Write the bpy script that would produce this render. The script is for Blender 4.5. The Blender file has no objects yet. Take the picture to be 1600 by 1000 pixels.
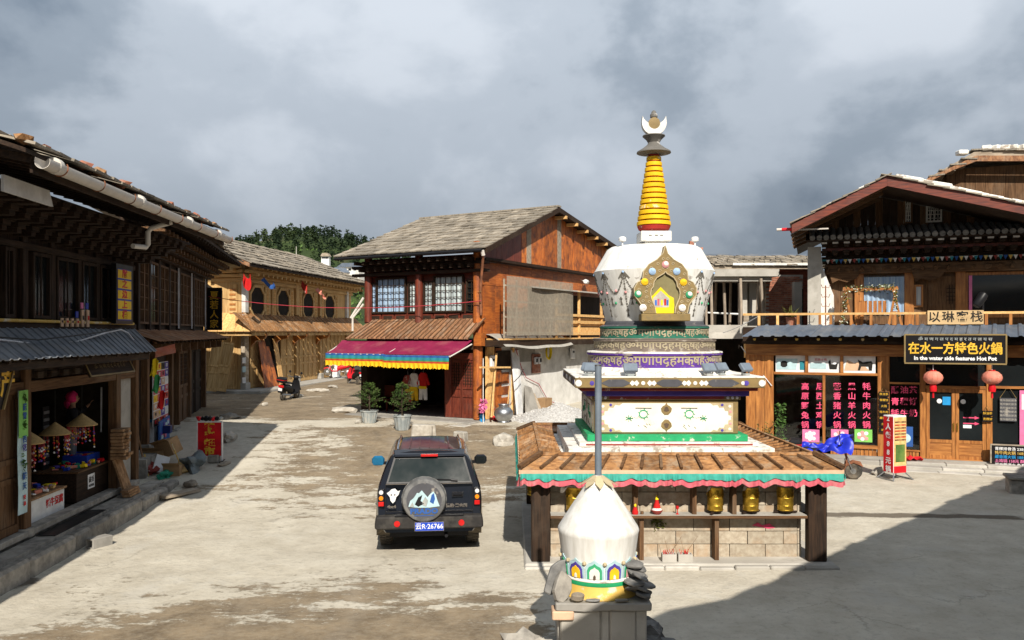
import bpy, bmesh, math, random
from mathutils import Vector, Matrix, noise as mnoise
random.seed(7)
R = math.radians
S = bpy.context.scene
COL = S.collection

# ------------------------------------------------------------------ camera
F, HZ, CH = 1280.0, 520.0, 3.95          # focal length and horizon in photo pixels, eye height in metres
cd = bpy.data.cameras.new('camera'); cam = bpy.data.objects.new('camera', cd); COL.objects.link(cam)
cam.location = (0, 0, CH); cam.rotation_euler = (R(90), 0, 0)
cd.sensor_width = 36; cd.lens = 36 * F / 1600; cd.shift_y = (HZ - 500) / 1600
cd.clip_start = .1; cd.clip_end = 4000
S.camera = cam

# ------------------------------------------------------------------ sun, sky, exposure
SUN_AZ, SUN_EL = R(-7), R(37)            # direction the shadows run (from +Y), height of the sun
sd = Vector((math.sin(SUN_AZ) * math.cos(SUN_EL), math.cos(SUN_AZ) * math.cos(SUN_EL), -math.sin(SUN_EL)))
sl = bpy.data.lights.new('sun', 'SUN'); so = bpy.data.objects.new('sun', sl); COL.objects.link(so)
so.rotation_euler = sd.to_track_quat('-Z', 'Y').to_euler(); so.location = (5, -20, 30)
sl.energy = 5.0; sl.angle = R(.5); sl.color = (1, .93, .82)

W = bpy.data.worlds.new('World'); S.world = W; W.use_nodes = True
nt = W.node_tree; nt.nodes.clear()
def N(t, typ, **kw):
    n = t.nodes.new(typ)
    for k, v in kw.items(): setattr(n, k, v)
    return n
def L(t, a, b): t.links.new(a, b)
def ramp(t, stops, interp='LINEAR'):
    n = N(t, 'ShaderNodeValToRGB'); r = n.color_ramp; r.interpolation = interp
    while len(r.elements) < len(stops): r.elements.new(.5)
    for e, (p, c) in zip(r.elements, stops):
        e.position = p; e.color = (c[0], c[1], c[2], 1) if isinstance(c, (tuple, list)) else (c, c, c, 1)
    return n
def mth(t, op, a, b=None, clamp=False):
    n = N(t, 'ShaderNodeMath', operation=op, use_clamp=clamp)
    for i, q in enumerate((a, b)):
        if q is None: continue
        if isinstance(q, (int, float)): n.inputs[i].default_value = q
        else: L(t, q, n.inputs[i])
    return n.outputs[0]
def mixc(t, fac, a, b, mode='MIX'):
    n = N(t, 'ShaderNodeMix', data_type='RGBA', blend_type=mode)
    if isinstance(fac, (int, float)): n.inputs[0].default_value = fac
    else: L(t, fac, n.inputs[0])
    for i, q in ((6, a), (7, b)):
        if isinstance(q, (tuple, list)): n.inputs[i].default_value = (q[0], q[1], q[2], 1)
        else: L(t, q, n.inputs[i])
    return n.outputs[2]
sky = N(nt, 'ShaderNodeTexSky', sky_type='NISHITA', sun_disc=False, sun_elevation=SUN_EL, sun_rotation=R(180) + SUN_AZ)
sky.altitude = 3200; sky.dust_density = .6
tc = N(nt, 'ShaderNodeTexCoord'); sx = N(nt, 'ShaderNodeSeparateXYZ'); L(nt, tc.outputs['Generated'], sx.inputs[0])
cx = N(nt, 'ShaderNodeMapping'); cx.inputs['Scale'].default_value = (-1, 1, 1.45); cx.inputs['Rotation'].default_value = (0, -.12, -.5); L(nt, tc.outputs['Generated'], cx.inputs[0])
n1 = N(nt, 'ShaderNodeTexNoise'); n1.inputs['Scale'].default_value = 3.4; n1.inputs['Detail'].default_value = 10; n1.inputs['Roughness'].default_value = .53; n1.inputs['Distortion'].default_value = .1
L(nt, cx.outputs[0], n1.inputs['Vector'])
n2 = N(nt, 'ShaderNodeTexNoise'); n2.inputs['Scale'].default_value = 1.7; n2.inputs['Detail'].default_value = 3
mp = N(nt, 'ShaderNodeMapping'); mp.inputs['Location'].default_value = (4.3, 1.7, 0); L(nt, cx.outputs[0], mp.inputs[0]); L(nt, mp.outputs[0], n2.inputs['Vector'])
cl = mth(nt, 'ADD', mth(nt, 'MULTIPLY', n1.outputs[0], .62), mth(nt, 'MULTIPLY', n2.outputs[0], .38))
cr = ramp(nt, [(.37, (.165, .21, .27)), (.455, (.285, .335, .395)), (.53, (.45, .50, .56)), (.62, (.60, .645, .70))], 'EASE')
L(nt, cl, cr.inputs[0])
# the cloud deck is deeper and darker low over the hills
hz = ramp(nt, [(0.0, .46), (.08, .56), (.20, .95), (.36, 1.18)]); L(nt, sx.outputs[2], hz.inputs[0])
cloud = mixc(nt, 1.0, cr.outputs[0], hz.outputs[0], 'MULTIPLY')
bgc = N(nt, 'ShaderNodeBackground'); L(nt, cloud, bgc.inputs[0]); bgc.inputs[1].default_value = .86
bgs = N(nt, 'ShaderNodeBackground'); L(nt, sky.outputs[0], bgs.inputs[0]); bgs.inputs[1].default_value = .055
gap = ramp(nt, [(.40, .97), (.62, .86)]); L(nt, cl, gap.inputs[0])
mxs = N(nt, 'ShaderNodeMixShader'); L(nt, gap.outputs[0], mxs.inputs[0]); L(nt, bgs.outputs[0], mxs.inputs[1]); L(nt, bgc.outputs[0], mxs.inputs[2])
wo = N(nt, 'ShaderNodeOutputWorld'); L(nt, mxs.outputs[0], wo.inputs[0])
S.view_settings.view_transform = 'Standard'; S.view_settings.look = 'None'; S.view_settings.gamma = 1
S.view_settings.exposure = .42
S.render.engine = 'CYCLES'
S.cycles.max_bounces = 6; S.cycles.diffuse_bounces = 3; S.cycles.glossy_bounces = 3; S.cycles.transmission_bounces = 4; S.cycles.transparent_max_bounces = 12
S.cycles.caustics_reflective = False; S.cycles.caustics_refractive = False
try: S.cycles.use_denoising = True
except Exception: pass

# ------------------------------------------------------------------ materials
MATS = {}
def srgb(r, g, b):
    f = lambda c: (c / 255 / 12.92) if c / 255 <= .04045 else ((c / 255 + .055) / 1.055) ** 2.4
    return (f(r), f(g), f(b))
def mat(name, c, c2=None, rough=.75, metal=0, scale=4, stretch=(1, 1, 1), lo=.38, hi=.64, bump=.25, bdist=.01, rand=.1, dirt=None, damt=.6, dscale=1.1, dlo=.5, dhi=.66, spec=.2, coat=0, alpha=1, trans=0, detail=6, sheen=0):
    m = bpy.data.materials.new(name); m.use_nodes = True; t = m.node_tree; t.nodes.clear(); MATS[name] = m
    tc = N(t, 'ShaderNodeTexCoord'); oi = N(t, 'ShaderNodeObjectInfo')
    off = N(t, 'ShaderNodeVectorMath', operation='ADD'); L(t, tc.outputs['Object'], off.inputs[0])
    sc = N(t, 'ShaderNodeVectorMath', operation='SCALE'); sc.inputs[0].default_value = (31.7, 17.3, 23.1); L(t, oi.outputs['Random'], sc.inputs['Scale']); L(t, sc.outputs[0], off.inputs[1])
    mp = N(t, 'ShaderNodeMapping'); mp.inputs['Scale'].default_value = [scale * s for s in stretch]; L(t, off.outputs[0], mp.inputs[0])
    nz = N(t, 'ShaderNodeTexNoise'); nz.inputs['Scale'].default_value = 1; nz.inputs['Detail'].default_value = detail; nz.inputs['Roughness'].default_value = .6; L(t, mp.outputs[0], nz.inputs['Vector'])
    if c2 is None: c2 = tuple(x * .72 for x in c)
    r = ramp(t, [(lo, c2), (hi, c)]); L(t, nz.outputs[0], r.inputs[0]); col = r.outputs[0]
    if dirt is not None:
        n2 = N(t, 'ShaderNodeTexNoise'); n2.inputs['Scale'].default_value = dscale; n2.inputs['Detail'].default_value = 8; n2.inputs['Roughness'].default_value = .68; L(t, off.outputs[0], n2.inputs['Vector'])
        r2 = ramp(t, [(dlo, 0.0), (dhi, damt)]); L(t, n2.outputs[0], r2.inputs[0]); col = mixc(t, r2.outputs[0], col, dirt)
    if rand:
        hs = N(t, 'ShaderNodeHueSaturation'); mr = N(t, 'ShaderNodeMapRange'); mr.inputs[3].default_value = 1 - rand; mr.inputs[4].default_value = 1 + rand
        L(t, oi.outputs['Random'], mr.inputs[0]); L(t, mr.outputs[0], hs.inputs['Value']); L(t, col, hs.inputs['Color']); col = hs.outputs[0]
    b = N(t, 'ShaderNodeBsdfPrincipled'); L(t, col, b.inputs['Base Color']); b.inputs['Metallic'].default_value = metal
    b.inputs['Specular IOR Level'].default_value = spec; b.inputs['Coat Weight'].default_value = coat; b.inputs['Alpha'].default_value = alpha; b.inputs['Transmission Weight'].default_value = trans
    if sheen: b.inputs['Sheen Weight'].default_value = sheen
    rr = N(t, 'ShaderNodeMapRange'); rr.inputs[3].default_value = min(1, rough + .12); rr.inputs[4].default_value = max(.02, rough - .1); L(t, nz.outputs[0], rr.inputs[0]); L(t, rr.outputs[0], b.inputs['Roughness'])
    if bump:
        bp = N(t, 'ShaderNodeBump'); bp.inputs['Strength'].default_value = bump; bp.inputs['Distance'].default_value = bdist; L(t, nz.outputs[0], bp.inputs['Height']); L(t, bp.outputs[0], b.inputs['Normal'])
    o = N(t, 'ShaderNodeOutputMaterial'); L(t, b.outputs[0], o.inputs[0])
    return m
V = (9, 9, .7); H = (.7, 9, 9); HY = (9, .7, 9)      # grain along z, x, y
GREYDUST = (.36, .32, .27)
# woods
mat('wood_dark_v', (.042, .023, .013), (.016, .01, .007), scale=3, stretch=V, dirt=(.07, .052, .038), damt=.4)
mat('wood_dark_h', (.042, .023, .013), (.016, .01, .007), scale=3, stretch=H, dirt=(.07, .052, .038), damt=.4)
mat('wood_brown_v', (.16, .085, .04), (.075, .038, .018), scale=3, stretch=V, dirt=(.17, .13, .09), damt=.4)
mat('wood_brown_h', (.16, .085, .04), (.075, .038, .018), scale=3, stretch=H, dirt=(.17, .13, .09), damt=.4)
mat('wood_red_v', (.19, .040, .020), (.075, .016, .011), rough=.45, scale=3, stretch=V, spec=.4, dirt=(.16, .07, .05), damt=.4)
mat('wood_red_h', (.19, .040, .020), (.075, .016, .011), rough=.45, scale=3, stretch=H, spec=.4, dirt=(.16, .07, .05), damt=.4)
mat('wood_orange_v', (.60, .185, .03), (.24, .05, .012), rough=.5, scale=2.6, stretch=(6, 6, .8), lo=.3, hi=.7, rand=.3, dirt=(.12, .035, .018), damt=.8, dscale=2.6, dlo=.46, dhi=.62, spec=.4)
mat('wood_orange_h', (.54, .165, .03), (.22, .05, .013), rough=.5, scale=2.6, stretch=(.8, 6, 6), lo=.3, hi=.7, rand=.2, dirt=(.13, .05, .025), damt=.7, dscale=1.6, dlo=.46, spec=.4)
mat('wood_orange_y', (.52, .155, .03), (.22, .05, .013), rough=.5, scale=2.6, stretch=(6, .8, 6), lo=.3, hi=.7, rand=.2, dirt=(.13, .05, .025), damt=.7, dscale=1.6, dlo=.46, spec=.4)
mat('wood_honey_v', (.47, .20, .055), (.24, .085, .02), rough=.4, scale=2.6, stretch=(7, 7, .6), rand=.08, spec=.4, dirt=(.22, .09, .03), damt=.5)
mat('wood_honey_h', (.47, .20, .055), (.24, .085, .02), rough=.4, scale=2.6, stretch=(.6, 7, 7), rand=.08, spec=.4, dirt=(.22, .09, .03), damt=.5)
mat('pine_v', (.60, .41, .19), (.38, .225, .085), rough=.65, scale=2.4, stretch=(8, 8, .5), rand=.1, dirt=(.36, .23, .11), damt=.35)
mat('pine_h', (.60, .41, .19), (.38, .225, .085), rough=.65, scale=2.4, stretch=(.5, .5, 8), rand=.1, dirt=(.36, .23, .11), damt=.35)
mat('pine_fresh', (.74, .47, .20), (.58, .33, .12), rough=.6, scale=3, stretch=(3, 3, 3), rand=.12)
mat('shake', (.36, .315, .25), (.17, .145, .115), rough=.9, scale=2.2, stretch=(10, .6, 3), lo=.3, hi=.7, rand=.28, bump=.5, dirt=(.11, .10, .085), damt=.6, dscale=2.5)
mat('shake_brown', (.33, .17, .085), (.15, .07, .04), rough=.85, scale=2.4, stretch=(8, .8, 3), rand=.22, bump=.4, dirt=(.30, .25, .19), damt=.5, dscale=2)
mat('slat', (.36, .185, .075), (.17, .08, .033), rough=.75, scale=5, stretch=(2, 5, 2), rand=.3, dirt=(.38, .31, .22), damt=.55, dscale=3.5)
mat('plank_grey', (.42, .36, .28), (.25, .20, .15), rough=.85, scale=3, stretch=(.8, 8, 3), rand=.2)
mat('log', (.36, .22, .12), (.18, .10, .05), rough=.8, scale=5, rand=.2)
# masonry
mat('white_paint', (.72, .71, .68), (.53, .51, .465), rough=.7, scale=4, stretch=(2.2, 2.2, .35), lo=.3, hi=.6, rand=0, bump=.3, dirt=(.40, .37, .33), damt=.55, dscale=2.4, dlo=.55, dhi=.75)
mat('white_chip', (.80, .78, .74), (.66, .62, .55), rough=.7, scale=3, rand=0, bump=.3, dirt=(.30, .255, .21), damt=.9, dscale=3.2, dlo=.53, dhi=.6)
mat('white_ink', (.74, .73, .695), (.56, .54, .49), rough=.7, scale=3.4, stretch=(2, 2, .4), lo=.3, hi=.58, rand=0, bump=.3, dirt=(.26, .23, .2), damt=.8, dscale=4.5, dlo=.60, dhi=.66)
mat('cream_panel', (.78, .75, .66), (.70, .66, .56), rough=.7, scale=3, rand=0, bump=.1, dirt=(.5, .44, .34), damt=.5, dscale=2, dlo=.58)
mat('plaster', (.70, .69, .66), (.56, .55, .52), rough=.9, scale=2.2, rand=0, bump=.4, dirt=(.27, .26, .245), damt=.6, dscale=.8)
mat('concrete', (.38, .36, .325), (.26, .245, .22), rough=.9, scale=3, rand=.1, bump=.45, dirt=(.20, .185, .16), damt=.5, dscale=1.5)
mat('concrete_pale', (.50, .475, .43), (.36, .34, .30), rough=.9, scale=3, rand=.1, bump=.45, dirt=(.24, .22, .19), damt=.6, dscale=1.5)
mat('block', (.44, .385, .30), (.32, .265, .20), rough=.92, scale=12, rand=.13, bump=.6, dirt=(.40, .235, .115), damt=.5, dscale=1.4, dlo=.5)
mat('stone', (.34, .315, .275), (.19, .175, .155), rough=.9, scale=5, rand=.18, bump=.6, bdist=.02)
mat('stone_pale', (.47, .44, .385), (.31, .285, .245), rough=.9, scale=6, rand=.14, bump=.6, bdist=.02, dirt=(.28, .235, .18), damt=.5)
mat('slate', (.23, .225, .215), (.12, .118, .115), rough=.8, scale=6, stretch=(1, 1, 4), rand=.2, bump=.6)
mat('mud_stone', (.36, .31, .245), (.21, .175, .135), rough=.95, scale=5, rand=.15, bump=.6, bdist=.02)
mat('gravel', (.55, .54, .52), (.36, .35, .335), rough=.95, scale=14, rand=.1, bump=.7, bdist=.03)
mat('brick', (.40, .165, .10), (.26, .10, .065), rough=.9, scale=7, rand=.22, bump=.4, dirt=(.42, .33, .27), damt=.5, dscale=2.5)
mat('mortar', (.42, .38, .33), (.30, .27, .235), rough=.95, scale=6, rand=0)
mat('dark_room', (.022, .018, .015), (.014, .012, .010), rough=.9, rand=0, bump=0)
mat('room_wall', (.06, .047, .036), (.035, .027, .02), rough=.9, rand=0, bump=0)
# paints
def paint(name, c, rough=.6, **kw):
    kw.setdefault('c2', tuple(x * .78 for x in c)); kw.setdefault('rand', 0); kw.setdefault('bump', .12)
    return mat(name, c, rough=rough, **kw)
chip = dict(dirt=(.62, .57, .49), damt=.85, dscale=4.5, dlo=.60, dhi=.65)
paint('green_paint', (.022, .33, .13), **chip)
paint('yellow_paint', (.85, .50, .012), dirt=(.80, .70, .52), damt=.8, dscale=5, dlo=.63, dhi=.68)
paint('red_paint', (.42, .035, .025), **chip)
paint('maroon_paint', (.30, .055, .045), **chip)
paint('purple_ring', (.115, .045, .29), dirt=(.36, .31, .25), damt=.8, dscale=4.5, dlo=.58, dhi=.64)
paint('green_ring', (.03, .155, .105), dirt=(.25, .22, .17), damt=.7, dscale=4, dlo=.6, dhi=.68)
paint('brown_ring', (.20, .16, .13), dirt=(.42, .38, .32), damt=.8, dscale=4, dlo=.54, dhi=.62)
paint('slate_paint', (.085, .085, .095), dirt=(.40, .36, .30), damt=.6, dscale=5, dlo=.6, dhi=.66)
paint('gold_paint', (.25, .175, .072), rough=.5, dirt=(.15, .12, .07), damt=.6, dscale=9, dlo=.52)
paint('gold_pale', (.52, .43, .27), rough=.6, dirt=(.26, .2, .12), damt=.6, dscale=8, dlo=.52)
paint('gold_text', (.40, .34, .23), rough=.6)
paint('olive_base', (.21, .18, .085))
paint('ochre', (.66, .43, .10), dirt=(.60, .56, .48), damt=.8, dscale=5, dlo=.54, dhi=.62)
paint('grey_finial', (.16, .15, .135), dirt=(.5, .48, .45), damt=.7, dscale=5, dlo=.6)
paint('ink_brown', (.11, .075, .05)); paint('ink_grey', (.17, .155, .13))
paint('blue_dot', (.36, .52, .75)); paint('pink_dot', (.70, .32, .32)); paint('white_dot', (.80, .76, .72)); paint('yellow_dot', (.85, .52, .02)); paint('green_dot', (.05, .36, .17)); paint('indigo', (.09, .06, .34))
paint('yellow_cloth', (.85, .62, .02), rough=.8); paint('red_cloth', (.55, .015, .015), rough=.8); paint('blue_cloth', (.05, .15, .5), rough=.8); paint('green_cloth', (.05, .3, .10), rough=.8)
paint('pink_cloth', (.60, .125, .16), rough=.8, scale=9, dirt=(.45, .25, .22), damt=.5, dscale=5); paint('teal_cloth', (.055, .37, .30), rough=.8, scale=9, dirt=(.12, .28, .22), damt=.5, dscale=5)
paint('awning_magenta', (.235, .015, .06), rough=.75, scale=2, dirt=(.34, .12, .12), damt=.35, dscale=1.5)
paint('fringe_yellow', (.85, .49, .015), rough=.7, scale=10); paint('stripe_blue', (.03, .10, .33)); paint('stripe_teal', (.03, .24, .30)); paint('stripe_green', (.05, .25, .09)); paint('stripe_red', (.5, .06, .03))
paint('peach_board', (.66, .44, .29), rough=.8)
paint('lantern_red', (.70, .24, .17), rough=.55, dirt=(.7, .42, .33), damt=.5, dscale=6)
paint('sign_red', (.62, .012, .02), rough=.4); paint('sign_black', (.012, .011, .012), rough=.35); paint('sign_yellow', (.85, .56, .02), rough=.5); paint('sign_white', (.80, .80, .80), rough=.45); paint('sign_pink', (.80, .09, .20), rough=.5); paint('letter_gold', (.80, .47, .05), rough=.4); paint('sign_blue', (.02, .06, .42), rough=.4); paint('sign_green', (.22, .55, .12), rough=.5); paint('sign_ink', (.02, .018, .016), rough=.6); paint('plate_blue', (.02, .07, .50), rough=.35)
paint('sign_wood', (.60, .42, .22), rough=.6, scale=3, stretch=(.6, 6, 6)); paint('ice_blue', (.45, .62, .66), rough=.5)
paint('plastic_white', (.78, .78, .77), rough=.4); paint('plastic_red', (.60, .02, .03), rough=.35); paint('plastic_blue', (.03, .30, .65), rough=.35); paint('plastic_green', (.03, .28, .18), rough=.4); paint('plastic_grey', (.30, .33, .33), rough=.5, dirt=(.42, .38, .32), damt=.6, dscale=4); paint('plastic_black', (.014, .014, .016), rough=.4); paint('plastic_pink', (.75, .2, .4), rough=.5); paint('navy', (.02, .03, .14), rough=.5)
paint('cardboard', (.40, .25, .13), rough=.85, rand=.15); paint('cardboard_dark', (.28, .16, .085), rough=.85)
paint('tarp_blue', (.012, .03, .52), rough=.42, scale=5, spec=.5); paint('bag_grey', (.17, .20, .21), rough=.35, scale=9, bump=.5)
paint('straw', (.55, .37, .16), rough=.85, scale=20, bump=.5); paint('skin', (.40, .22, .14), rough=.55); paint('jeans', (.20, .21, .24), rough=.85, scale=10); paint('jacket_dark', (.016, .015, .018), rough=.85); paint('scarf_pink', (.70, .03, .16), rough=.8, scale=8); paint('hair_black', (.012, .01, .009), rough=.5)
paint('rope_yellow', (.80, .60, .02), rough=.6); paint('wire_red', (.45, .05, .07), rough=.6); paint('wire_black', (.02, .02, .02), rough=.5); paint('wire_white', (.7, .7, .72), rough=.5); paint('bamboo_pole', (.33, .27, .21), rough=.8, scale=5, rand=.15)
paint('netting', (.34, .30, .235), rough=.9, alpha=.7, scale=8); paint('sheet_grey', (.42, .40, .36), rough=.6, scale=4, dirt=(.3, .27, .22), damt=.6, dscale=2)
# metals, glass, car
mat('tin_blue', (.135, .165, .215), (.10, .125, .165), rough=.45, metal=.25, scale=2, rand=.06, bump=.05, dirt=(.25, .24, .22), damt=.4, dscale=1.3)
mat('tin_grey', (.26, .28, .31), (.17, .185, .21), rough=.65, metal=.1, scale=1.6, rand=.16, bump=.1, dirt=(.30, .27, .235), damt=.5, dscale=.9)
mat('steel', (.42, .44, .46), (.30, .31, .33), rough=.35, metal=.9, scale=5, rand=0, bump=.02)
mat('pole_grey', (.19, .23, .275), (.15, .18, .22), rough=.4, metal=.2, scale=5, rand=0, bump=.02)
mat('brass', (.62, .40, .055), (.40, .24, .03), rough=.36, metal=.85, scale=14, rand=.06, bump=.7, bdist=.012)
mat('pvc', (.66, .63, .58), (.54, .50, .45), rough=.5, scale=2, rand=.06, bump=.03, dirt=(.42, .35, .27), damt=.55, dscale=2)
mat('rust', (.30, .12, .06), (.16, .07, .04), rough=.8, scale=6, rand=.1)
mat('car_paint', (.008, .010, .017), (.006, .008, .013), rough=.16, scale=2, rand=0, bump=0, coat=.35, spec=.35, dirt=(.05, .047, .045), damt=.12, dscale=1.2, dlo=.4, dhi=.75)
mat('car_roof', (.035, .016, .016), (.022, .012, .013), rough=.35, scale=2, rand=0, bump=0, coat=.4, dirt=(.20, .17, .15), damt=.4, dscale=1.5, dlo=.4)
mat('car_dusty', (.018, .017, .017), (.035, .032, .03), rough=.65, scale=4, rand=0, bump=.1, dirt=(.11, .10, .085), damt=.4, dscale=2.5, dlo=.5)
mat('mud_flare', (.30, .25, .18), (.16, .135, .10), rough=.85, scale=4, rand=0, dirt=(.06, .055, .05), damt=.6, dscale=2)
mat('tyre', (.035, .033, .031), (.10, .09, .075), rough=.9, scale=6, rand=0, dirt=(.24, .20, .15), damt=.7, dscale=4, dlo=.45)
mat('tyre_cover', (.17, .17, .17), (.09, .09, .09), rough=.6, scale=6, rand=0, bump=.2, dirt=(.2, .19, .17), damt=.6, dscale=3)
mat('chrome', (.6, .6, .62), (.5, .5, .52), rough=.2, metal=1, rand=0, bump=0)
mat('glass_dark', (.012, .015, .016), (.008, .01, .011), rough=.06, scale=1, rand=0, bump=.02, spec=.6)
mat('glass_car', (.006, .014, .015), (.004, .009, .010), rough=.08, scale=2, rand=0, bump=0, spec=.22, dirt=(.018, .021, .021), damt=.3, dscale=2, dlo=.4)
def clear_glass():
    m = bpy.data.materials.new('glass_clear'); m.use_nodes = True; t = m.node_tree; t.nodes.clear(); MATS['glass_clear'] = m
    a = N(t, 'ShaderNodeBsdfTransparent'); a.inputs[0].default_value = (.95, .97, .97, 1); b = N(t, 'ShaderNodeBsdfGlossy'); b.inputs['Roughness'].default_value = .03
    f = N(t, 'ShaderNodeLayerWeight'); f.inputs[0].default_value = .5; x = N(t, 'ShaderNodeMixShader'); L(t, mth(t, 'ADD', mth(t, 'MULTIPLY', mth(t, 'POWER', f.outputs['Facing'], 5), .7), .035), x.inputs[0]); L(t, a.outputs[0], x.inputs[1]); L(t, b.outputs[0], x.inputs[2]); o = N(t, 'ShaderNodeOutputMaterial'); L(t, x.outputs[0], o.inputs[0])
clear_glass()
mat('lamp_red', (.50, .015, .015), (.40, .01, .01), rough=.15, rand=0, bump=0, coat=.5); mat('lamp_amber', (.85, .26, .01), (.75, .2, .01), rough=.15, rand=0, bump=0, coat=.5); mat('lamp_white', (.7, .7, .7), rough=.1, rand=0, bump=0, coat=.5)
mat('mirror_sky_paint', (.03, .22, .42), (.02, .16, .33), rough=.1, metal=.5, rand=0, bump=0)  # sky reflection of the left car mirror, painted in as blue
mat('curtain_white', (.68, .70, .70), (.42, .45, .47), rough=.85, scale=5, stretch=(7, 1, .15), rand=0, bump=.3)
mat('curtain_blue', (.55, .66, .80), (.30, .40, .60), rough=.85, scale=5, stretch=(7, 1, .15), rand=0, bump=.3)
mat('leaf', (.12, .215, .05), (.05, .105, .024), rough=.6, scale=3, rand=.1, bump=0, dirt=(.14, .17, .04), damt=.6, dscale=3)
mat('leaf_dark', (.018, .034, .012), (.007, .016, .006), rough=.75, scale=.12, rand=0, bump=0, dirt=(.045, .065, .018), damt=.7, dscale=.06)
mat('leaf_dry', (.13, .14, .035), (.07, .075, .02), rough=.7, scale=3, rand=.1, bump=0, dirt=(.24, .19, .05), damt=.5, dscale=4)
mat('flower_white', (.72, .72, .62), (.5, .55, .4), rough=.7, rand=.1, bump=0)
mat('hill_grass', (.050, .075, .022), (.022, .038, .012), rough=.95, scale=.06, rand=0, bump=.3, bdist=1, dirt=(.115, .095, .055), damt=.7, dscale=.035, dlo=.55)
mat('bark', (.10, .075, .05), (.05, .036, .025), rough=.9, scale=6, rand=.1)
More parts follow.
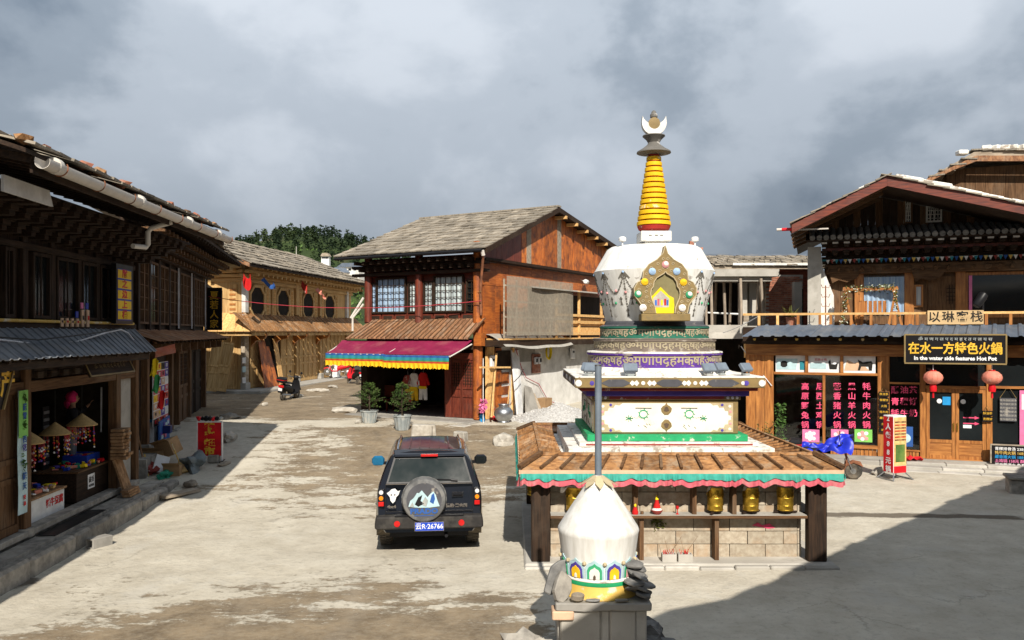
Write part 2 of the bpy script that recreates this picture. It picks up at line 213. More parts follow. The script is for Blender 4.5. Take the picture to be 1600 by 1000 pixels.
# ------------------------------------------------------------------ mesh helpers
ORD = 'first second third fourth fifth sixth seventh eighth ninth tenth eleventh twelfth thirteenth fourteenth fifteenth sixteenth'.split()
def smooth(a, b, x):
    t = max(0, min(1, (x - a) / (b - a))); return t * t * (3 - 2 * t)
def ground_z(x, y):
    s = .92 * smooth(16.5, 29, y) + .012 * max(0, min(y, 90) - 29)
    return s * (1 - smooth(3.5, 7.5, x))
class MB:
    def __init__(s): s.v = []; s.f = []; s.X = None
    def add(s, vs, fs):
        o = len(s.v)
        if s.X is not None: vs = [tuple(s.X @ Vector(p)) for p in vs]
        s.v += [tuple(p) for p in vs]; s.f += [tuple(o + i for i in f) for f in fs]; return s
    def box(s, x0, x1, y0, y1, z0, z1):
        return s.add([(x0, y0, z0), (x1, y0, z0), (x1, y1, z0), (x0, y1, z0), (x0, y0, z1), (x1, y0, z1), (x1, y1, z1), (x0, y1, z1)],
                     [(3, 2, 1, 0), (4, 5, 6, 7), (0, 1, 5, 4), (1, 2, 6, 5), (2, 3, 7, 6), (3, 0, 4, 7)])
    def bar(s, p, q, w, h=None, up=(0, 0, 1)):
        h = w if h is None else h
        p = Vector(p); q = Vector(q); d = (q - p).normalized(); u = Vector(up)
        if abs(d.dot(u)) > .98: u = Vector((0, 1, 0))
        a = d.cross(u).normalized() * (w / 2); b = a.cross(d).normalized() * (h / 2)
        return s.add([p - a - b, p + a - b, p + a + b, p - a + b, q - a - b, q + a - b, q + a + b, q - a + b],
                     [(0, 1, 2, 3), (7, 6, 5, 4), (1, 0, 4, 5), (2, 1, 5, 6), (3, 2, 6, 7), (0, 3, 7, 4)])
    def tube(s, pts, r, n=8, cap=True):
        pts = [Vector(p) for p in pts]; m = len(pts); rs = r if isinstance(r, (list, tuple)) else [r] * m
        vs = []; pa = None
        for i, p in enumerate(pts):
            d = (pts[min(i + 1, m - 1)] - pts[max(i - 1, 0)]).normalized()
            if pa is None:
                u = Vector((0, 0, 1)) if abs(d.z) < .9 else Vector((1, 0, 0)); pa = d.cross(u).normalized()
            else: pa = (pa - d * pa.dot(d)).normalized()
            b = d.cross(pa)
            for k in range(n):
                a = 2 * math.pi * k / n; vs.append(p + (pa * math.cos(a) + b * math.sin(a)) * rs[i])
        fs = [(i * n + k, i * n + (k + 1) % n, (i + 1) * n + (k + 1) % n, (i + 1) * n + k) for i in range(m - 1) for k in range(n)]
        if cap: fs += [tuple(range(n))[::-1], tuple((m - 1) * n + k for k in range(n))]
        return s.add(vs, fs)
    def lathe(s, prof, n=32, c=(0, 0, 0), axis='z', a0=0):
        vs = []; m = len(prof)
        for r, z in prof:
            for k in range(n):
                a = a0 + 2 * math.pi * k / n
                if axis == 'z': vs.append((c[0] + r * math.cos(a), c[1] + r * math.sin(a), c[2] + z))
                elif axis == 'y': vs.append((c[0] + r * math.cos(a), c[1] + z, c[2] + r * math.sin(a)))
                else: vs.append((c[0] + z, c[1] + r * math.cos(a), c[2] + r * math.sin(a)))
        fs = [(i * n + k, i * n + (k + 1) % n, (i + 1) * n + (k + 1) % n, (i + 1) * n + k) for i in range(m - 1) for k in range(n)]
        fs += [tuple(range(n))[::-1], tuple((m - 1) * n + k for k in range(n))]
        return s.add(vs, fs)
    def prism(s, poly, d0, d1, plane='xz'):
        n = len(poly)
        f = {'xz': lambda a, b, d: (a, d, b), 'xy': lambda a, b, d: (a, b, d), 'yz': lambda a, b, d: (d, a, b)}[plane]
        vs = [f(a, b, d0) for a, b in poly] + [f(a, b, d1) for a, b in poly]
        return s.add(vs, [tuple(range(n)), tuple(range(2 * n - 1, n - 1, -1))] + [(k, n + k, n + (k + 1) % n, (k + 1) % n) for k in range(n)])
    def quad(s, a, b, c, d): return s.add([a, b, c, d], [(0, 1, 2, 3)])
    def sheet(s, fn, nu, nv, thick=0):
        vs = [fn(i / nu, j / nv) for j in range(nv + 1) for i in range(nu + 1)]
        fs = [(j * (nu + 1) + i, j * (nu + 1) + i + 1, (j + 1) * (nu + 1) + i + 1, (j + 1) * (nu + 1) + i) for j in range(nv) for i in range(nu)]
        return s.add(vs, fs)
    def rock(s, c, r, seed, n=1, sc=(1, 1, .7), rough=.35):
        bm = bmesh.new(); bmesh.ops.create_icosphere(bm, subdivisions=n, radius=1)
        rnd = random.Random(seed); o = Vector((rnd.random() * 50, rnd.random() * 50, rnd.random() * 50))
        rot = Matrix.Rotation(rnd.random() * 6.28, 3, 'Z')
        vs = []
        for v in bm.verts:
            k = 1 + rough * 1.6 * mnoise.noise(v.co * 1.3 + o)
            p = rot @ Vector((v.co.x * sc[0], v.co.y * sc[1], v.co.z * sc[2])) * (r * k); vs.append((c[0] + p.x, c[1] + p.y, c[2] + p.z))
        fs = [tuple(v.index for v in f.verts) for f in bm.faces]; bm.free(); return s.add(vs, fs)
    def mesh(s, name, mat_, smooth_=False, bevel=0, solid=0):
        me = bpy.data.meshes.new(name); me.from_pydata(s.v, [], s.f); me.materials.append(MATS[mat_])
        bm = bmesh.new(); bm.from_mesh(me)
        if solid: bmesh.ops.solidify(bm, geom=bm.faces[:], thickness=solid)
        else: bmesh.ops.recalc_face_normals(bm, faces=bm.faces[:])
        if bevel: bmesh.ops.bevel(bm, geom=bm.edges[:], offset=bevel, segments=1, affect='EDGES')
        bm.to_mesh(me); bm.free()
        if smooth_:
            me.polygons.foreach_set('use_smooth', [True] * len(me.polygons))
            try: me.set_sharp_from_angle(angle=R(38))
            except Exception: pass
        return me
    def build(s, name, mat_, parent=None, **kw): return put(name, s.mesh(name, mat_, **kw), parent)
def put(name, me, parent=None, loc=(0, 0, 0), rot=(0, 0, 0), scale=None):
    o = bpy.data.objects.new(name, me); COL.objects.link(o); o.parent = parent; o.location = loc; o.rotation_euler = rot
    if scale: o.scale = scale
    return o
def tag(o, label=None, cat=None, group=None, kind=None):
    if label: o['label'] = label
    if cat: o['category'] = cat
    if group: o['group'] = group
    if kind: o['kind'] = kind
    return o
def thing(name, label, cat, loc=(0, 0, 0), rz=0, group=None):
    o = bpy.data.objects.new(name, None); COL.objects.link(o); o.location = loc; o.rotation_euler = (0, 0, rz); o.empty_display_size = .2
    return tag(o, label, cat, group)
def copy_tree(o, parent=None):
    c = o.copy(); COL.objects.link(c); c.parent = parent
    for ch in [k for k in bpy.data.objects if k.parent == o]: copy_tree(ch, c)
    return c
def box(name, mat_, parent, x0, x1, y0, y1, z0, z1, bevel=0): return MB().box(x0, x1, y0, y1, z0, z1).build(name, mat_, parent, bevel=bevel)
class Frame:                      # a facade: x runs to the right along it, -y points out to the street, z up from z0
    def __init__(s, ox, oy, ang, z0=0): s.o = Vector((ox, oy)); s.a = R(ang); s.u = Vector((math.cos(s.a), math.sin(s.a))); s.n = Vector((s.u.y, -s.u.x)); s.z0 = z0
    def w(s, x, off, z=0): p = s.o + s.u * x + s.n * off; return Vector((p.x, p.y, z + s.z0))
    def x(s, px, off=0):
        k = (px - 800) / F; o = s.o + s.n * off; return (k * o.y - o.x) / (s.u.x - k * s.u.y)
    def z(s, px, py, off=0): p = s.o + s.u * s.x(px, off) + s.n * off; return CH - (py - HZ) / F * p.y - s.z0
    def thing(s, name, label, cat, group=None): return thing(name, label, cat, (s.o.x, s.o.y, s.z0), s.a, group)
def at(px, py, y): return Vector(((px - 800) / F * y, y, CH - (py - HZ) / F * y))
def gp(px, py):                   # the point of the ground that a photo pixel shows
    y = 8.0
    while y < 200:
        p = at(px, py, y)
        if p.z <= ground_z(p.x, p.y): break
        y += .02
    p.z = ground_z(p.x, p.y); return p
def text(name, s, size, mat_, parent, loc, rot, align='CENTER', offset=0, ext=.002, space=1, sx=1, lines=1):
    c = bpy.data.curves.new(name, 'FONT'); c.body = s; c.size = size; c.align_x = align; c.align_y = 'CENTER'; c.extrude = ext; c.offset = offset; c.resolution_u = 2; c.space_character = space; c.space_line = lines
    o = bpy.data.objects.new(name, c); COL.objects.link(o)
    me = bpy.data.meshes.new_from_object(o); bpy.data.objects.remove(o); bpy.data.curves.remove(c)
    me.materials.clear(); me.materials.append(MATS[mat_])
    if sx != 1:
        for v in me.vertices: v.co.x *= sx
    return put(name, me, parent, loc, rot)
UP = (R(90), 0, 0)                # text standing upright and facing -y
def vtext(name, s, size, mat_, parent, loc, rot=UP, lines=1.15, offset=.004, **kw): return text(name, '\n'.join(s), size, mat_, parent, loc, rot, lines=lines, offset=offset, **kw)
def wrap_text(s, r, size, z, c, a0, a1, mat_, name, parent, offset=0, sy=1):    # letters set side by side round a drum
    cu = bpy.data.curves.new(name, 'FONT'); cu.body = s; cu.size = size; cu.align_x = 'CENTER'; cu.align_y = 'CENTER'; cu.extrude = .006; cu.offset = offset; cu.resolution_u = 2
    o = bpy.data.objects.new(name, cu); COL.objects.link(o); me = bpy.data.meshes.new_from_object(o); bpy.data.objects.remove(o); bpy.data.curves.remove(cu)
    xs = [v.co.x for v in me.vertices]; w = max(xs) - min(xs); m0 = (max(xs) + min(xs)) / 2; ys = [v.co.y for v in me.vertices]; my = (max(ys) + min(ys)) / 2
    for v in me.vertices:
        a = (a0 + a1) / 2 + (v.co.x - m0) / w * (a1 - a0); rr = r + v.co.z
        v.co = Vector((c[0] + rr * math.cos(a), c[1] + rr * math.sin(a), z + (v.co.y - my) * sy))
    me.materials.clear(); me.materials.append(MATS[mat_]); return put(name, me, parent)
def leaf_cloud(mb, pts, size, rnd, flat=.5, n=1):
    for p in pts:
        for _ in range(n):
            d = Vector((rnd.gauss(0, 1), rnd.gauss(0, 1), rnd.gauss(0, flat))).normalized(); e = d.cross(Vector((rnd.gauss(0, 1), rnd.gauss(0, 1), rnd.gauss(0, 1)))).normalized()
            k = size * rnd.uniform(.6, 1.4); p = Vector(p)
            mb.quad(p - d * k - e * k * .45, p + d * k * .2 - e * k * .6, p + d * k + e * k * .1, p - d * k * .1 + e * k * .5)

# ------------------------------------------------------------------ ground, hill
def ground_material():
    m = bpy.data.materials.new('ground'); m.use_nodes = True; t = m.node_tree; t.nodes.clear(); MATS['ground'] = m
    tc = N(t, 'ShaderNodeTexCoord'); P = tc.outputs['Object']; sp = N(t, 'ShaderNodeSeparateXYZ'); L(t, P, sp.inputs[0]); X_, Y_ = sp.outputs[0], sp.outputs[1]
    def nz(scale, detail=6, rough=.62, loc=(0, 0, 0), st=(1, 1, 1)):
        mp = N(t, 'ShaderNodeMapping'); mp.inputs['Location'].default_value = loc; mp.inputs['Scale'].default_value = st; L(t, P, mp.inputs[0])
        n = N(t, 'ShaderNodeTexNoise'); n.inputs['Scale'].default_value = scale; n.inputs['Detail'].default_value = detail; n.inputs['Roughness'].default_value = rough; L(t, mp.outputs[0], n.inputs['Vector']); return n.outputs[0]
    def rp(v, stops): r = ramp(t, stops); L(t, v, r.inputs[0]); return r.outputs[0]
    fine = nz(9, 8, .7); grit = nz(34, 6, .75, (5, 1, 3)); mid = nz(1.6, 8, .66); big = nz(.35, 5, .6, (3, 9, 0)); streak = nz(1.3, 9, .72, (7, 2, 0), (.55, 1.5, 1))
    c = mixc(t, rp(mid, [(.35, 0.), (.68, 1.)]), (.435, .392, .315), (.565, .522, .435))
    c = mixc(t, rp(fine, [(.52, 0.), (.70, .5)]), c, (.27, .245, .205))
    c = mixc(t, rp(nz(3.2, 9, .75, (1, 4, 2)), [(.60, 0.), (.70, .45)]), c, (.22, .205, .18))
    c = mixc(t, rp(nz(.8, 6, .7, (11, 3, 2)), [(.56, 0.), (.66, .5)]), c, (.50, .475, .42))
    # mud: three belts, near the lens, before the red shop and along the side street; their shape is broken by noise
    def bell(v, a, b, cc, d): return mth(t, 'MULTIPLY', rp(mth(t, 'DIVIDE', v, 60), [(a / 60, 0.), (b / 60, 1.)]), rp(mth(t, 'DIVIDE', v, 60), [(cc / 60, 1.), (d / 60, 0.)]))
    Xs = mth(t, 'ADD', X_, 30)
    near = mth(t, 'MULTIPLY', rp(mth(t, 'DIVIDE', Y_, 60), [(10.6 / 60, 1.), (14.6 / 60, 0.)]), bell(Xs, 20, 26, 29.8, 31.6))
    cen = mth(t, 'MULTIPLY', bell(Y_, 15.5, 21.5, 26.5, 28.5), bell(Xs, 20, 26, 32, 37))
    st = mth(t, 'MULTIPLY', rp(mth(t, 'DIVIDE', Y_, 60), [(26.5 / 60, 0.), (30 / 60, 1.)]), bell(Xs, 10, 16, 25.5, 28))
    mask = mth(t, 'MAXIMUM', mth(t, 'MAXIMUM', near, mth(t, 'MULTIPLY', cen, .92)), mth(t, 'MULTIPLY', st, .95))
    shape = mth(t, 'ADD', mth(t, 'MULTIPLY', streak, .62), mth(t, 'ADD', mth(t, 'ADD', mth(t, 'MULTIPLY', big, .30), mth(t, 'MULTIPLY', fine, .26)), mth(t, 'MULTIPLY', mask, .27)))
    mud = rp(shape, [(.725, 0.), (.775, .9)])
    mudc = mixc(t, rp(mid, [(.38, 0.), (.64, 1.)]), (.125, .088, .052), (.245, .18, .108))
    mudc = mixc(t, rp(fine, [(.45, 0.), (.66, .55)]), mudc, (.30, .25, .18))
    c = mixc(t, mud, c, mudc)
    vo = N(t, 'ShaderNodeTexVoronoi', feature='DISTANCE_TO_EDGE'); vo.inputs['Scale'].default_value = .62; wv = N(t, 'ShaderNodeMapping'); wv.inputs['Rotation'].default_value = (0, 0, .3); ad = N(t, 'ShaderNodeVectorMath', operation='ADD'); L(t, P, ad.inputs[0]); cv = N(t, 'ShaderNodeCombineXYZ'); L(t, mth(t, 'MULTIPLY', streak, .9), cv.inputs[0]); L(t, mth(t, 'MULTIPLY', mid, .9), cv.inputs[1]); L(t, cv.outputs[0], ad.inputs[1]); L(t, ad.outputs[0], wv.inputs[0]); L(t, wv.outputs[0], vo.inputs['Vector'])
    crack = mth(t, 'MULTIPLY', rp(vo.outputs[0], [(.004, 1.), (.014, 0.)]), rp(big, [(.5, 0.), (.62, .4)]))
    c = mixc(t, crack, c, (.15, .13, .105)); c = mixc(t, rp(grit, [(.60, 0.), (.68, .5)]), c, (.17, .155, .13)); c = mixc(t, rp(grit, [(.30, .4), (.38, 0.)]), c, (.62, .59, .53))
    tx_ = mth(t, 'ADD', X_, mth(t, 'ADD', mth(t, 'MULTIPLY', Y_, .10), mth(t, 'MULTIPLY', big, 1.2))); trk = mth(t, 'MULTIPLY', mth(t, 'MAXIMUM', bell(mth(t, 'ADD', tx_, 30), 27.85, 27.95, 28.05, 28.15), bell(mth(t, 'ADD', tx_, 30), 29.4, 29.5, 29.6, 29.7)), rp(streak, [(.42, 0.), (.6, .45)])); c = mixc(t, trk, c, (.33, .285, .225))
    # dark runs of spilt water on the right and by the left kerb
    run = mth(t, 'MULTIPLY', bell(mth(t, 'ADD', Y_, mth(t, 'MULTIPLY', X_, .06)), 17.75, 18.15, 18.3, 18.7), bell(Xs, 34.6, 36, 40.4, 42))
    run2 = mth(t, 'MULTIPLY', bell(Y_, 12.1, 12.6, 13.2, 13.5), bell(Xs, 21.5, 21.9, 22.2, 22.8))
    rr = rp(mth(t, 'ADD', mth(t, 'MULTIPLY', mth(t, 'MAXIMUM', run, run2), .5), mth(t, 'MULTIPLY', streak, .8)), [(.66, 0.), (.76, .85)])
    c = mixc(t, rr, c, (.095, .075, .055))
    b = N(t, 'ShaderNodeBsdfPrincipled'); L(t, c, b.inputs['Base Color']); b.inputs['Roughness'].default_value = .92; b.inputs['Specular IOR Level'].default_value = .15
    hgt = mth(t, 'ADD', mth(t, 'MULTIPLY', fine, .35), mth(t, 'ADD', mth(t, 'MULTIPLY', nz(28, 4, .7), .2), mth(t, 'SUBTRACT', mid, mth(t, 'MULTIPLY', mud, .25))))
    bp = N(t, 'ShaderNodeBump'); bp.inputs['Strength'].default_value = .75; bp.inputs['Distance'].default_value = .06; L(t, hgt, bp.inputs['Height']); L(t, bp.outputs[0], b.inputs['Normal'])
    o = N(t, 'ShaderNodeOutputMaterial'); L(t, b.outputs[0], o.inputs[0])
ground_material()
def axis(a, b, step, far):
    v = []; x = a
    while x <= b + 1e-6: v.append(x); x += step
    d = step
    while v[-1] < far: d *= 1.5; v.append(v[-1] + d)
    d = step
    while v[0] > -far: d *= 1.5; v.insert(0, v[0] - d)
    return v
gx = axis(-16, 17, .25, 1500); gy = axis(6, 44, .25, 1500)
g = MB(); vs = []
for y in gy:
    for x in gx:
        z = ground_z(x, y)
        if -16 < x < 17 and 6 < y < 44: z += .022 * mnoise.noise(Vector((x * .9, y * .9, 0))) + .014 * mnoise.noise(Vector((x * 2.6, y * 2.6, 5)))
        vs.append((x, y, z))
nx = len(gx); g.add(vs, [(j * nx + i, j * nx + i + 1, (j + 1) * nx + i + 1, (j + 1) * nx + i) for j in range(len(gy) - 1) for i in range(nx - 1)])
tag(g.build('ground', 'ground', smooth_=True), kind='structure')

def hill_h(x, y):
    k = math.exp(-(((x + 86) / 44) ** 2) - ((y - 290) / 70) ** 2) * 31 + math.exp(-(((x + 46) / 40) ** 2) - ((y - 330) / 70) ** 2) * 20
    k += 14 * math.exp(-((y - 420) / 60) ** 2)
    return k + 1.6 * mnoise.noise(Vector((x * .05, y * .05, 3))) * min(1, k / 6) + 1 - 3 * smooth(215, 190, y)
h = MB(); h.sheet(lambda u, v: ((x := -260 + 420 * u), (y := 190 + 260 * v), hill_h(x, y) - (3 if v in (0, 1) or u in (0, 1) else 0)), 84, 60)
tag(h.build('hill', 'hill_grass', smooth_=True), kind='structure')
rnd = random.Random(3); tw = MB()
k = 0
while k < 900:
    x = rnd.uniform(-140, -15); y = rnd.uniform(215, 345); z = hill_h(x, y)
    dens = smooth(12, 20, z) + .10
    if rnd.random() > dens: continue
    k += 1; hh = rnd.uniform(2.0, 5.0) * (.6 + .4 * smooth(10, 20, z)); w = hh * rnd.uniform(.32, .5)
    tw.tube([(x, y, z - .3), (x, y, z + hh * .6)], [.15, .05], 4)
    pts = []
    for q in range(44):
        a = rnd.uniform(0, 6.28); s = rnd.random() ** .6; zz_ = rnd.random(); rr = w * (1 - .65 * zz_) * s
        pts.append((x + rr * math.cos(a), y + rr * math.sin(a), z + hh * (.18 + .82 * zz_)))
    leaf_cloud(tw, pts, .42, rnd, .5)
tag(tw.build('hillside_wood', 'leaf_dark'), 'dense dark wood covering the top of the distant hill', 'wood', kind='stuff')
# scattered bright shrubs on the terraces
sb = MB()
for k in range(170):
    x = rnd.uniform(-120, -35); y = rnd.uniform(205, 270); z = hill_h(x, y)
    leaf_cloud(sb, [(x + rnd.gauss(0, .8), y + rnd.gauss(0, .8), z + abs(rnd.gauss(.4, .5))) for q in range(9)], .55, rnd)
tag(sb.build('terrace_shrubs', 'leaf'), 'low green shrubs scattered over the hill terraces', 'shrubs', kind='stuff')
def far_house(px, py, y, w, hh, wallm, roofm, label):
    p = at(px, py, y); t = thing('hillside_house', label, 'house', (p.x, p.y, p.z), rnd.uniform(-.3, .3), 'small houses on the far slope')
    box('wall', wallm, t, -w / 2, w / 2, 0, w * .7, -3, hh)
    MB().prism([(-w * .58, hh), (w * .58, hh), (w * .3, hh + .9), (-w * .3, hh + .9)], -.5, w * .7 + .5).build('roof', roofm, t)
    for k in (-.28, .05, .3):
        wd = box('window', 'glass_dark', t, w * k - .35, w * k + .35, -.04, .02, hh * .35, hh * .75); box('frame', 'sign_white', wd, w * k - .42, w * k + .42, -.06, -.03, hh * .28, hh * .34)
far_house(531, 437, 150, 3.2, 1.3, 'sign_white', 'tin_blue', 'low white house with blue roof below the hill')
far_house(508, 406, 230, 2.2, 1.0, 'sign_white', 'plank_grey', 'tiny white house high on the hill terraces')
far_house(545, 426, 190, 5, 1.3, 'plaster', 'tin_blue', 'small grey house with blue roof beside the red shop roof')
mp_ = at(463, 415, 235); tag(MB().tube([mp_, mp_ + Vector((0, 0, 5.5))], [.16, .1], 6).build('utility_pole', 'concrete_pale'), 'thin pale pole standing on the green hillside', 'pole')
# ------------------------------------------------------------------ the great stupa
SX, SY = 2.83, 16.35
st = thing('stupa', 'tall white stupa with yellow ringed spire and painted tiers in the square', 'stupa', (SX, SY, 0))
box('plinth', 'concrete', st, -2.11, 2.11, -2.11, 2.11, 0, 1.62); box('plinth_top', 'white_chip', st, -1.95, 1.95, -1.95, 1.95, 1.62, 1.70)
def course(name, m, half, z0, z1, sub='white_chip'):     # one square course of slabs laid end to end
    t = st
    for side in range(4):
        k = 4
        for i in range(k):
            a = -half + 2 * half * i / k + (.24 if i == 0 else .002); b = -half + 2 * half * (i + 1) / k - (.0 if i == k - 1 else .002)
            o = MB().box(a, b, -half + random.uniform(0, .006), -half + .24, z0, z1 - random.uniform(0, .006)).build(name, m, t, bevel=.006)
            o.rotation_euler = (0, 0, side * math.pi / 2)
    box('fill', 'white_chip', st, -half + .23, half - .23, -half + .23, half - .23, z0, z1 - .01)
course('step_slab', 'white_chip', 1.83, 1.70, 1.905)
course('step_slab', 'white_chip', 1.62, 1.907, 1.975)
box('green_step', 'green_paint', st, -1.46, 1.46, -1.46, 1.46, 1.977, 2.095, .008)
box('red_line', 'maroon_paint', st, -1.5, 1.5, -1.625, -1.621, 1.925, 1.955)
die = box('die', 'gold_paint', st, -1.32, 1.32, -1.32, 1.32, 2.097, 2.72, .01)
for s in range(4):
    o = box('panel', 'cream_panel', die, -1.22, 1.22, -1.332, -1.30, 2.13, 2.66); o.rotation_euler[2] = s * math.pi / 2
    for sx_ in (-1, 1):
        for sz in (-1, 1):
            if s not in (0, 3): continue
            pts = [(0, 0), (.42, 0), (.36, .045), (.29, .03), (.25, .085), (.17, .08), (.15, .14), (.09, .15), (.085, .22), (.03, .235), (.04, .265), (0, .265)]
            m = MB(); m.prism([(sx_ * (1.222 - a), 2.395 + sz * (.268 - b)) for a, b in pts], -1.337, -1.333)
            c = m.build('corner_scroll', 'gold_pale', die); c.rotation_euler[2] = s * math.pi / 2 if s == 0 else -math.pi / 2
            for j, (a, b, mm) in enumerate(((.06, .06, 'white_dot'), (.2, .035, 'indigo'), (.05, .16, 'pink_dot'))):
                q = MB().lathe([(.001, -.006), (.026, -.002), (.026, .003)], 12, (sx_ * (1.222 - a), -1.338, 2.395 + sz * (.268 - b)), 'y')
                d = q.build('dot', mm, c); 
    for i in range(3):      # the painted emblem and the green and red beasts
        if s not in (0, 3): continue
        rz = 0 if s == 0 else -math.pi / 2
        if i == 0:
            e = MB()
            for sz in (-1, 1):
                e.prism([(x * .1, 2.4 + sz * (.045 + z * .2)) for x, z in ((-.35, 0), (.35, 0), (.9, .3), (1, .6), (.6, .82), (.25, .9), (0, 1.12), (-.25, .9), (-.6, .82), (-1, .6), (-.9, .3))], -1.34, -1.333)
            em = e.build('emblem', 'gold_paint', die); em.rotation_euler[2] = rz
            q = MB().lathe([(.001, -.006), (.036, -.003), (.036, .003)], 14, (0, -1.338, 2.4), 'y').build('emblem_dot', 'white_dot', em)
            for sz in (-1, 1): MB().prism([(x * .05, 2.4 + sz * (.10 + z * .1)) for x, z in ((-1, .2), (0, 0), (1, .2), (.6, .8), (0, 1), (-.6, .8))], -1.343, -1.34).build('emblem_heart', 'ink_brown', em)
        else:
            sx_ = -1 if i == 1 else 1; e = MB(); c0 = Vector((sx_ * .42, 0, 2.46))
            ring = [(c0.x + .075 * math.cos(a), -1.335, c0.z + .07 * math.sin(a)) for a in [k * .35 for k in range(18)]]; e.tube(ring, .011, 5)
            for k in range(9): a = k * .7; e.bar((c0.x + .075 * math.cos(a), -1.335, c0.z + .07 * math.sin(a)), (c0.x + .105 * math.cos(a), -1.335, c0.z + .1 * math.sin(a)), .018, .008)
            fx = c0.x + sx_ * .26; fz = 2.385
            for k in range(7): a = k * .9; e.bar((fx, -1.335, fz), (fx + .07 * math.cos(a), -1.335, fz + .06 * math.sin(a)), .034, .006)
            bm_ = tag(e.build('painted_beast', 'green_dot', die), kind='stuff'); bm_.rotation_euler[2] = rz
            r_ = MB().bar((c0.x - .15, -1.335, 2.575), (c0.x + .15, -1.335, 2.572), .03, .006)
            for k in range(6): r_.bar((c0.x + sx_ * (.07 + .03 * k), -1.335, 2.40 - .008 * (k % 3)), (c0.x + sx_ * (.085 + .03 * k), -1.335, 2.394), .014, .006)
            for k in range(5): x = c0.x + random.uniform(-.12, .14); z = 2.2 + random.uniform(0, .09); r_.bar((x, -1.335, z), (x + .03, -1.335, z - .03), .012, .006)
            r_.build('painted_stroke', 'ink_brown', bm_)
box('frieze', 'gold_paint', st, -1.36, 1.36, -1.36, 1.36, 2.722, 2.80, .01)
for s in range(4):
    o = box('frieze_panel', 'maroon_paint', st, -1.05, 1.05, -1.372, -1.34, 2.735, 2.80); o.rotation_euler[2] = s * math.pi / 2
    for k in (-1, 1):
        for j in range(3):
            q = MB().lathe([(.001, -.008), (.028, -.003), (.028, .004)], 10, (k * (1.12 + .085 * j), -1.364, 2.762), 'y').build('bead', 'white_dot', st); q.rotation_euler[2] = s * math.pi / 2
box('under_slab', 'indigo', st, -1.48, 1.48, -1.48, 1.48, 2.80, 2.90, .01)
slab = box('cornice_slab', 'gold_paint', st, -1.70, 1.70, -1.70, 1.70, 2.962, 3.14, .012)
box('under_slab', 'maroon_paint', st, -1.6, 1.6, -1.6, 1.6, 2.90, 2.962, .01)
box('slab_top', 'white_chip', slab, -1.705, 1.705, -1.705, 1.705, 3.14, 3.165, .008)
for s in (0, 3, 1):
    rz = {0: 0, 3: -math.pi / 2, 1: math.pi / 2}[s]
    for (a, b) in ((-1.24, -.70), (-.27, .27), (.62, 1.24)):
        m = MB().prism([(a, 3.05), (a + .14, 2.985), (b - .14, 2.985), (b, 3.05), (b - .14, 3.118), (a + .14, 3.118)], -1.707, -1.701); o = m.build('slab_panel', 'slate_paint', slab); o.rotation_euler[2] = rz
    for x, mm, r_ in ((-1.40, 'indigo', .04), (1.36, 'indigo', .045), (1.30, 'white_dot', .035), (-1.68, 'white_dot', .06), (1.68, 'white_dot', .06), (-.485, 'white_dot', .036), (.445, 'white_dot', .036)):
        x = max(-1.64, min(1.64, x)); m = MB().lathe([(.001, -.007), (r_, -.003), (r_, .003)], 14, (x, -1.706, 3.05), 'y'); o = m.build('slab_dot', mm, slab); o.rotation_euler[2] = rz
    for x in (-.485, .445):
        for k in (-1, 1):
            pts = [(x + k * (.07 + a * .17), 3.05 + b * .06) for a, b in ((0, 0), (.25, .9), (.5, .35), (.75, .8), (1, 0), (.75, -.8), (.5, -.35), (.25, -.9))]
            o = MB().prism(pts, -1.709, -1.702).build('slab_lotus', 'white_dot', slab); o.rotation_euler[2] = rz
# round tiers
def tier(name, m, r0, z0, z1, parent=st, lip=.03, capm=None):
    return MB().lathe([(r0 + lip * .6, z0), (r0 + lip * .6, z0 + .022), (r0, z0 + .03), (r0, z1 - .05), (r0 + lip, z1 - .035), (r0 + lip, z1 - .01), (r0 + lip - .02, z1)], 72).build(name, m, parent, smooth_=True)
MB().lathe([(1.55, 3.166), (1.50, 3.21), (1.40, 3.25), (1.36, 3.30)], 72).build('base_mound', 'white_chip', st, smooth_=True)
t1 = tier('purple_tier', 'purple_ring', 1.30, 3.30, 3.565)
MB().lathe([(1.336, 3.565), (1.33, 3.585), (1.2, 3.60)], 72).build('tier_top', 'white_chip', t1, smooth_=True)
t2 = tier('brown_tier', 'brown_ring', 1.18, 3.60, 3.825); MB().lathe([(1.216, 3.825), (1.21, 3.838), (1.08, 3.848)], 72).build('tier_top', 'brown_ring', t2, smooth_=True)
t3 = tier('green_tier', 'green_ring', 1.06, 3.848, 4.075, lip=.02); MB().lathe([(1.075, 4.075), (1.06, 4.09), (.98, 4.11), (.975, 4.15), (.955, 4.175)], 72).build('ledge', 'slate_paint', t3, smooth_=True)
for (t_, r_, z_, sz, k) in ((t1, 1.303, 3.435, .185, 5), (t2, 1.183, 3.715, .155, 5), (t3, 1.063, 3.955, .155, 5)):
    for i in range(k):
        a = R(-90) + 2 * math.pi * i / k; wrap_text('ॐमणिपदृहेमंक्षह', r_, sz * 1.1, z_, (0, 0), a - math.pi / k, a + math.pi / k, 'gold_text', 'mantra_letters', t_, offset=.003, sy=1.15)
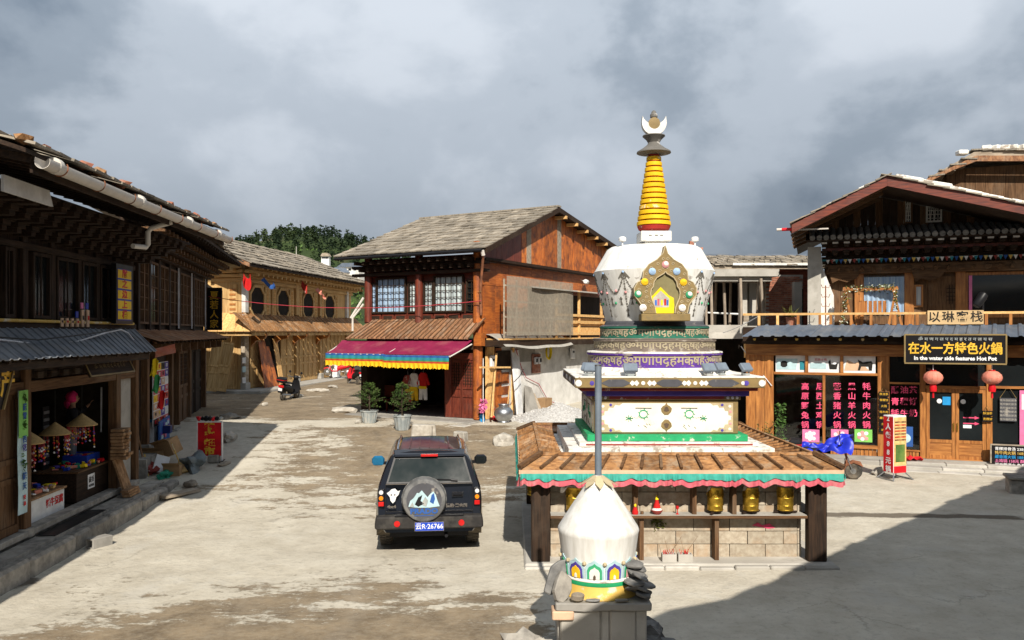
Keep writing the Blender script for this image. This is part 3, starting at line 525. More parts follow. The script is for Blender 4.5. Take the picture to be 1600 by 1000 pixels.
# dome
DP = [(.955, 4.175), (.965, 4.20), (1.19, 5.13), (1.195, 5.155), (1.17, 5.18), (.93, 5.60), (.86, 5.645), (.3, 5.70)]
def dome_r(z):
    for (r0, z0), (r1, z1) in zip(DP, DP[1:]):
        if z0 <= z <= z1: return r0 + (r1 - r0) * (z - z0) / (z1 - z0)
    return 1
dome = MB().lathe(DP, 96).build('dome', 'white_ink', st, smooth_=True)
def on_dome(a, z, d=.004): r_ = dome_r(z) + d; return Vector((r_ * math.cos(a), r_ * math.sin(a), z))
rg = random.Random(5)
for i in range(14):
    a = R(-90) + (i + .5) * 2 * math.pi / 14; m = MB()
    # lotus head, hanging chains and tassels of one painted garland
    for k in (-2, -1, 0, 1, 2): m.bar(on_dome(a, 5.12), on_dome(a + k * .05, 5.02 - .02 * abs(k)), .03, .006, up=(math.cos(a), math.sin(a), 0))
    for sgn in (-1, 0, 1):
        n = 13
        for k in range(n):
            f = k / n; aa = a + sgn * (.224 * f if sgn else 0); zz_ = 5.04 - (.34 * math.sin(f * 1.57) if sgn else .62 * f)
            p = on_dome(aa, zz_); q = on_dome(aa + sgn * .015, zz_ - (.026 * math.cos(f * 1.57) + .002 if sgn else .03)); m.bar(p, q, .018 + .016 * (k % 2), .006, up=(math.cos(aa), math.sin(aa), 0))
        zz_ = 4.60 if sgn else 4.38; aa = a + sgn * .112
        for k in range(4): b = k * math.pi / 2; m.bar(on_dome(aa, zz_), on_dome(aa + .03 * math.cos(b), zz_ + .035 * math.sin(b)), .022, .006, up=(math.cos(aa), math.sin(aa), 0))
        for k in (-1, 0, 1): m.bar(on_dome(aa, zz_ - .04), on_dome(aa + k * .022, zz_ - .12), .012, .006, up=(math.cos(aa), math.sin(aa), 0))
    gm = m.build('painted_garland', 'ink_grey', dome)
    for sgn, mm, zz_ in ((0, 'blue_dot', 5.10), (0, 'pink_dot', 4.72), (1, 'green_dot', 4.52), (-1, 'pink_dot', 4.75)):
        aa = a + sgn * .2; c = on_dome(aa, zz_, .002); MB().rock(c, .03, i, 1, (1, 1, 1), 0).build('garland_bead', mm, gm, smooth_=True)
# niche
def K(x, y): return ((x - 425) * .00426, 5.55 - (y - 625) * .00426)
out_h = [(425, 622), (436, 658), (462, 684), (497, 704), (520, 735), (524, 772), (545, 782), (560, 808), (558, 840), (540, 862), (528, 880), (520, 916)]
in_h = [(425, 735), (432, 744), (446, 752), (462, 762), (474, 780), (477, 800), (486, 812), (489, 830), (486, 850), (478, 870), (470, 890), (466, 916)]
ou = [K(*p) for p in out_h]; inn = [K(*p) for p in in_h]
ou = ou + [(-x, z) for x, z in reversed(ou[1:])]; inn = inn + [(-x, z) for x, z in reversed(inn[1:])]
m = MB(); n = len(ou); fy, by = -1.235, -.93
vs = [(x, fy, z) for x, z in ou] + [(x, fy, z) for x, z in inn] + [(x, by, z) for x, z in ou] + [(x, by, z) for x, z in inn]
fs = []
for k in range(n):
    j = (k + 1) % n
    if k == 11: continue
    fs += [(k, j, n + j, n + k), (2 * n + k, 3 * n + k, 3 * n + j, 2 * n + j), (k, 2 * n + k, 2 * n + j, j), (n + k, n + j, 3 * n + j, 3 * n + k)]
m.add(vs, fs); fr = m.build('niche_frame', 'gold_paint', dome)
ra = MB()       # raised scrollwork on the frame
for k in range(1, n):
    if k == 12: continue
    ax, az = (ou[k - 1][0] + inn[k - 1][0]) / 2, (ou[k - 1][1] + inn[k - 1][1]) / 2; bx_, bz = (ou[k][0] + inn[k][0]) / 2, (ou[k][1] + inn[k][1]) / 2
    for q in (.28, .72):
        px_ = ou[k][0] * q + inn[k][0] * (1 - q); pz = ou[k][1] * q + inn[k][1] * (1 - q)
        ra.tube([(px_ + .03 * math.cos(a) * (1 - a / 9), fy - .004, pz + .03 * math.sin(a) * (1 - a / 9)) for a in [w_ * .6 for w_ in range(12)]], .007, 4)
for pl in (ou, inn): ra.tube([(x, fy, z) for x, z in pl[:12]], .011, 5); ra.tube([(x, fy, z) for x, z in pl[12:]] + [(pl[0][0], fy, pl[0][1])], .011, 5)
ra.build('scrollwork', 'gold_pale', fr)
for x, y, mm in ((425, 705, 'pink_dot'), (368, 735, 'blue_dot'), (474, 735, 'blue_dot'), (335, 780, 'yellow_dot'), (503, 782, 'yellow_dot'), (306, 833, 'green_dot'), (528, 836, 'green_dot'), (328, 892, 'white_dot'), (498, 893, 'white_dot')):
    a, b = K(x, y); MB().lathe([(.068, .0), (.066, -.012), (.045, -.03), (.012, -.04)], 16, (a, fy - .002, b), 'y').build('boss', mm, fr, smooth_=True)
    MB().lathe([(.045, -.028), (.03, -.041), (.01, -.046)], 12, (a + .008, fy - .002, b + .012), 'y').build('boss_top', 'white_dot' if mm in ('green_dot', 'pink_dot') else mm, fr, smooth_=True)
nb = MB().prism([(x * 1.02, z) for x, z in inn], -1.19, -1.17).build('niche_back', 'olive_base', fr)
sh = MB().prism([K(358, 916), K(352, 850), K(372, 838), K(405, 802), K(440, 838), K(462, 850), K(464, 880), K(462, 916)], -1.226, -1.191).build('niche_shrine', 'yellow_cloth', fr)
MB().prism([K(376, 890), K(372, 850), K(405, 818), K(442, 852), K(440, 890)], -1.231, -1.227).build('shrine_picture', 'stone_pale', sh)
for k, (x, mm) in enumerate(((384, 'blue_cloth'), (395, 'pink_cloth'), (410, 'yellow_cloth'), (424, 'red_cloth'), (434, 'blue_cloth'))):
    a, b = K(x, 870); MB().box(a - .018, a + .018, -1.235, -1.232, b - .05, b + .05 + .02 * (k % 2)).build('shrine_cloth', mm, sh)
a, b = K(307, 918); c, d = K(535, 945); box('niche_sill', 'gold_paint', fr, -.45, .45, -1.30, -.95, d - .02, b, .012)
# harmika, spire, finial
box('harmika_foot', 'white_paint', st, -.21, .21, -.21, .21, 5.68, 5.75); box('harmika', 'white_paint', st, -.30, .30, -.30, .30, 5.75, 5.95, .012)
for k in (-.12, 0, .1): box('harmika_mark', 'ink_grey', st, k - .03, k + .03, -.304, -.301, 5.85, 5.872)
MB().lathe([(.20, 5.952), (.30, 6.0), (.33, 6.07), (.27, 6.09)], 40).build('spire_foot', 'red_paint', st, smooth_=True)
core = MB().lathe([(.255, 6.09), (.11, 7.5)], 32).build('spire_core', 'red_paint', st, smooth_=True)
for k in range(13):
    f = k / 12; z = 6.085 + 1.40 * k / 13; r_ = .335 + (.145 - .335) * f; hgt = 1.40 / 13 * .74
    MB().lathe([(r_ - .05, z), (r_ + .003, z + .004), (r_, z + hgt - .008), (r_ - .01, z + hgt), (r_ - .07, z + hgt + .004)], 40).build('spire_ring', 'yellow_paint', st, smooth_=True)
MB().lathe([(.15, 7.50), (.34, 7.535), (.335, 7.56), (.22, 7.63), (.13, 7.70), (.115, 7.74), (.15, 7.80), (.225, 7.87), (.22, 7.885), (.1, 7.89)], 40).build('parasol_disc', 'grey_finial', st, smooth_=True)
cr_ = [(.245 * math.sin(R(a)), 8.13 - .245 * math.cos(R(a))) for a in range(-100, 101, 10)] + [(.235 * math.sin(R(a)), 8.30 - .20 * math.cos(R(a))) for a in range(80, -81, -10)]
MB().prism(cr_, -.07, .07).build('crescent', 'white_paint', st)
MB().lathe([(.04, -.075), (.115, -.07), (.115, .07), (.04, .075)], 28, (0, 0, 8.12), 'y').build('sun_disc', 'gold_paint', st, smooth_=True)
MB().lathe([(.05, 8.22), (.075, 8.25), (.075, 8.30), (.05, 8.33), (.045, 8.36), (.02, 8.385)], 20).build('jewel', 'grey_finial', st, smooth_=True)
for k in (-1, 1):
    c = (k * .70, -.55, 5.60); lm = MB().tube([c, (c[0], c[1], 5.72)], .015, 6).build('lamp_stem', 'plastic_white', st)
    MB().lathe([(.02, .0), (.07, .02), (.075, .07), (.05, .10)], 14, (c[0], c[1], 5.70)).build('lamp_globe', 'plastic_white', lm, smooth_=True)
# floodlights on the slab
fl0 = thing('floodlight', 'x', 'floodlight', (0, 0, 0), 0, 'floodlights on the stupa cornice')
MB().box(-.06, .06, -.05, .05, 0, .04).bar((-.09, 0, .03), (-.09, 0, .13), .012, .03).bar((.09, 0, .03), (.09, 0, .13), .012, .03).bar((-.09, 0, .03), (.09, 0, .03), .03, .012).build('bracket', 'plastic_grey', fl0)
m = MB(); m.X = Matrix.Translation((0, 0, .14)) @ Matrix.Rotation(R(-38), 4, 'X'); m.box(-.13, .13, -.05, .02, -.085, .085); hd = m.build('lamp_head', 'pole_grey', fl0, bevel=.012)
m = MB(); m.X = Matrix.Translation((0, 0, .14)) @ Matrix.Rotation(R(-38), 4, 'X'); m.box(-.115, .115, .021, .026, -.07, .07); m.build('lamp_glass', 'glass_dark', hd)
for i, (x, y, rz, lb) in enumerate(((-1.40, -1.05, -.5, 'floodlight on the left edge of the stupa cornice, farther back'), (-1.38, -1.44, -.35, 'floodlight at the front left corner of the stupa cornice'), (-.68, -1.48, 0, 'floodlight on the front of the cornice behind the steel pole'), (.75, -1.42, .35, 'floodlight on the front right of the stupa cornice'), (1.05, -1.15, .5, 'floodlight leaning against the purple tier on the right'), (1.46, -1.30, .6, 'floodlight at the right hand corner of the stupa cornice'))):
    o = fl0 if i == 0 else copy_tree(fl0); o.location = (SX + x, SY + y, 3.167); o.rotation_euler[2] = rz; o['label'] = lb

# ------------------------------------------------------------------ prayer wheel gallery round its foot
ga = thing('prayer_wheel_gallery', 'low timber gallery with slatted roof and frilled valance round the stupa', 'gallery', (SX, SY, 0))
EV, RG, ZE, ZR = 2.69, 2.33, 1.665, 1.85
m = MB(); 
for a, b in ((-2.62, 2.62),): m.box(a, b, -2.62, 2.62, -.12, .075)
m.build('foundation', 'concrete_pale', ga, bevel=.03)
for i in range(9):       # kerb stones set along the front
    x0 = -2.62 + i * .585; MB().box(x0, x0 + .575, -2.70 - random.uniform(0, .04), -2.60, -.08, .055 + random.uniform(-.02, .015)).build('kerb_stone', 'concrete_pale', ga, bevel=.02)
for side in range(4):    # walls of rough concrete blocks
    bw, bh = .62, .225
    for row in range(7):
        z0 = .076 + row * bh
        n = 8
        for i in range(n):
            x0 = -2.16 + i * bw - (bw / 2 if row % 2 else 0); x1 = min(x0 + bw - .012, 2.10); x0 = max(x0, -2.16)
            if x1 - x0 < .08: continue
            if side == 2: continue
            o = MB().box(x0, x1, -2.17 - random.uniform(0, .012), -2.115, z0, z0 + bh - .012).build('block', 'block', ga); o.rotation_euler[2] = side * math.pi / 2
# roof: boards between raised battens, an outer and an inner slope on every side
nb_ = 16
for side in range(4):
    rz = side * math.pi / 2
    for i in range(nb_):
        def lerp(h_, f): return -h_ + 2 * h_ * f
        f0, f1 = i / nb_ + .0015, (i + 1) / nb_ - .0015
        dz = random.uniform(0, .012); d2 = random.uniform(0, .03)
        v = [(lerp(EV, f0), -EV - d2 + .02, ZE + dz), (lerp(EV, f1), -EV - d2 + .02, ZE + dz), (lerp(RG, f1), -RG, ZR + dz), (lerp(RG, f0), -RG, ZR + dz)]
        q = MB().add(v + [(a, b, c - .018) for a, b, c in v], [(0, 1, 2, 3), (7, 6, 5, 4), (0, 4, 5, 1), (1, 5, 6, 2), (2, 6, 7, 3), (3, 7, 4, 0)]); o = q.build('roof_board', 'shake_brown' if side else 'slat', ga); o.rotation_euler[2] = rz
        if side != 0:
            v = [(lerp(RG, f0), -RG, ZR - .004), (lerp(RG, f1), -RG, ZR - .004), (lerp(1.95, f1), -1.95, 1.76), (lerp(1.95, f0), -1.95, 1.76)]
            q = MB().add(v + [(a, b, c - .018) for a, b, c in v], [(0, 1, 2, 3), (7, 6, 5, 4), (0, 4, 5, 1), (1, 5, 6, 2), (2, 6, 7, 3), (3, 7, 4, 0)]); o = q.build('roof_board', 'shake_brown' if side else 'slat', ga); o.rotation_euler[2] = rz
    for i in range(1, nb_):
        f = i / nb_; p, q = Vector((lerp(EV, f), -EV - .005, ZE + .034)), Vector((lerp(RG, f), -RG, ZR + .03))
        o = MB().bar(p, q, .045, .04).build('batten', 'slat' if side else 'wood_brown_h', ga); o.rotation_euler[2] = rz
        if side in (1, 3): o = MB().bar((lerp(RG, f), -RG, ZR + .022), (lerp(1.95, f), -1.95, 1.785), .04, .035).build('batten', 'slat' if side else 'wood_brown_h', ga); o.rotation_euler[2] = rz
    o = MB().bar((-RG - .02, -RG, ZR + .03), (RG + .02, -RG, ZR + .03), .06, .05).build('ridge_board', 'slat', ga); o.rotation_euler[2] = rz
    o = MB().bar((-EV - .02, -EV - .01, ZE + .05), (-RG, -RG, ZR + .06), .09, .06).build('hip_board', 'wood_brown_h', ga); o.rotation_euler[2] = rz
    o = box('eave_board', 'peach_board', ga, -EV + .01, EV - .01, -EV - .022 - side * .001, -EV + .01, ZE - .075, ZE - .004); o.rotation_euler[2] = rz
    ph = random.random() * 6
    def val(z0, z1, amp, y0):
        def fn(u, v_):
            x = -EV + 2 * EV * u; w_ = 2 * math.pi * u * 44 + 2.6 * math.sin(u * 29 + ph) + 1.5 * math.sin(u * 67)
            return (x, -EV - .028 - y0 - amp * (.3 + .7 * v_) * (1 + math.sin(w_)) * .5, z0 + (z1 - z0) * v_ + (.016 * math.sin(w_ * .5 + ph) + .014 * math.sin(u * 57) + .010 * math.sin(u * 131)) * v_)
        return MB().sheet(fn, 400, 3)
    o = val(ZE - .06, ZE - .165, .045, 0).build('valance_teal', 'teal_cloth', ga, smooth_=True, solid=.003); o.rotation_euler[2] = rz
    o = val(ZE - .14, ZE - .265, .05, -.014).build('valance_pink', 'pink_cloth', ga, smooth_=True, solid=.003); o.rotation_euler[2] = rz
    # posts, beam, shelf and braces
    for sx_ in (-1, 1):
        xx = sx_ * 2.34; o = box('post', 'wood_dark_v', ga, xx - .155, xx + .155, -2.50, -2.32, .076, 1.66, .01); o.rotation_euler[2] = rz
    o = box('beam', 'wood_dark_h', ga, -2.6, 2.6, -2.44 - .002 * side, -2.30, 1.50, 1.655); o.rotation_euler[2] = rz
    o = box('shelf', 'wood_brown_h', ga, -2.18, 2.18, -2.48, -2.18, .80, .85, .006); o.rotation_euler[2] = rz
    o = MB().box(-2.17, 2.17, -2.47, -2.19, .851, .857).build('shelf_dust', 'concrete_pale', ga); o.rotation_euler[2] = rz
    for xx, z0, z1 in ((.28, .858, 1.5), (.96, .858, 1.5), (-.72, .858, 1.5), (.66, .076, .799), (-.62, .076, .799)):
        o = box('divider', 'wood_brown_v', ga, xx - .035, xx + .035, -2.40, -2.185, z0, z1); o.rotation_euler[2] = rz
    o = MB().prism([(-2.15, 1.50), (2.15, 1.50), (2.15, 1.47), (1.6, 1.42), (.9, 1.46), (.2, 1.39), (-.5, 1.45), (-1.3, 1.40), (-2.15, 1.46)], -2.188, -2.184).build('painted_eave_shade', 'dark_room', ga); o.rotation_euler[2] = rz  # eave shade along the wall top, painted in as a dark sheet
# painted mark and moss on the front wall
MB().prism([(1.32, .62), (1.42, .67), (1.5, .62), (1.62, .655), (1.72, .58), (1.6, .565), (1.48, .59)], -2.189, -2.185).build('paint_mark', 'sign_pink', ga)
mm_ = MB(); r_ = random.Random(4); leaf_cloud(mm_, [(-.35 + r_.gauss(0, .07), -2.20, .68 + r_.gauss(0, .06)) for _ in range(90)] + [(1.86 + r_.gauss(0, .05), -2.21, 1.05 + r_.gauss(0, .1)) for _ in range(70)], .025, r_); tag(mm_.build('wall_moss', 'leaf_dry', ga), kind='stuff')

wh = thing('prayer_drum', 'x', 'prayer wheel', group='brass prayer wheels along the gallery shelf')
MB().lathe([(.12, .06), (.135, .062), (.138, .075), (.13, .085), (.133, .14), (.137, .15), (.133, .16), (.134, .27), (.138, .28), (.134, .29), (.132, .44), (.138, .45), (.137, .462), (.12, .466)], 32).build('drum', 'brass', wh, smooth_=True)
MB().lathe([(.133, .467), (.14, .47), (.135, .488), (.05, .495)], 28).build('cap', 'concrete_pale', wh, smooth_=True)
MB().lathe([(.13, .045), (.11, .058)], 24).tube([(0, 0, 0), (0, 0, .05)], .022, 8).bar((-.2, 0, .03), (.2, 0, .03), .035, .03).build('axle', 'wood_dark_h', wh)
for k in range(6):
    a = k * math.pi / 3 - 1.57; wrap_text('ॐ', .136, .15, .35, (0, 0), a - .36, a + .36, 'brass', 'relief_letter', wh, offset=.003)
for i, (x, y, lb) in enumerate(((4.68, 14.03, 'brass prayer wheel nearest the right corner post'), (4.09, 14.03, 'middle one of the three brass prayer wheels right of the figurines'), (3.48, 14.03, 'brass prayer wheel beside the figurines, leftmost of the right three'), (1.06, 14.03, 'brass prayer wheel with white scarf, half behind the small stupa'), (.42, 15.35, 'brass prayer wheel on the left flank of the gallery'))):
    o = wh if i == 0 else copy_tree(wh); o.location = (x, y, .858); o['label'] = lb; o.rotation_euler[2] = i * .5 if i > 0 else 0
    if i == 4: o.rotation_euler[2] = math.pi / 2
def scarf(x, y, lb, w=.3, z=1.36, nm='white_dot'):
    r_ = random.Random(int(x * 100)); ph = r_.random() * 6
    def fn(u, v_):
        a = (u - .5) * 2; return (x + a * w * .55, y - .05 - .12 * math.sin(v_ * 3.1) + .02 * math.sin(a * 9 + ph), z + .06 - .14 * v_ ** 1.3 - .09 * a * a + .025 * math.sin(a * 11 + ph + v_ * 3))
    tag(MB().sheet(fn, 22, 8).build('prayer_scarf', nm, smooth_=True, solid=.004), lb, 'scarf', 'scarves draped over prayer wheels')
scarf(1.06, 14.1, 'white scarf draped over the wheel behind the small stupa', .42, 1.37)
scarf(4.09, 14.1, 'pale crumpled scarf above the middle prayer wheel', .26, 1.40, 'stone_pale'); scarf(3.48, 14.1, 'pale pinkish scarf above the wheel beside the figurines', .26, 1.40, 'stone_pale')
# offerings
def offering(x, y, z, label, parts):
    t = thing('figurine', label, 'figurine', (x, y, z), 0, 'offerings on the gallery shelf')
    for nm, mm, prof in parts: MB().lathe(prof, 16).build(nm, mm, t, smooth_=True)
offering(2.10, 13.97, .858, 'small red figurine with yellow head on the shelf', [('robe', 'red_cloth', [(.05, 0), (.055, .04), (.035, .09), (.03, .12)]), ('head', 'yellow_cloth', [(.015, .12), (.028, .14), (.026, .17), (.01, .2)])])
offering(2.47, 13.97, .858, 'red and white bowl heaped into a cone on the shelf', [('bowl', 'maroon_paint', [(.05, 0), (.095, .05), (.1, .07), (.09, .075)]), ('band', 'white_dot', [(.09, .076), (.07, .10), (.05, .12)]), ('heap', 'red_cloth', [(.065, .11), (.05, .17), (.035, .2), (.03, .25)]), ('tip', 'yellow_cloth', [(.03, .25), (.015, .30), (.004, .33)])])
offering(2.82, 13.97, .858, 'thin red cup on a stem on the gallery shelf', [('stem', 'red_cloth', [(.03, 0), (.008, .02), (.008, .08)]), ('cup', 'red_cloth', [(.01, .08), (.028, .1), (.025, .14)])])
offering(2.22, 13.98, .858, 'pair of tiny brown cups beside the red figurine', [('cup', 'wood_brown_v', [(.025, 0), (.03, .03), (.025, .045)])])
for i, (x, lb) in enumerate(((2.66, 'concrete incense box with red sticks, left of the pair'), (2.93, 'concrete incense box with red sticks, right of the pair'))):
    t = thing('incense_box', lb, 'incense box', (x, 13.9, .076), 0, 'incense boxes at the gallery foot')
    MB().box(-.12, .12, -.07, -.05, 0, .13).box(-.12, .12, .05, .07, 0, .13).box(-.12, -.1, -.05, .05, 0, .13).box(.1, .12, -.05, .05, 0, .13).box(-.1, .1, -.05, .05, 0, .1).build('trough', 'concrete_pale', t)
    for k in range(12):
        a = random.uniform(-.09, .09); MB().bar((a, random.uniform(-.03, .03), .1), (a + random.uniform(-.03, .03), 0, .17 + random.uniform(0, .04)), .006).build('incense_stick', 'red_cloth', t)
    for k in range(2): MB().bar((0, 0, .1), (-.08 + .3 * k, 0, .42), .004).build('long_stick', 'wood_brown_v', t)

# ------------------------------------------------------------------ the small stupa in the foreground
QX, QY = 1.0, 9.5
pd = thing('stone_pedestal', 'square pedestal of stone blocks and mortar carrying the small white stupa', 'pedestal', (QX, QY, 0))
for row in range(2):
    z0 = -.05 + row * .475
    for side in range(4):
        xs = [-.47, -.12 + .1 * (row % 2), .2 - .12 * (row % 2), .47] if row % 2 else [-.47, .03, .47]
        for a, b in zip(xs, xs[1:]):
            j = random.uniform(0, .02); o = MB().box(a + .004, b - .004 - (.1 if b > .46 else 0), -.47 - j, -.36, z0 + .004, z0 + .467).build('block', 'concrete_pale', pd, bevel=.016); o.rotation_euler[2] = side * math.pi / 2
box('core', 'mortar', pd, -.455, .455, -.455, .455, -.05, .895)
MB().prism([(-.52, .9), (-.36, .895), (-.2, .885), (.1, .905), (.3, .895), (.53, .9), (.535, .985), (-.525, .985)], -.53, .53).build('cap_slab', 'concrete', pd, bevel=.012)
box('corner_block', 'peach_board', pd, -.56, -.32, -.54, -.3, .8, .898, .012)
ss = thing('small_stupa', 'small white bell shaped stupa with lotus petal band on pedestal', 'stupa', (QX, QY, .985))
MB().lathe([(.47, 0), (.475, .01), (.43, .12), (.425, .14)], 48).build('base_ring', 'ochre', ss, smooth_=True)
MB().lathe([(.425, .14), (.43, .15), (.425, .19)], 48).build('green_ring', 'green_paint', ss, smooth_=True); MB().lathe([(.43, .19), (.432, .20), (.42, .22)], 48).build('white_ring', 'white_chip', ss, smooth_=True)
BP = [(.41, .215), (.425, .40), (.462, .67), (.47, .70), (.458, .73), (.305, .97), (.205, 1.12), (.15, 1.20), (.09, 1.275), (.045, 1.31)]
MB().lathe(BP, 64).build('bell', 'white_paint', ss, smooth_=True)
MB().lathe([(.158, 1.198), (.15, 1.21), (.09, 1.285), (.05, 1.318)], 40).build('cap', 'white_chip', ss, smooth_=True)
for k in range(8):
    a = k * math.pi / 4 + math.pi / 8 * 0 - math.pi / 2; m = MB()
    pts = [(0, -.06), (.05, .0), (.045, .05), (.02, .09), (-.02, .09), (-.045, .05), (-.05, 0)]
    def capp(x, z): r_ = max(.05, .158 - z * 1.15) + .006; zz_ = 1.243 + z * .78; return (r_ * math.cos(a + x / max(r_, .06)), r_ * math.sin(a + x / max(r_, .06)), zz_)
    m.add([capp(x, z) for x, z in pts], [tuple(range(7))]); m.build('cap_leaf', 'gold_pale', ss, solid=.006)
def bell_r(z):
    for (r0, z0), (r1, z1) in zip(BP, BP[1:]):
        if z0 <= z <= z1: return r0 + (r1 - r0) * (z - z0) / (z1 - z0)
    return .41
def petal(name, half, hgt, z0, a, d, mm, parent):
    pts = [(-half, 0), (half, 0), (half, hgt * .6), (half * .75, hgt * .82), (half * .3, hgt * .92), (0, hgt * 1.05), (-half * .3, hgt * .92), (-half * .75, hgt * .82), (-half, hgt * .6)]
    m = MB(); m.add([((bell_r(z0 + z) + d) * math.cos(a + x / .42), (bell_r(z0 + z) + d) * math.sin(a + x / .42), z0 + z) for x, z in pts], [tuple(range(9))]); return m.build(name, mm, parent, solid=.008)
for k in range(12):
    a = -math.pi / 2 - .2 + 2 * math.pi * k / 12
    p = petal('petal', .102, .215, .222, a, .012, 'ice_blue', ss); petal('petal_arch', .08, .17, .226, a, .017, 'indigo' if k % 2 else 'green_dot', p); q = petal('petal_heart', .055, .13, .228, a, .022, 'yellow_dot' if k % 2 else 'pink_dot' if k % 4 == 2 else 'white_dot', p)
    petal('petal_flame', .013, .05, .228, a, .027, 'ink_brown' if k % 2 == 0 else 'white_dot', p)
    b = a + math.pi / 12; r_ = bell_r(.42) + .014; MB().rock((r_ * math.cos(b), r_ * math.sin(b), .40), .026, k, 1, (1, 1, 1), 0).build('petal_bead', 'gold_pale', ss, smooth_=True)
po = thing('steel_pole', 'plain grey steel pole rising from the small stupa tip', 'pole', (QX, QY, 2.28))
MB().lathe([(.04, 0), (.04, 1.285)], 20).build('tube', 'pole_grey', po, smooth_=True); MB().lathe([(.041, 1.285), (.042, 1.30), (.02, 1.31)], 20).build('end_cap', 'steel', po, smooth_=True)
# loose slates and stones on and round the pedestal
rs = random.Random(12)
def slab_rock(x, y, z, a, b, c, rz, tx, ty, label, group, mm='slate'):
    m = MB(); n = 9; top = []; 
    pts = [(a * math.cos(2 * math.pi * k / n) * rs.uniform(.75, 1.1), b * math.sin(2 * math.pi * k / n) * rs.uniform(.75, 1.1)) for k in range(n)]
    m.prism(pts, -c / 2, c / 2, 'xy'); o = m.build('loose_stone', mm, bevel=min(.012, c * .25)); o.location = (x, y, z); o.rotation_euler = (tx, ty, rz); return tag(o, label, 'stone', group)
zz_ = 1.0
for k in range(16):
    c = rs.uniform(.02, .045); s_ = k / 16; slab_rock(QX + .40 - .06 * s_ + rs.uniform(-.10, .13) * (1.2 - s_), QY - .36 + rs.uniform(-.12, .14), zz_ + c / 2, rs.uniform(.09, .19), rs.uniform(.06, .12), c, rs.uniform(-1.2, 1.2), rs.uniform(-.3, .3), rs.uniform(-.1, .45), ORD[k] + ' slate from the bottom of the heap right of the small stupa', 'slates heaped beside the small stupa'); zz_ += c * .72
slab_rock(QX - .44, QY - .40, 1.12, .11, .20, .08, .4, R(75), .3, 'rounded grey stone leaning on the left of the small stupa', 'stones set round the small stupa', 'stone')
slab_rock(QX - .50, QY - .22, 1.18, .12, .22, .06, .2, R(80), .5, 'dark slate standing behind the rounded grey stone', 'stones set round the small stupa')
slab_rock(QX - .28, QY - .50, 1.05, .08, .06, .07, .3, .2, .1, 'brownish lump of stone in front of the yellow ring', 'stones set round the small stupa', 'mud_stone')
for k, (x, z, lb) in enumerate(((-.10, 1.0, 'flat grey chip on the front edge of the pedestal'), (.20, 1.0, 'small slate chip lying near the slate heap'))): slab_rock(QX + x, QY - .50, z + .012, .09, .035, .022, .1 * k, 0, 0, lb, 'stones set round the small stupa')
for k in range(26):
    left = k % 2 == 0; x = QX + (rs.uniform(-.95, -.45) if left else rs.uniform(.48, .85)); y = QY + rs.uniform(-.5, .5); r_ = rs.uniform(.13, .26)
    o = MB().rock((0, 0, 0), r_, k, 2, (1, .8, .6), .5).build('loose_stone', 'slate' if not left else 'stone_pale' if k % 4 else 'stone'); o.location = (x, y, r_ * .35 + rs.uniform(.1, .36 if abs(x - QX) < .72 else .12)); o.rotation_euler = (rs.uniform(-.5, .5), rs.uniform(-.5, .5), rs.uniform(0, 6))
    tag(o, 'pale rubble stone heaped left of the pedestal foot' if left else 'dark rubble stone heaped right of the pedestal foot', 'stone', 'rubble left of the pedestal' if left else 'rubble right of the pedestal')
# ------------------------------------------------------------------ building helpers
def lattice(parent, x0, x1, z0, z1, y, nx, nz, m, w=.018, name='lattice'):
    q = MB()
    for i in range(1, nx): x = x0 + (x1 - x0) * i / nx; q.box(x - w / 2, x + w / 2, y - .012, y + .012, z0, z1)
    for j in range(1, nz): z = z0 + (z1 - z0) * j / nz; q.box(x0, x1, y - .010, y + .010, z - w / 2, z + w / 2)
    return q.build(name, m, parent)
def window(parent, x0, x1, z0, z1, y, fm, pm, fw=.06, nx=0, nz=0, d=.06, lm=None):
    q = MB().box(x0, x1, y - d, y + .02, z0, z0 + fw).box(x0, x1, y - d, y + .02, z1 - fw, z1).box(x0, x0 + fw, y - d, y + .02, z0 + fw, z1 - fw).box(x1 - fw, x1, y - d, y + .02, z0 + fw, z1 - fw)
    f = q.build('window', fm, parent)
    box('pane', pm, f, x0 + fw, x1 - fw, y - .01, y + .004, z0 + fw, z1 - fw)
    if nx: lattice(f, x0 + fw, x1 - fw, z0 + fw, z1 - fw, y - d * .6, nx, nz, lm or fm)
    return f
def curtain(parent, x0, x1, z0, z1, y, m, folds=9):
    return MB().sheet(lambda u, v: (x0 + (x1 - x0) * u, y + .02 * math.sin(u * folds * 6.28 + .6 * math.sin(v * 3)), z0 + (z1 - z0) * v), folds * 6, 4).build('curtain', m, parent, smooth_=True, solid=.003)
def door(parent, x0, x1, z0, z1, y, m, pm=None, th=.05, name='door', carve=None):
    w = x1 - x0; h_ = z1 - z0; f = .07 * min(1, w); q = MB()
    zs = [z0, z0 + h_ * .06, z0 + h_ * .36, z0 + h_ * .40, z0 + h_ * .50, z0 + h_ * .54, z1 - h_ * .04, z1]
    q.box(x0, x0 + f, y - th, y, z0, z1).box(x1 - f, x1, y - th, y, z0, z1)
    for a, b in ((0, 1), (2, 3), (4, 5), (6, 7)): q.box(x0 + f, x1 - f, y - th * .98, y, zs[a], zs[b])
    d = q.build(name, m, parent)
    for a, b in ((1, 2), (3, 4), (5, 6)):
        box('door_panel', pm or m, d, x0 + f, x1 - f, y - th * .45, y - .004, zs[a], zs[b])
    if carve: lattice(d, x0 + f, x1 - f, zs[5], zs[6], y - th * .6, 4, 8, carve)
    return d
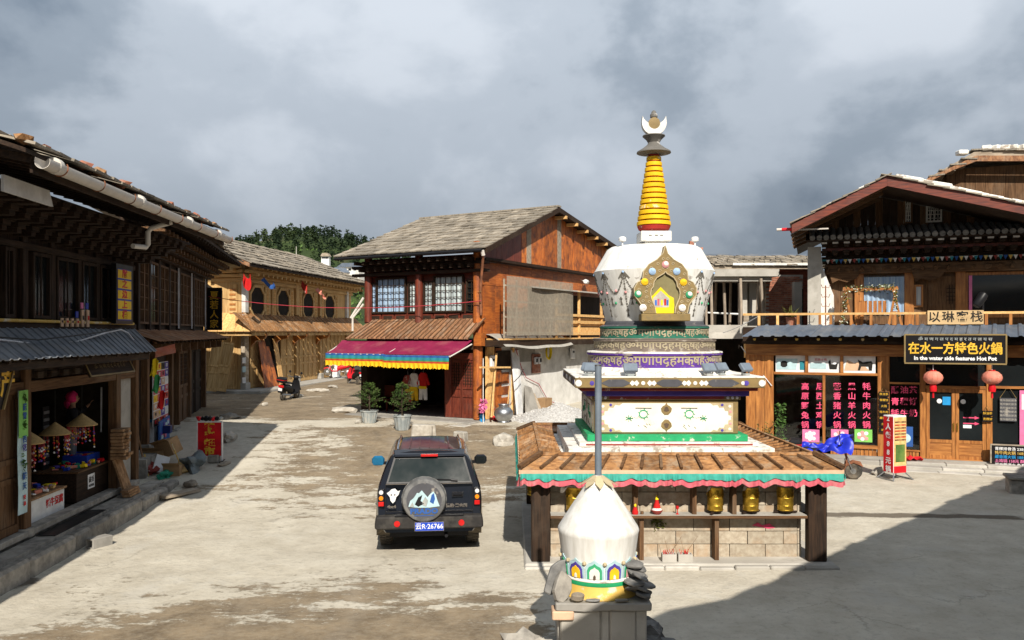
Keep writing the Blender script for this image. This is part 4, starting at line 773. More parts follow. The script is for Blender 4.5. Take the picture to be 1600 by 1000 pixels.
def shake_mesh(w, l, th, m, name='shingle'):
    return MB().add([(-w / 2, 0, 0), (w / 2, 0, 0), (w / 2 * .97, l, 0), (-w / 2 * .97, l, 0), (-w / 2, 0, th), (w / 2, 0, th * .9), (w / 2 * .97, l, th * .4), (-w / 2 * .97, l, th * .4)], [(3, 2, 1, 0), (4, 5, 6, 7), (0, 1, 5, 4), (1, 2, 6, 5), (2, 3, 7, 6), (3, 0, 4, 7)]).mesh(name, m)
def shakes(parent, x0, x1, y0, z0, y1, z1, nx, ny, m, th=.035, rnd=None, over=1.35, skip=0):
    rnd = rnd or random.Random(1); w = (x1 - x0) / nx; sl = math.hypot(y1 - y0, z1 - z0) / ny; ang = math.atan2(z1 - z0, y1 - y0); me = [shake_mesh(w * k, sl * over, th, m) for k in (.9, 1.0, .96)]
    for j in range(ny):
        for i in range(nx):
            if rnd.random() < skip: continue
            f = j / ny; x = x0 + w * (i + .5) + rnd.uniform(-.12, .12) * w
            put('shingle', rnd.choice(me), parent, (x, y0 + (y1 - y0) * f - rnd.uniform(0, .09) * sl, z0 + (z1 - z0) * f + .012 + rnd.uniform(0, .012)), (ang + rnd.uniform(-.03, .05) - .05, rnd.uniform(-.035, .035), rnd.uniform(-.06, .06)))
def tin(parent, x0, x1, y0, z0, y1, z1, panels, m, pitch=.12, hgt=.025, name='roof_sheet', hip0=0, hip1=0):
    w = (x1 - x0) / panels
    for p in range(panels):
        a = x0 + p * w; n = max(2, int(w / pitch)); q = MB(); vs = []; prof = []
        for i in range(n):
            xa = a + w * i / n; st_ = w / n; prof += [(xa, 0), (xa + st_ * .55, 0), (xa + st_ * .68, hgt), (xa + st_ * .87, hgt)]
        prof.append((a + w, 0)); dz = .004 * (p % 2)
        for (y, z, h0, h1) in ((y0, z0, 0, 0), (y1, z1, hip0, hip1)):
            for (x, hh) in prof:
                f = (x - x0) / (x1 - x0); xx = x if y == y0 else x0 + h0 + f * (x1 - x0 - h0 - h1); vs.append((xx, y, z + hh + dz))
        k = len(prof); q.add(vs, [(i, i + 1, k + i + 1, k + i) for i in range(k - 1)]); q.build(name, m, parent, solid=.006)
def planks(parent, x0, x1, zf0, zf1, y, n, m, th=.03, name='plank', rnd=random.Random(2), axis='x', gap=.004):
    for i in range(n):
        a = x0 + (x1 - x0) * i / n + gap; b = x0 + (x1 - x0) * (i + 1) / n - gap; yy = y - th - rnd.uniform(0, .008)
        pts = [(a, zf0(a)), (b, zf0(b)), (b, zf1(b)), (a, zf1(a))]
        if axis == 'x': MB().prism(pts, yy, y, 'xz').build(name, m, parent)
        else: MB().prism(pts, y, y + th + rnd.uniform(0, .008), 'yz').build(name, m, parent)

# ------------------------------------------------------------------ A: dark timber shop house, near left
fa = Frame(-8.5, 13.6, 94.2, 0)
A = fa.thing('timber_shop_house', 'dark two storey timber shop house with white gutter, nearest on the left', 'building')
FL = .42; xa0 = -15.0; xe = fa.x(207); OV = 1.15
zu = fa.z(0, 507); za = fa.z(120, 557, OV)         # floor of the upper storey at the awning, awning lip
ze = fa.z(200, 311, 1.9)                            # gutter height
xg0, xg1 = fa.x(55, 1.9), fa.x(352, 1.9)
box('foundation', 'stone', A, xa0, xe, -.02, 6, -.2, FL)
# front wall of the upper storey: posts, rails, dark windows
box('wall', 'wood_dark_v', A, xa0, xe, .05, .17, zu - .3, ze + .2)
for px in (36, 80, 122, 150, 180): 
    x = fa.x(px); box('post', 'wood_dark_v', A, x - .09, x + .09, -.05, .05, zu - .02, ze - .5, .01)
for i in range(6): x = -1.4 - i * 2; box('post', 'wood_dark_v', A, x - .1, x + .1, -.06, .05, zu - .02, ze - .5, .01)
zt = fa.z(60, 396); 
for a, b in ((2, 17), (46, 74), (84, 119), (124, 148), (153, 178)): window(A, fa.x(a), fa.x(b), zu + .12, zt, -.0, 'wood_dark_v', 'glass_dark', .055, 2, 1, .07)
for i in range(4): window(A, -2.9 - i * 2, -1.8 - i * 2, zu + .12, zt, 0, 'wood_dark_v', 'glass_dark', .06, 2, 1, .07)
box('rail', 'wood_dark_h', A, xa0, xe, -.07, .05, zt + .02, zt + .14, .01); box('rail', 'wood_dark_h', A, xa0, xe, -.09, .05, zu - .12, zu + .06, .01)
q = MB().tube([(xa0, -.13, zu + .07), (xe - .3, -.13, zu + .07)], .03, 8).build('yellow_rail', 'ochre', A, smooth_=True)
planks(A, -1.2, xe, lambda x: zt + .15, lambda x: ze - .45, .05, 14, 'wood_dark_v')
# eave: brackets in three steps, rafters, soffit, roof deck
for k in range(26):
    x = -5.5 + k * .46
    if x > xe + .6: break
    b = MB()
    for j in range(3): b.box(x - .07 - .015 * j, x + .07 + .015 * j, -.30 - .36 * j, -.0, zt + .22 + j * .17, zt + .345 + j * .17).box(x - .12, x + .12, -.34 - .36 * j, -.14 - .36 * j, zt + .30 + j * .17, zt + .385 + j * .17)
    b.build('bracket', 'wood_dark_h', A)
for j in range(3): box('eave_beam', 'wood_dark_h', A, xa0, xe + 1.0, -.30 - .36 * j, -.18 - .36 * j, zt + .386 + j * .17, zt + .44 + j * .17, .008)
for k in range(30):
    x = xg0 + k * .42
    if x > xg1: break
    MB().bar((x, .2, ze + .42), (x, -1.86, ze + .02), .07, .10).build('rafter', 'wood_dark_h', A)
def deck(x0, x1, off, z, nm='roof'):
    return MB().prism([(-off, z + .06), (4.2, z + 2.1), (4.2, z + 2.16), (-off, z + .12)], x0, x1, 'yz').build(nm, 'wood_dark_h', A)
rA = deck(xg0 - .25, xg1, 1.9, ze); deck(xa0, xg0 - .26, 1.25, ze - .12)
box('fascia', 'wood_dark_h', A, xg0, xg1, -1.87, -1.83, ze - .16, ze + .1)
MB().prism([(fa.x(0, 1.25), ze - .35), (fa.x(78, 1.25), ze - .35), (fa.x(72, 1.25), ze - .12), (fa.x(0, 1.25), ze - .12)], -1.30, -1.26).build('white_flashing', 'sign_white', A)
shakes(rA, xg0 - .25, xg1, -1.98, ze + .16, -.9, ze + .50, 26, 2, 'shake', .04, random.Random(8)); shakes(rA, xa0, xg0, -1.3, ze + .02, 0, ze + .5, 30, 2, 'shake', .04, random.Random(9))
gt = MB(); arc = [(.105 * math.cos(R(a)), .105 * math.sin(R(a))) for a in range(165, 391, 15)]
n = len(arc); gt.add([(x, -1.99 + a, ze + b) for x in (xg0, xg1) for a, b in arc], [(i, i + 1, n + i + 1, n + i) for i in range(n - 1)]); gt.build('gutter', 'pvc', A, smooth_=True, solid=.006)
for k in range(8): x = xg0 + .5 + k * (xg1 - xg0 - .6) / 7; MB().tube([(x, -1.99 + .112 * math.cos(R(a)), ze + .112 * math.sin(R(a))) for a in range(150, 391, 20)], .008, 5).build('gutter_strap', 'rust', A)
for k in (.0, .33, .62, .85): x = xg0 + .3 + k * (xg1 - xg0); MB().lathe([(.112, 0), (.114, .02), (.114, .1), (.112, .12)], 20, (x, -1.99, ze), 'x').build('gutter_joint', 'pvc', A, smooth_=True)
xd = fa.x(236, 1.5); zd = fa.z(236, 358, 1.5)
MB().tube([(xd, -1.9, ze - .1), (xd, -1.5, zd + .02), (xd, -1.44, zd - .06), (xd, -1.44, zd - .30), (xd, -1.40, zd - .36), (xd - .4, -1.3, zd - .38)], .05, 10).build('downpipe', 'pvc', A, smooth_=True)
for k, (px, sz) in enumerate(((36, .13), (70, .1), (128, .11), (152, .13), (190, .13), (262, .12), (290, .12), (304, .13), (318, .12), (333, .11))):
    x = fa.x(px, 1.8); p = fa.w(x, 1.8, ze + .27); o = MB().rock((0, 0, 0), sz, k, 1, (1.4, .9, .6), .4).build('roof_stone', 'brick' if k % 3 else 'slat'); o.location = p; tag(o, ORD[k] + ' orange stone along the white gutter counted from the near end', 'stone', 'stones on the left shop roof')
# awning roof of grey sheets over the shop front
xs0, xs1 = -9.0, fa.x(246, OV)
tin(A, xs0, xs1, -OV, za, -.04, zu - .04, 14, 'tin_grey', .2, .018, 'awning_sheet', hip1=xs1 - xe - .0)
box('awning_beam', 'wood_dark_h', A, xs0, xs1 - .15, -OV + .12, -OV + .24, za - .16, za - .04)
for k in range(26):
    x = xs1 - .3 - k * .55; MB().bar((x, -OV + .05, za - .03), (x, 0, zu - .12), .06, .07).build('awning_rafter', 'wood_dark_h', A)
pts = [fa.w(fa.x(px, .6), .6, fa.z(px, py, .6)) for px, py in ((-30, 533), (0, 531), (60, 538), (120, 534), (165, 520), (188, 515), (200, 520), (212, 536))]
tag(MB().tube(pts, .017, 6).build('white_cable', 'wire_white'), 'white cable lying over the grey sheet awning', 'cable')
pts = [fa.w(fa.x(px, .8), .8, fa.z(px, py, .8)) for px, py in ((-30, 524), (0, 527), (60, 531), (120, 524), (165, 518), (190, 513))]
tag(MB().tube(pts, .013, 6).build('black_cable', 'wire_black'), 'black cable sagging over the grey sheet awning', 'cable')
# ground floor: posts, door leaves, opening into the shop
zl = fa.z(110, 603); xL, xR = fa.x(43), fa.x(172)
for px, w in ((35, .11), (179, .11), (208, .09)):
    x = fa.x(px); box('post', 'wood_brown_v', A, x - w, x + w, -.10, .10, FL, zu - .2, .012); 
    if px == 35: MB().lathe([(.19, 0), (.20, .05), (.17, .14)], 18, (x, 0, FL - .02)).build('post_base', 'stone', A, smooth_=True)
xd0 = fa.x(33)
for k in range(12): b = xd0 - .12 - k * .74; door(A, b - .72, b, FL + .1, zl, .03, 'wood_brown_v', carve='wood_dark_v' if k % 2 else None)
box('lintel', 'wood_brown_h', A, xa0, xe, -.08, .08, zl, zl + .2, .01); box('lintel_wall', 'wood_dark_h', A, xa0, xe, -.02, .06, zl + .2, zu - .05)
for k in range(9): x = fa.x(45) + k * .48; box('lintel_block', 'wood_dark_h', A, x, x + .22, -.16, -.08, zl + .24, zl + .36, .01)
box('threshold', 'stone', A, xa0, xe, -.16, .1, FL - .02, FL + .09, .012)
xp = fa.x(190); box('side_bay', 'concrete', A, fa.x(186), fa.x(204), .0, .1, FL + .08, zl)
# the room behind
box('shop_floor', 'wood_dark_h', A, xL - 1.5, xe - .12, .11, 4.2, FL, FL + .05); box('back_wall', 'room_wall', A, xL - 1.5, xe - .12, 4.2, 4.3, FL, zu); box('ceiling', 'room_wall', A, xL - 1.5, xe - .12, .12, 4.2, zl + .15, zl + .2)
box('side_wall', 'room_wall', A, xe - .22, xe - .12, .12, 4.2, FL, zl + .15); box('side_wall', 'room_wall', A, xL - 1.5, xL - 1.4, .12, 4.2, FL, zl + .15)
for k in range(4):
    s_ = box('shop_shelf', 'wood_dark_h', A, xL - 1.3, xR + .3, 3.8, 4.19, FL + .5 + .45 * k, FL + .54 + .45 * k)
MB().prism([(.13, FL), (2.2, FL), (2.2, ze), (.13, ze)], xe - .1, xe, 'yz').build('end_wall', 'wood_dark_h', A)
box('rear_mass', 'wood_dark_v', A, xa0, xe, 4.35, 6, FL, ze + 1.5)

# pavement before A: a raised stone ledge with rough kerb stones
pv = MB().box(-9, xe + .6, -.52, -.16, -.2, .36); o = pv.build('pavement', 'stone'); o.location = (fa.o.x, fa.o.y, 0); o.rotation_euler[2] = fa.a; tag(o, kind='structure')
rk = random.Random(6); x = -6.0
while x < xe + .3:
    l = rk.uniform(.7, 1.9); q = MB().box(x, x + l - .02, -.72 - rk.uniform(0, .06), -.525, -.2, .31 + rk.uniform(-.03, .04)).build('kerb_stone', 'stone', o, bevel=.05)
    x += l
mt = fa.thing('doormat', 'flat dark rubber mat on the stone ledge before the souvenir shop', 'mat')
MB().box(fa.x(68, .3), fa.x(150, .3), -.50, -.17, .362, .374).build('mat_sheet', 'plastic_black', mt)

# signs of A
sg = fa.thing('vertical_sign', 'vertical black sign with five yellow plates of red characters, upper left', 'sign')
x0, x1 = fa.x(181.5, .3), fa.x(207.5, .3); z0, z1 = fa.z(195, 506, .3), fa.z(195, 414, .3)
box('board', 'sign_black', sg, x0, x1, -.30, -.2, z0, z1)
box('blue_field', 'sign_blue', sg, x0 + .06, x1 - .1, -.306, -.301, z0 + .08, z1 - .1)
hh = (z1 - z0 - .18) / 5
for k, ch in enumerate('附之边上楼'):
    zc = z1 - .1 - hh * (k + .5); p = box('plate', 'sign_yellow', sg, x0 + .07, x1 - .12, -.312, -.307, zc - hh * .42, zc + hh * .40); text('character', ch, hh * .85, 'sign_red', p, ((x0 + x1) / 2 - .03, -.315, zc), UP, sx=1.5, offset=.006)
sg2 = fa.thing('carved_name_board', 'tilted wooden board with rows of gold script under the grey awning', 'sign')
x0, x1 = fa.x(131, .75), fa.x(201, .75); m = MB(); m.X = Matrix.Translation(((x0 + x1) / 2, -.78, fa.z(166, 572, .78))) @ Matrix.Rotation(R(-24), 4, 'X'); w = (x1 - x0) / 2
m.box(-w, w, -.02, .02, -.19, .19); b_ = m.build('board', 'wood_dark_h', sg2, bevel=.008)
m2 = MB(); m2.X = m.X; m2.box(-w, w, -.035, -.021, -.19, -.165).box(-w, w, -.035, -.021, .165, .19).box(-w, -w + .025, -.035, -.021, -.164, .164).box(w - .025, w, -.035, -.021, -.164, .164); m2.build('frame', 'gold_paint', sg2)
for r_ in range(3):
    t_ = text('script', 'ॐ म ण प द म ह र त', .12, 'gold_paint', sg2, ((x0 + x1) / 2, -.80 - (.09 - .09 * r_) * .4, fa.z(166, 572, .78) + .09 - .09 * r_), (R(90 - 24), 0, 0), sx=1.0 * w * 2 / 1.2 * .9)
sg3 = fa.thing('slanted_black_board', 'black board with yellow brush letters hanging at the left edge', 'sign')
x0, x1 = fa.x(-40, .8), fa.x(21, .8); zc = fa.z(0, 602, .8)
MB().prism([(x0, zc + .36), (x1, zc + .36), (x1 - .35, zc - .36), (x0, zc - .36)], -.82, -.78).build('board', 'sign_black', sg3); MB().bar((x1, -.83, zc + .36), (x1 - .35, -.83, zc - .36), .04, .03).bar((x0, -.83, zc + .36), (x1, -.83, zc + .36), .03, .04).build('gold_edge', 'gold_paint', sg3)
text('letters', '特产', .42, 'letter_gold', sg3, ((x0 + x1) / 2 + .1, -.825, zc), UP, offset=.01)
bn = fa.thing('hanging_banner', 'tall green and white cloth banner on the post of the souvenir shop', 'banner')
x0, x1 = fa.x(29, .14), fa.x(43.5, .14); z0, z1 = fa.z(36, 803, .14), fa.z(36, 610, .14)
MB().sheet(lambda u, v: (x0 + (x1 - x0) * u, -.13 - .008 * math.sin(v * 9), z0 + (z1 - z0) * v), 2, 20).build('cloth', 'ice_blue', bn, solid=.004)
box('green_field', 'sign_green', bn, x0 + .002, x1 - .002, -.146, -.143, z0 + (z1 - z0) * .62, z1)
for k, (f, hgt) in enumerate(((.94, .07), (.72, .09), (.42, .13))):
    rr_ = random.Random(k); m = MB(); leaf_cloud(m, [((x0 + x1) / 2 + rr_.gauss(.02, .03), -.15, z0 + (z1 - z0) * f + rr_.gauss(0, hgt * .5)) for _ in range(30)], .03, rr_); m.build('printed_leaf', 'leaf', bn)
for k, (f, ch, mm) in enumerate(((.86, '藏', 'stripe_blue'), (.79, '雪', 'stripe_blue'), (.60, '西', 'stripe_blue'), (.53, '花', 'indigo'), (.30, '藏', 'stripe_blue'), (.22, '天', 'stripe_blue'), (.13, '酥', 'sign_red'), (.08, '油', 'sign_red'))): text('printed_letter', ch, .13 if k < 6 else .08, mm, bn, ((x0 + x1) / 2 + .03, -.152, z0 + (z1 - z0) * f), UP, offset=.003)
tg = fa.thing('picture_cards', 'row of small painted face cards on the sill above the awning', 'cards')
for k in range(6):
    x = fa.x(94 + k * 8, .15); w = .1; hgt = .16 if k < 4 else .34; cdx = box('card', 'peach_board', tg, x, x + w, -.17 - .002 * k, -.15, zu - .02, zu - .02 + hgt); box('face', 'red_cloth' if k % 2 else 'sign_ink', cdx, x + .02, x + w - .02, -.176 - .002 * k, -.172 - .002 * k, zu + hgt * .35, zu + hgt * .6)
    if k > 2: box('tuft', 'sign_blue' if k % 2 else 'plastic_pink', cdx, x - .02, x + w * .8, -.17, -.15, zu + hgt, zu + hgt + .12)

# ------------------------------------------------------------------ B: the next dark house
fb = Frame(-9.9, 21, 102, .5)
B = fb.thing('dark_lattice_house', 'dark timber house with lattice doors behind the near shop house', 'building')
LB = fb.x(320); zg = .35
zb1, zb0 = fb.z(290, 425), fb.z(270, 513); zre = fb.z(375, 414, 1.3)
box('foundation', 'stone', B, -.3, LB + .3, -.55, 8, -.6, .22); box('wall', 'wood_dark_v', B, 0, LB, .04, .16, .2, zre + .2); MB().box(LB - .12, LB, .17, 8, .2, zre + .3).build('end_wall', 'wood_dark_h', B)
ups = [213, 231, 246, 262, 278, 300, 321]
for px in ups: x = fb.x(px); box('post', 'wood_dark_v', B, x - .1, x + .1, -.08, .04, zb0 - .1, zre - .2, .01)
for a, b in zip(ups, ups[1:]):
    x0, x1 = fb.x(a) + .12, fb.x(b) - .12; n = max(1, int((x1 - x0) / .55))
    for k in range(n): window(B, x0 + (x1 - x0) * k / n, x0 + (x1 - x0) * (k + 1) / n, zb0 + .1, zb1 - .1, 0, 'wood_brown_v', 'glass_dark', .06, 3, 5, .06)
for px in (279, 299.5, 321):
    x = fb.x(px, .1); box('lilac_strip', 'wire_white', B, x - .03, x + .03, -.12, -.085, zb0, zb1)
for j in range(3): box('eave_beam', 'wood_dark_h', B, 0, LB + .4, -.2 - .3 * j, -.02 - .3 * j, zb1 + .02 + .2 * j, zb1 + .18 + .2 * j)
for k in range(24):
    x = k * LB / 23; b = MB()
    for j in range(3): b.box(x - .07, x + .07, -.36 - .3 * j, 0, zb1 + .05 + .2 * j, zb1 + .16 + .2 * j)
    b.build('bracket', 'wood_brown_h', B)
MB().prism([(-1.35, zre), (4, zre + 2), (4, zre + 2.08), (-1.35, zre + .09)], -.5, LB + .7, 'yz').build('roof', 'wood_dark_h', B)
for k in range(28): x = -.3 + k * (LB + .7) / 27; MB().bar((x, .2, zre + .45), (x, -1.33, zre - .05), .07, .08).build('rafter', 'wood_dark_h', B)
shakes(B, -.5, LB + .7, -1.42, zre + .1, -.6, zre + .4, 26, 2, 'shake', .04, random.Random(18))
zaw0, zaw1 = fb.z(300, 531, .95), fb.z(270, 515)
tin(B, -.6, LB + .5, -.95, zaw0, -.02, zaw1 - .02, 9, 'shake_brown', .3, .015, 'awning_sheet', hip1=.5)
for k in range(20): x = .2 + k * LB / 20; MB().bar((x, -.9, zaw0 - .05), (x, 0, zaw1 - .1), .06, .07).build('awning_rafter', 'wood_dark_h', B)
gps = [224, 236, 263, 274, 292, 316]
for px in gps: x = fb.x(px); box('post', 'wood_brown_v', B, x - .13, x + .13, -.14, .05, .22, zaw0 + .1, .012); box('post_base', 'stone', B, x - .18, x + .18, -.2, .06, .2, .34, .02)
box('lintel', 'wood_dark_h', B, 0, LB, -.12, .04, zaw0 - .35, zaw0 - .1)
for k in range(9): x = .6 + k * LB / 9; b = MB(); b.prism([(x - .05, zaw0 - .1), (x + .05, zaw0 - .1), (x + .05, zaw0 - .3), (x - .05, zaw0 - .35)], -.75, -.1, 'xz'); b.build('carved_bracket', 'wood_brown_h', B)
for a, b in ((276, 283), (283.5, 290.5)): door(B, fb.x(a), fb.x(b), .3, zaw0 - .4, -.02, 'wood_brown_v', carve='wood_dark_v')
for a, b in ((293, 303), (304, 313)): door(B, fb.x(a) + .1, fb.x(b), .3, zaw0 - .4, .03, 'wood_dark_v')
box('threshold', 'concrete', B, fb.x(262), LB, -.3, -.15, .2, .36, .02)
# poster wall of B with many small prints
pw = fb.thing('poster_hoarding', 'tall panel crowded with red and white posters beside lattice doors', 'posters')
x0, x1 = fb.x(238.5, .18), fb.x(261.5, .18); z0, z1 = fb.z(250, 662, .18), fb.z(250, 566, .18); rp_ = random.Random(9)
box('backing', 'sign_white', pw, x0, x1, -.2, -.17, z0, z1)
for r_ in range(8):
    for c in range(4):
        a = x0 + (x1 - x0) * c / 4; zz_ = z0 + (z1 - z0) * r_ / 8; pr = box('print', rp_.choice(['sign_red', 'pink_cloth', 'sign_white', 'indigo', 'red_paint', 'sign_yellow', 'peach_board', 'sign_ink']), pw, a + .01, a + (x1 - x0) / 4 - .01, -.207, -.202, zz_ + .01, zz_ + (z1 - z0) / 8 - .015)
        text('print_letters', rp_.choice(['特产', '牛肉', '藏药', '虫草', '松茸', '青稞']), (z1 - z0) / 16, rp_.choice(['sign_white', 'sign_yellow', 'sign_red', 'sign_ink']), pr, (a + (x1 - x0) / 8, -.21, zz_ + (z1 - z0) / 16), UP, offset=.003)
lp = fb.thing('purple_poster_board', 'purple picture board leaning low against the lattice house', 'board'); x0, x1 = fb.x(247, .3), fb.x(263, .3)
MB().prism([(x0, .24), (x1, .26), (x1, .95), (x0, .9)], -.34, -.30).build('board', 'stripe_blue', lp); rr_ = random.Random(2)
for k in range(14): a = rr_.uniform(x0, x1 - .3); z = rr_.uniform(.3, .8); box('print', rr_.choice(['plastic_pink', 'indigo', 'ice_blue', 'pink_cloth']), lp, a, a + .25, -.346 - .001 * k, -.342, z, z + .1)
hs_ = fb.thing('black_name_sign', 'black hanging board with four gold characters at the lattice house end', 'sign')
xq = LB + .15; 
m = MB(); hx0 = fb.x(323, .1); p0 = fb.w(LB, .15, fb.z(320, 516)); Yb = p0.y + .1; 
hs_.location = (0, 0, 0); hs_.rotation_euler = (0, 0, 0)
c0 = at(323, 516, Yb); c1 = at(347, 452, Yb)
box('board', 'sign_black', hs_, c0.x, c1.x, Yb - .03, Yb + .03, c0.z, c1.z); box('bracket', 'wood_dark_h', hs_, c0.x - .3, c1.x, Yb - .02, Yb + .02, c1.z, c1.z + .07)
vtext('characters', '夏若人家', .37, 'letter_gold', hs_, ((c0.x + c1.x) / 2, Yb - .035, (c0.z + c1.z) / 2 - .02), lines=1.05)
# bunting in front of B
for i, (px, py, mm, lb) in enumerate(((241, 575, 'yellow_cloth', 'yellow cloth streamer at the corner of the grey awning'), (244, 600, 'green_cloth', 'green cloth streamer below the yellow one'), (252, 625, 'red_cloth', 'red cloth streamer hanging lowest by the posters'), (258, 548, 'lantern_red', 'orange cloth flap under the lattice house awning'))):
    c = at(px, py, 20.2); rr_ = random.Random(i)
    o = MB().sheet(lambda u, v: (c.x + (u - .5) * (.14 if i < 3 else .5) + .1 * (v - .5) * (i != 3), c.y + .03 * math.sin(u * 7 + v * 5), c.z + (v - .5) * (.42 if i < 3 else .22) + (.12 * (u - .5) if i == 3 else .03 * math.sin(u * 5))), 6, 8).build('cloth_streamer', mm, smooth_=True, solid=.004); tag(o, lb, 'streamer', 'cloth streamers at the lattice house')
# ------------------------------------------------------------------ D: the house of fresh yellow pine
fd = Frame(-13.1, 40, 81.2, 1.07)
D = fd.thing('yellow_pine_house', 'two storey house of fresh yellow pine with octagonal windows down the street', 'building')
LD = fd.x(549)
zs0, zs1 = fd.z(385, 518, .9), fd.z(382, 490)          # skirt roof lip and root
zde = fd.z(403, 415, 1.2) ; zd2 = fd.z(440, 455)        # main eave, top of the windows
box('foundation', 'concrete_pale', D, -.9, LD + .6, -1.3, 9, -.9, .12, .03)
MB().box(-.9, LD + .6, -1.31, -1.25, -.5, .06).build('edge_stone', 'concrete', D, bevel=.02)
box('wall', 'pine_v', D, 0, LD, .03, .15, .1, zde + .4); MB().box(0, .13, .16, 9, .1, zde + .4).build('side_wall', 'pine_v', D)
def dpost(x, m, z0, z1, w=.16, y=-.12): return box('post', m, D, x - w, x + w, y, y + .2, z0, z1, .012)
pc = [382, 462, 499, 541]
for i, px in enumerate(pc):
    x = fd.x(px); dpost(x, 'plank_grey' if i == 0 else 'pine_v', .1, zs0 + .3, .22 if i == 0 else .15); MB().box(x - .24, x + .24, -.2, .1, .1, .45).build('post_base', 'concrete_pale', D, bevel=.03)
    dpost(x if i else x + .02, 'plaster' if i in (0, 3) else 'pine_v', zs1 + .05, zde - .3, .17)
for k, (zz_, mm) in enumerate(((fd.z(383, 563, .15), 'sign_white'), (fd.z(383, 577, .15), 'ice_blue'), (fd.z(383, 594, .15), 'sign_white'), (fd.z(383, 496, .15), 'sign_white'))):
    x = fd.x(382, .15); box('notice', mm, D, x - .17, x + .17, -.135 - .002, -.122, zz_ - .14, zz_ + .14)
# ground floor leaves between posts
spans = [(390, 412), (438, 458), (467, 495), (503, 534)]
for a, b in spans:
    x0, x1 = fd.x(a), fd.x(b); n = max(2, int((x1 - x0) / .62))
    for k in range(n): door(D, x0 + (x1 - x0) * k / n + .01, x0 + (x1 - x0) * (k + 1) / n - .01, .14, zs0 - .1, .02, 'pine_v', 'pine_v', .06)
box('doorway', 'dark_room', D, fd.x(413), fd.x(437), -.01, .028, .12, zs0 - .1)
# left face of D, turned to the square: built in the house frame on the plane x = 0
def yz_box(name, m, x0, x1, y0, y1, z0, z1, parent=D): return box(name, m, parent, x0, x1, y0, y1, z0, z1)
for k in range(7):
    y0 = .35 + k * .72; d = yz_box('door', 'pine_v', -.03, 0, y0, y0 + .70, .14, zs0 - .1)
    for a, b in ((.1, .75), (.85, 1.05), (1.15, 2.05)): yz_box('door_panel', 'pine_v', -.055, -.031, y0 + .1, y0 + .6, .2 + a, .2 + b, d)
for y0 in (2.6, 5.2): yz_box('post', 'pine_v', -.12, .02, y0 - .14, y0 + .14, .1, zde - .2)
# upper storey: carved panels and octagonal openings
def octa(cx_, cz, rx, rz): return [(cx_ + rx * a, cz + rz * b) for a, b in ((-.45, -1), (.45, -1), (1, -.5), (1, .5), (.45, 1), (-.45, 1), (-1, .5), (-1, -.5))]
zc = fd.z(430, 474)
for i, (a, b) in enumerate(((391, 411), (433, 450), (473, 488), (507, 521))):
    x0, x1 = fd.x(a), fd.x(b); c = (x0 + x1) / 2; rx = (x1 - x0) / 2; rz_ = .72
    w = MB(); oc = octa(c, zc, rx, rz_); oc2 = octa(c, zc, rx + .13, rz_ + .13); n = 8
    w.add([(p[0], -.07, p[1]) for p in oc2] + [(p[0], -.07, p[1]) for p in oc] + [(p[0], .02, p[1]) for p in oc2] + [(p[0], .02, p[1]) for p in oc], [(k, (k + 1) % n, n + (k + 1) % n, n + k) for k in range(n)] + [(n + k, n + (k + 1) % n, 3 * n + (k + 1) % n, 3 * n + k) for k in range(n)] + [(k, 2 * n + k, 2 * n + (k + 1) % n, (k + 1) % n) for k in range(n)])
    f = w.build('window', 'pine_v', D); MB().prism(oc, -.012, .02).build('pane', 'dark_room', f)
    for sgn in (-1, 1):
        xc = c + sgn * (rx + .42); pn = box('carved_panel', 'pine_v', D, xc - .24, xc + .24, -.05, .028, zc - .8, zc + .8, .01); lattice(pn, xc - .18, xc + .18, zc - .7, zc + .7, -.062, 3, 7, 'pine_fresh', .03, 'carving')
yc = 2.4; w = MB(); oc = octa(yc, zc, 1.15, .85); w.add([(-.02, p[0], p[1]) for p in oc], [tuple(range(8))]); q = w.build('window', 'dark_room', D, solid=.02)
o2 = octa(yc, zc, 1.3, 1.0); w = MB(); w.add([(-.06, p[0], p[1]) for p in o2] + [(-.06, p[0], p[1]) for p in oc] + [(.0, p[0], p[1]) for p in o2], [(k, (k + 1) % 8, 8 + (k + 1) % 8, 8 + k) for k in range(8)] + [(k, 16 + k, 16 + (k + 1) % 8, (k + 1) % 8) for k in range(8)]); w.build('frame', 'pine_v', q)
for y0 in (.55, 4.2): pn = yz_box('carved_panel', 'pine_v', -.05, 0, y0 - .22, y0 + .22, zc - .8, zc + .8); [yz_box('carving', 'wood_honey_h', -.07, -.051, y0 - .16, y0 + .16, zc - .7 + .24 * k, zc - .6 + .24 * k, pn) for k in range(6)]
yz_box('rail', 'pine_h', -.1, .0, 0, 9, zc - 1.05, zc - .85); yz_box('rail', 'pine_h', -.1, .0, 0, 9, zc + .95, zc + 1.12)
box('rail', 'pine_h', D, 0, LD, -.1, .03, zc - 1.0, zc - .84); box('rail', 'pine_h', D, 0, LD, -.1, .03, zc + .92, zc + 1.08)
# eave timbers
for j in range(3): box('eave_beam', 'pine_h', D, -.5, LD + .5, -.25 - .27 * j, -.03 - .27 * j, zc + 1.15 + .2 * j, zc + 1.30 + .2 * j, .01); MB().box(-.28 - .27 * j, -.05 - .27 * j, -.2, 8, zc + 1.15 + .2 * j, zc + 1.30 + .2 * j).build('eave_beam', 'pine_h', D)
for k in range(30): x = k * LD / 29; MB().box(x - .07, x + .07, -.8, 0, zc + 1.2, zc + 1.32).box(x - .09, x + .09, -1.0, -.3, zc + 1.5, zc + 1.62).build('bracket', 'pine_v', D)
for k in range(12): MB().box(-.9, 0, .1 + k * .6, .25 + k * .6, zc + 1.42, zc + 1.56).build('bracket', 'pine_v', D)
box('frieze', 'pine_h', D, 0, LD, -.06, .03, zc + 1.1, zde + .1)
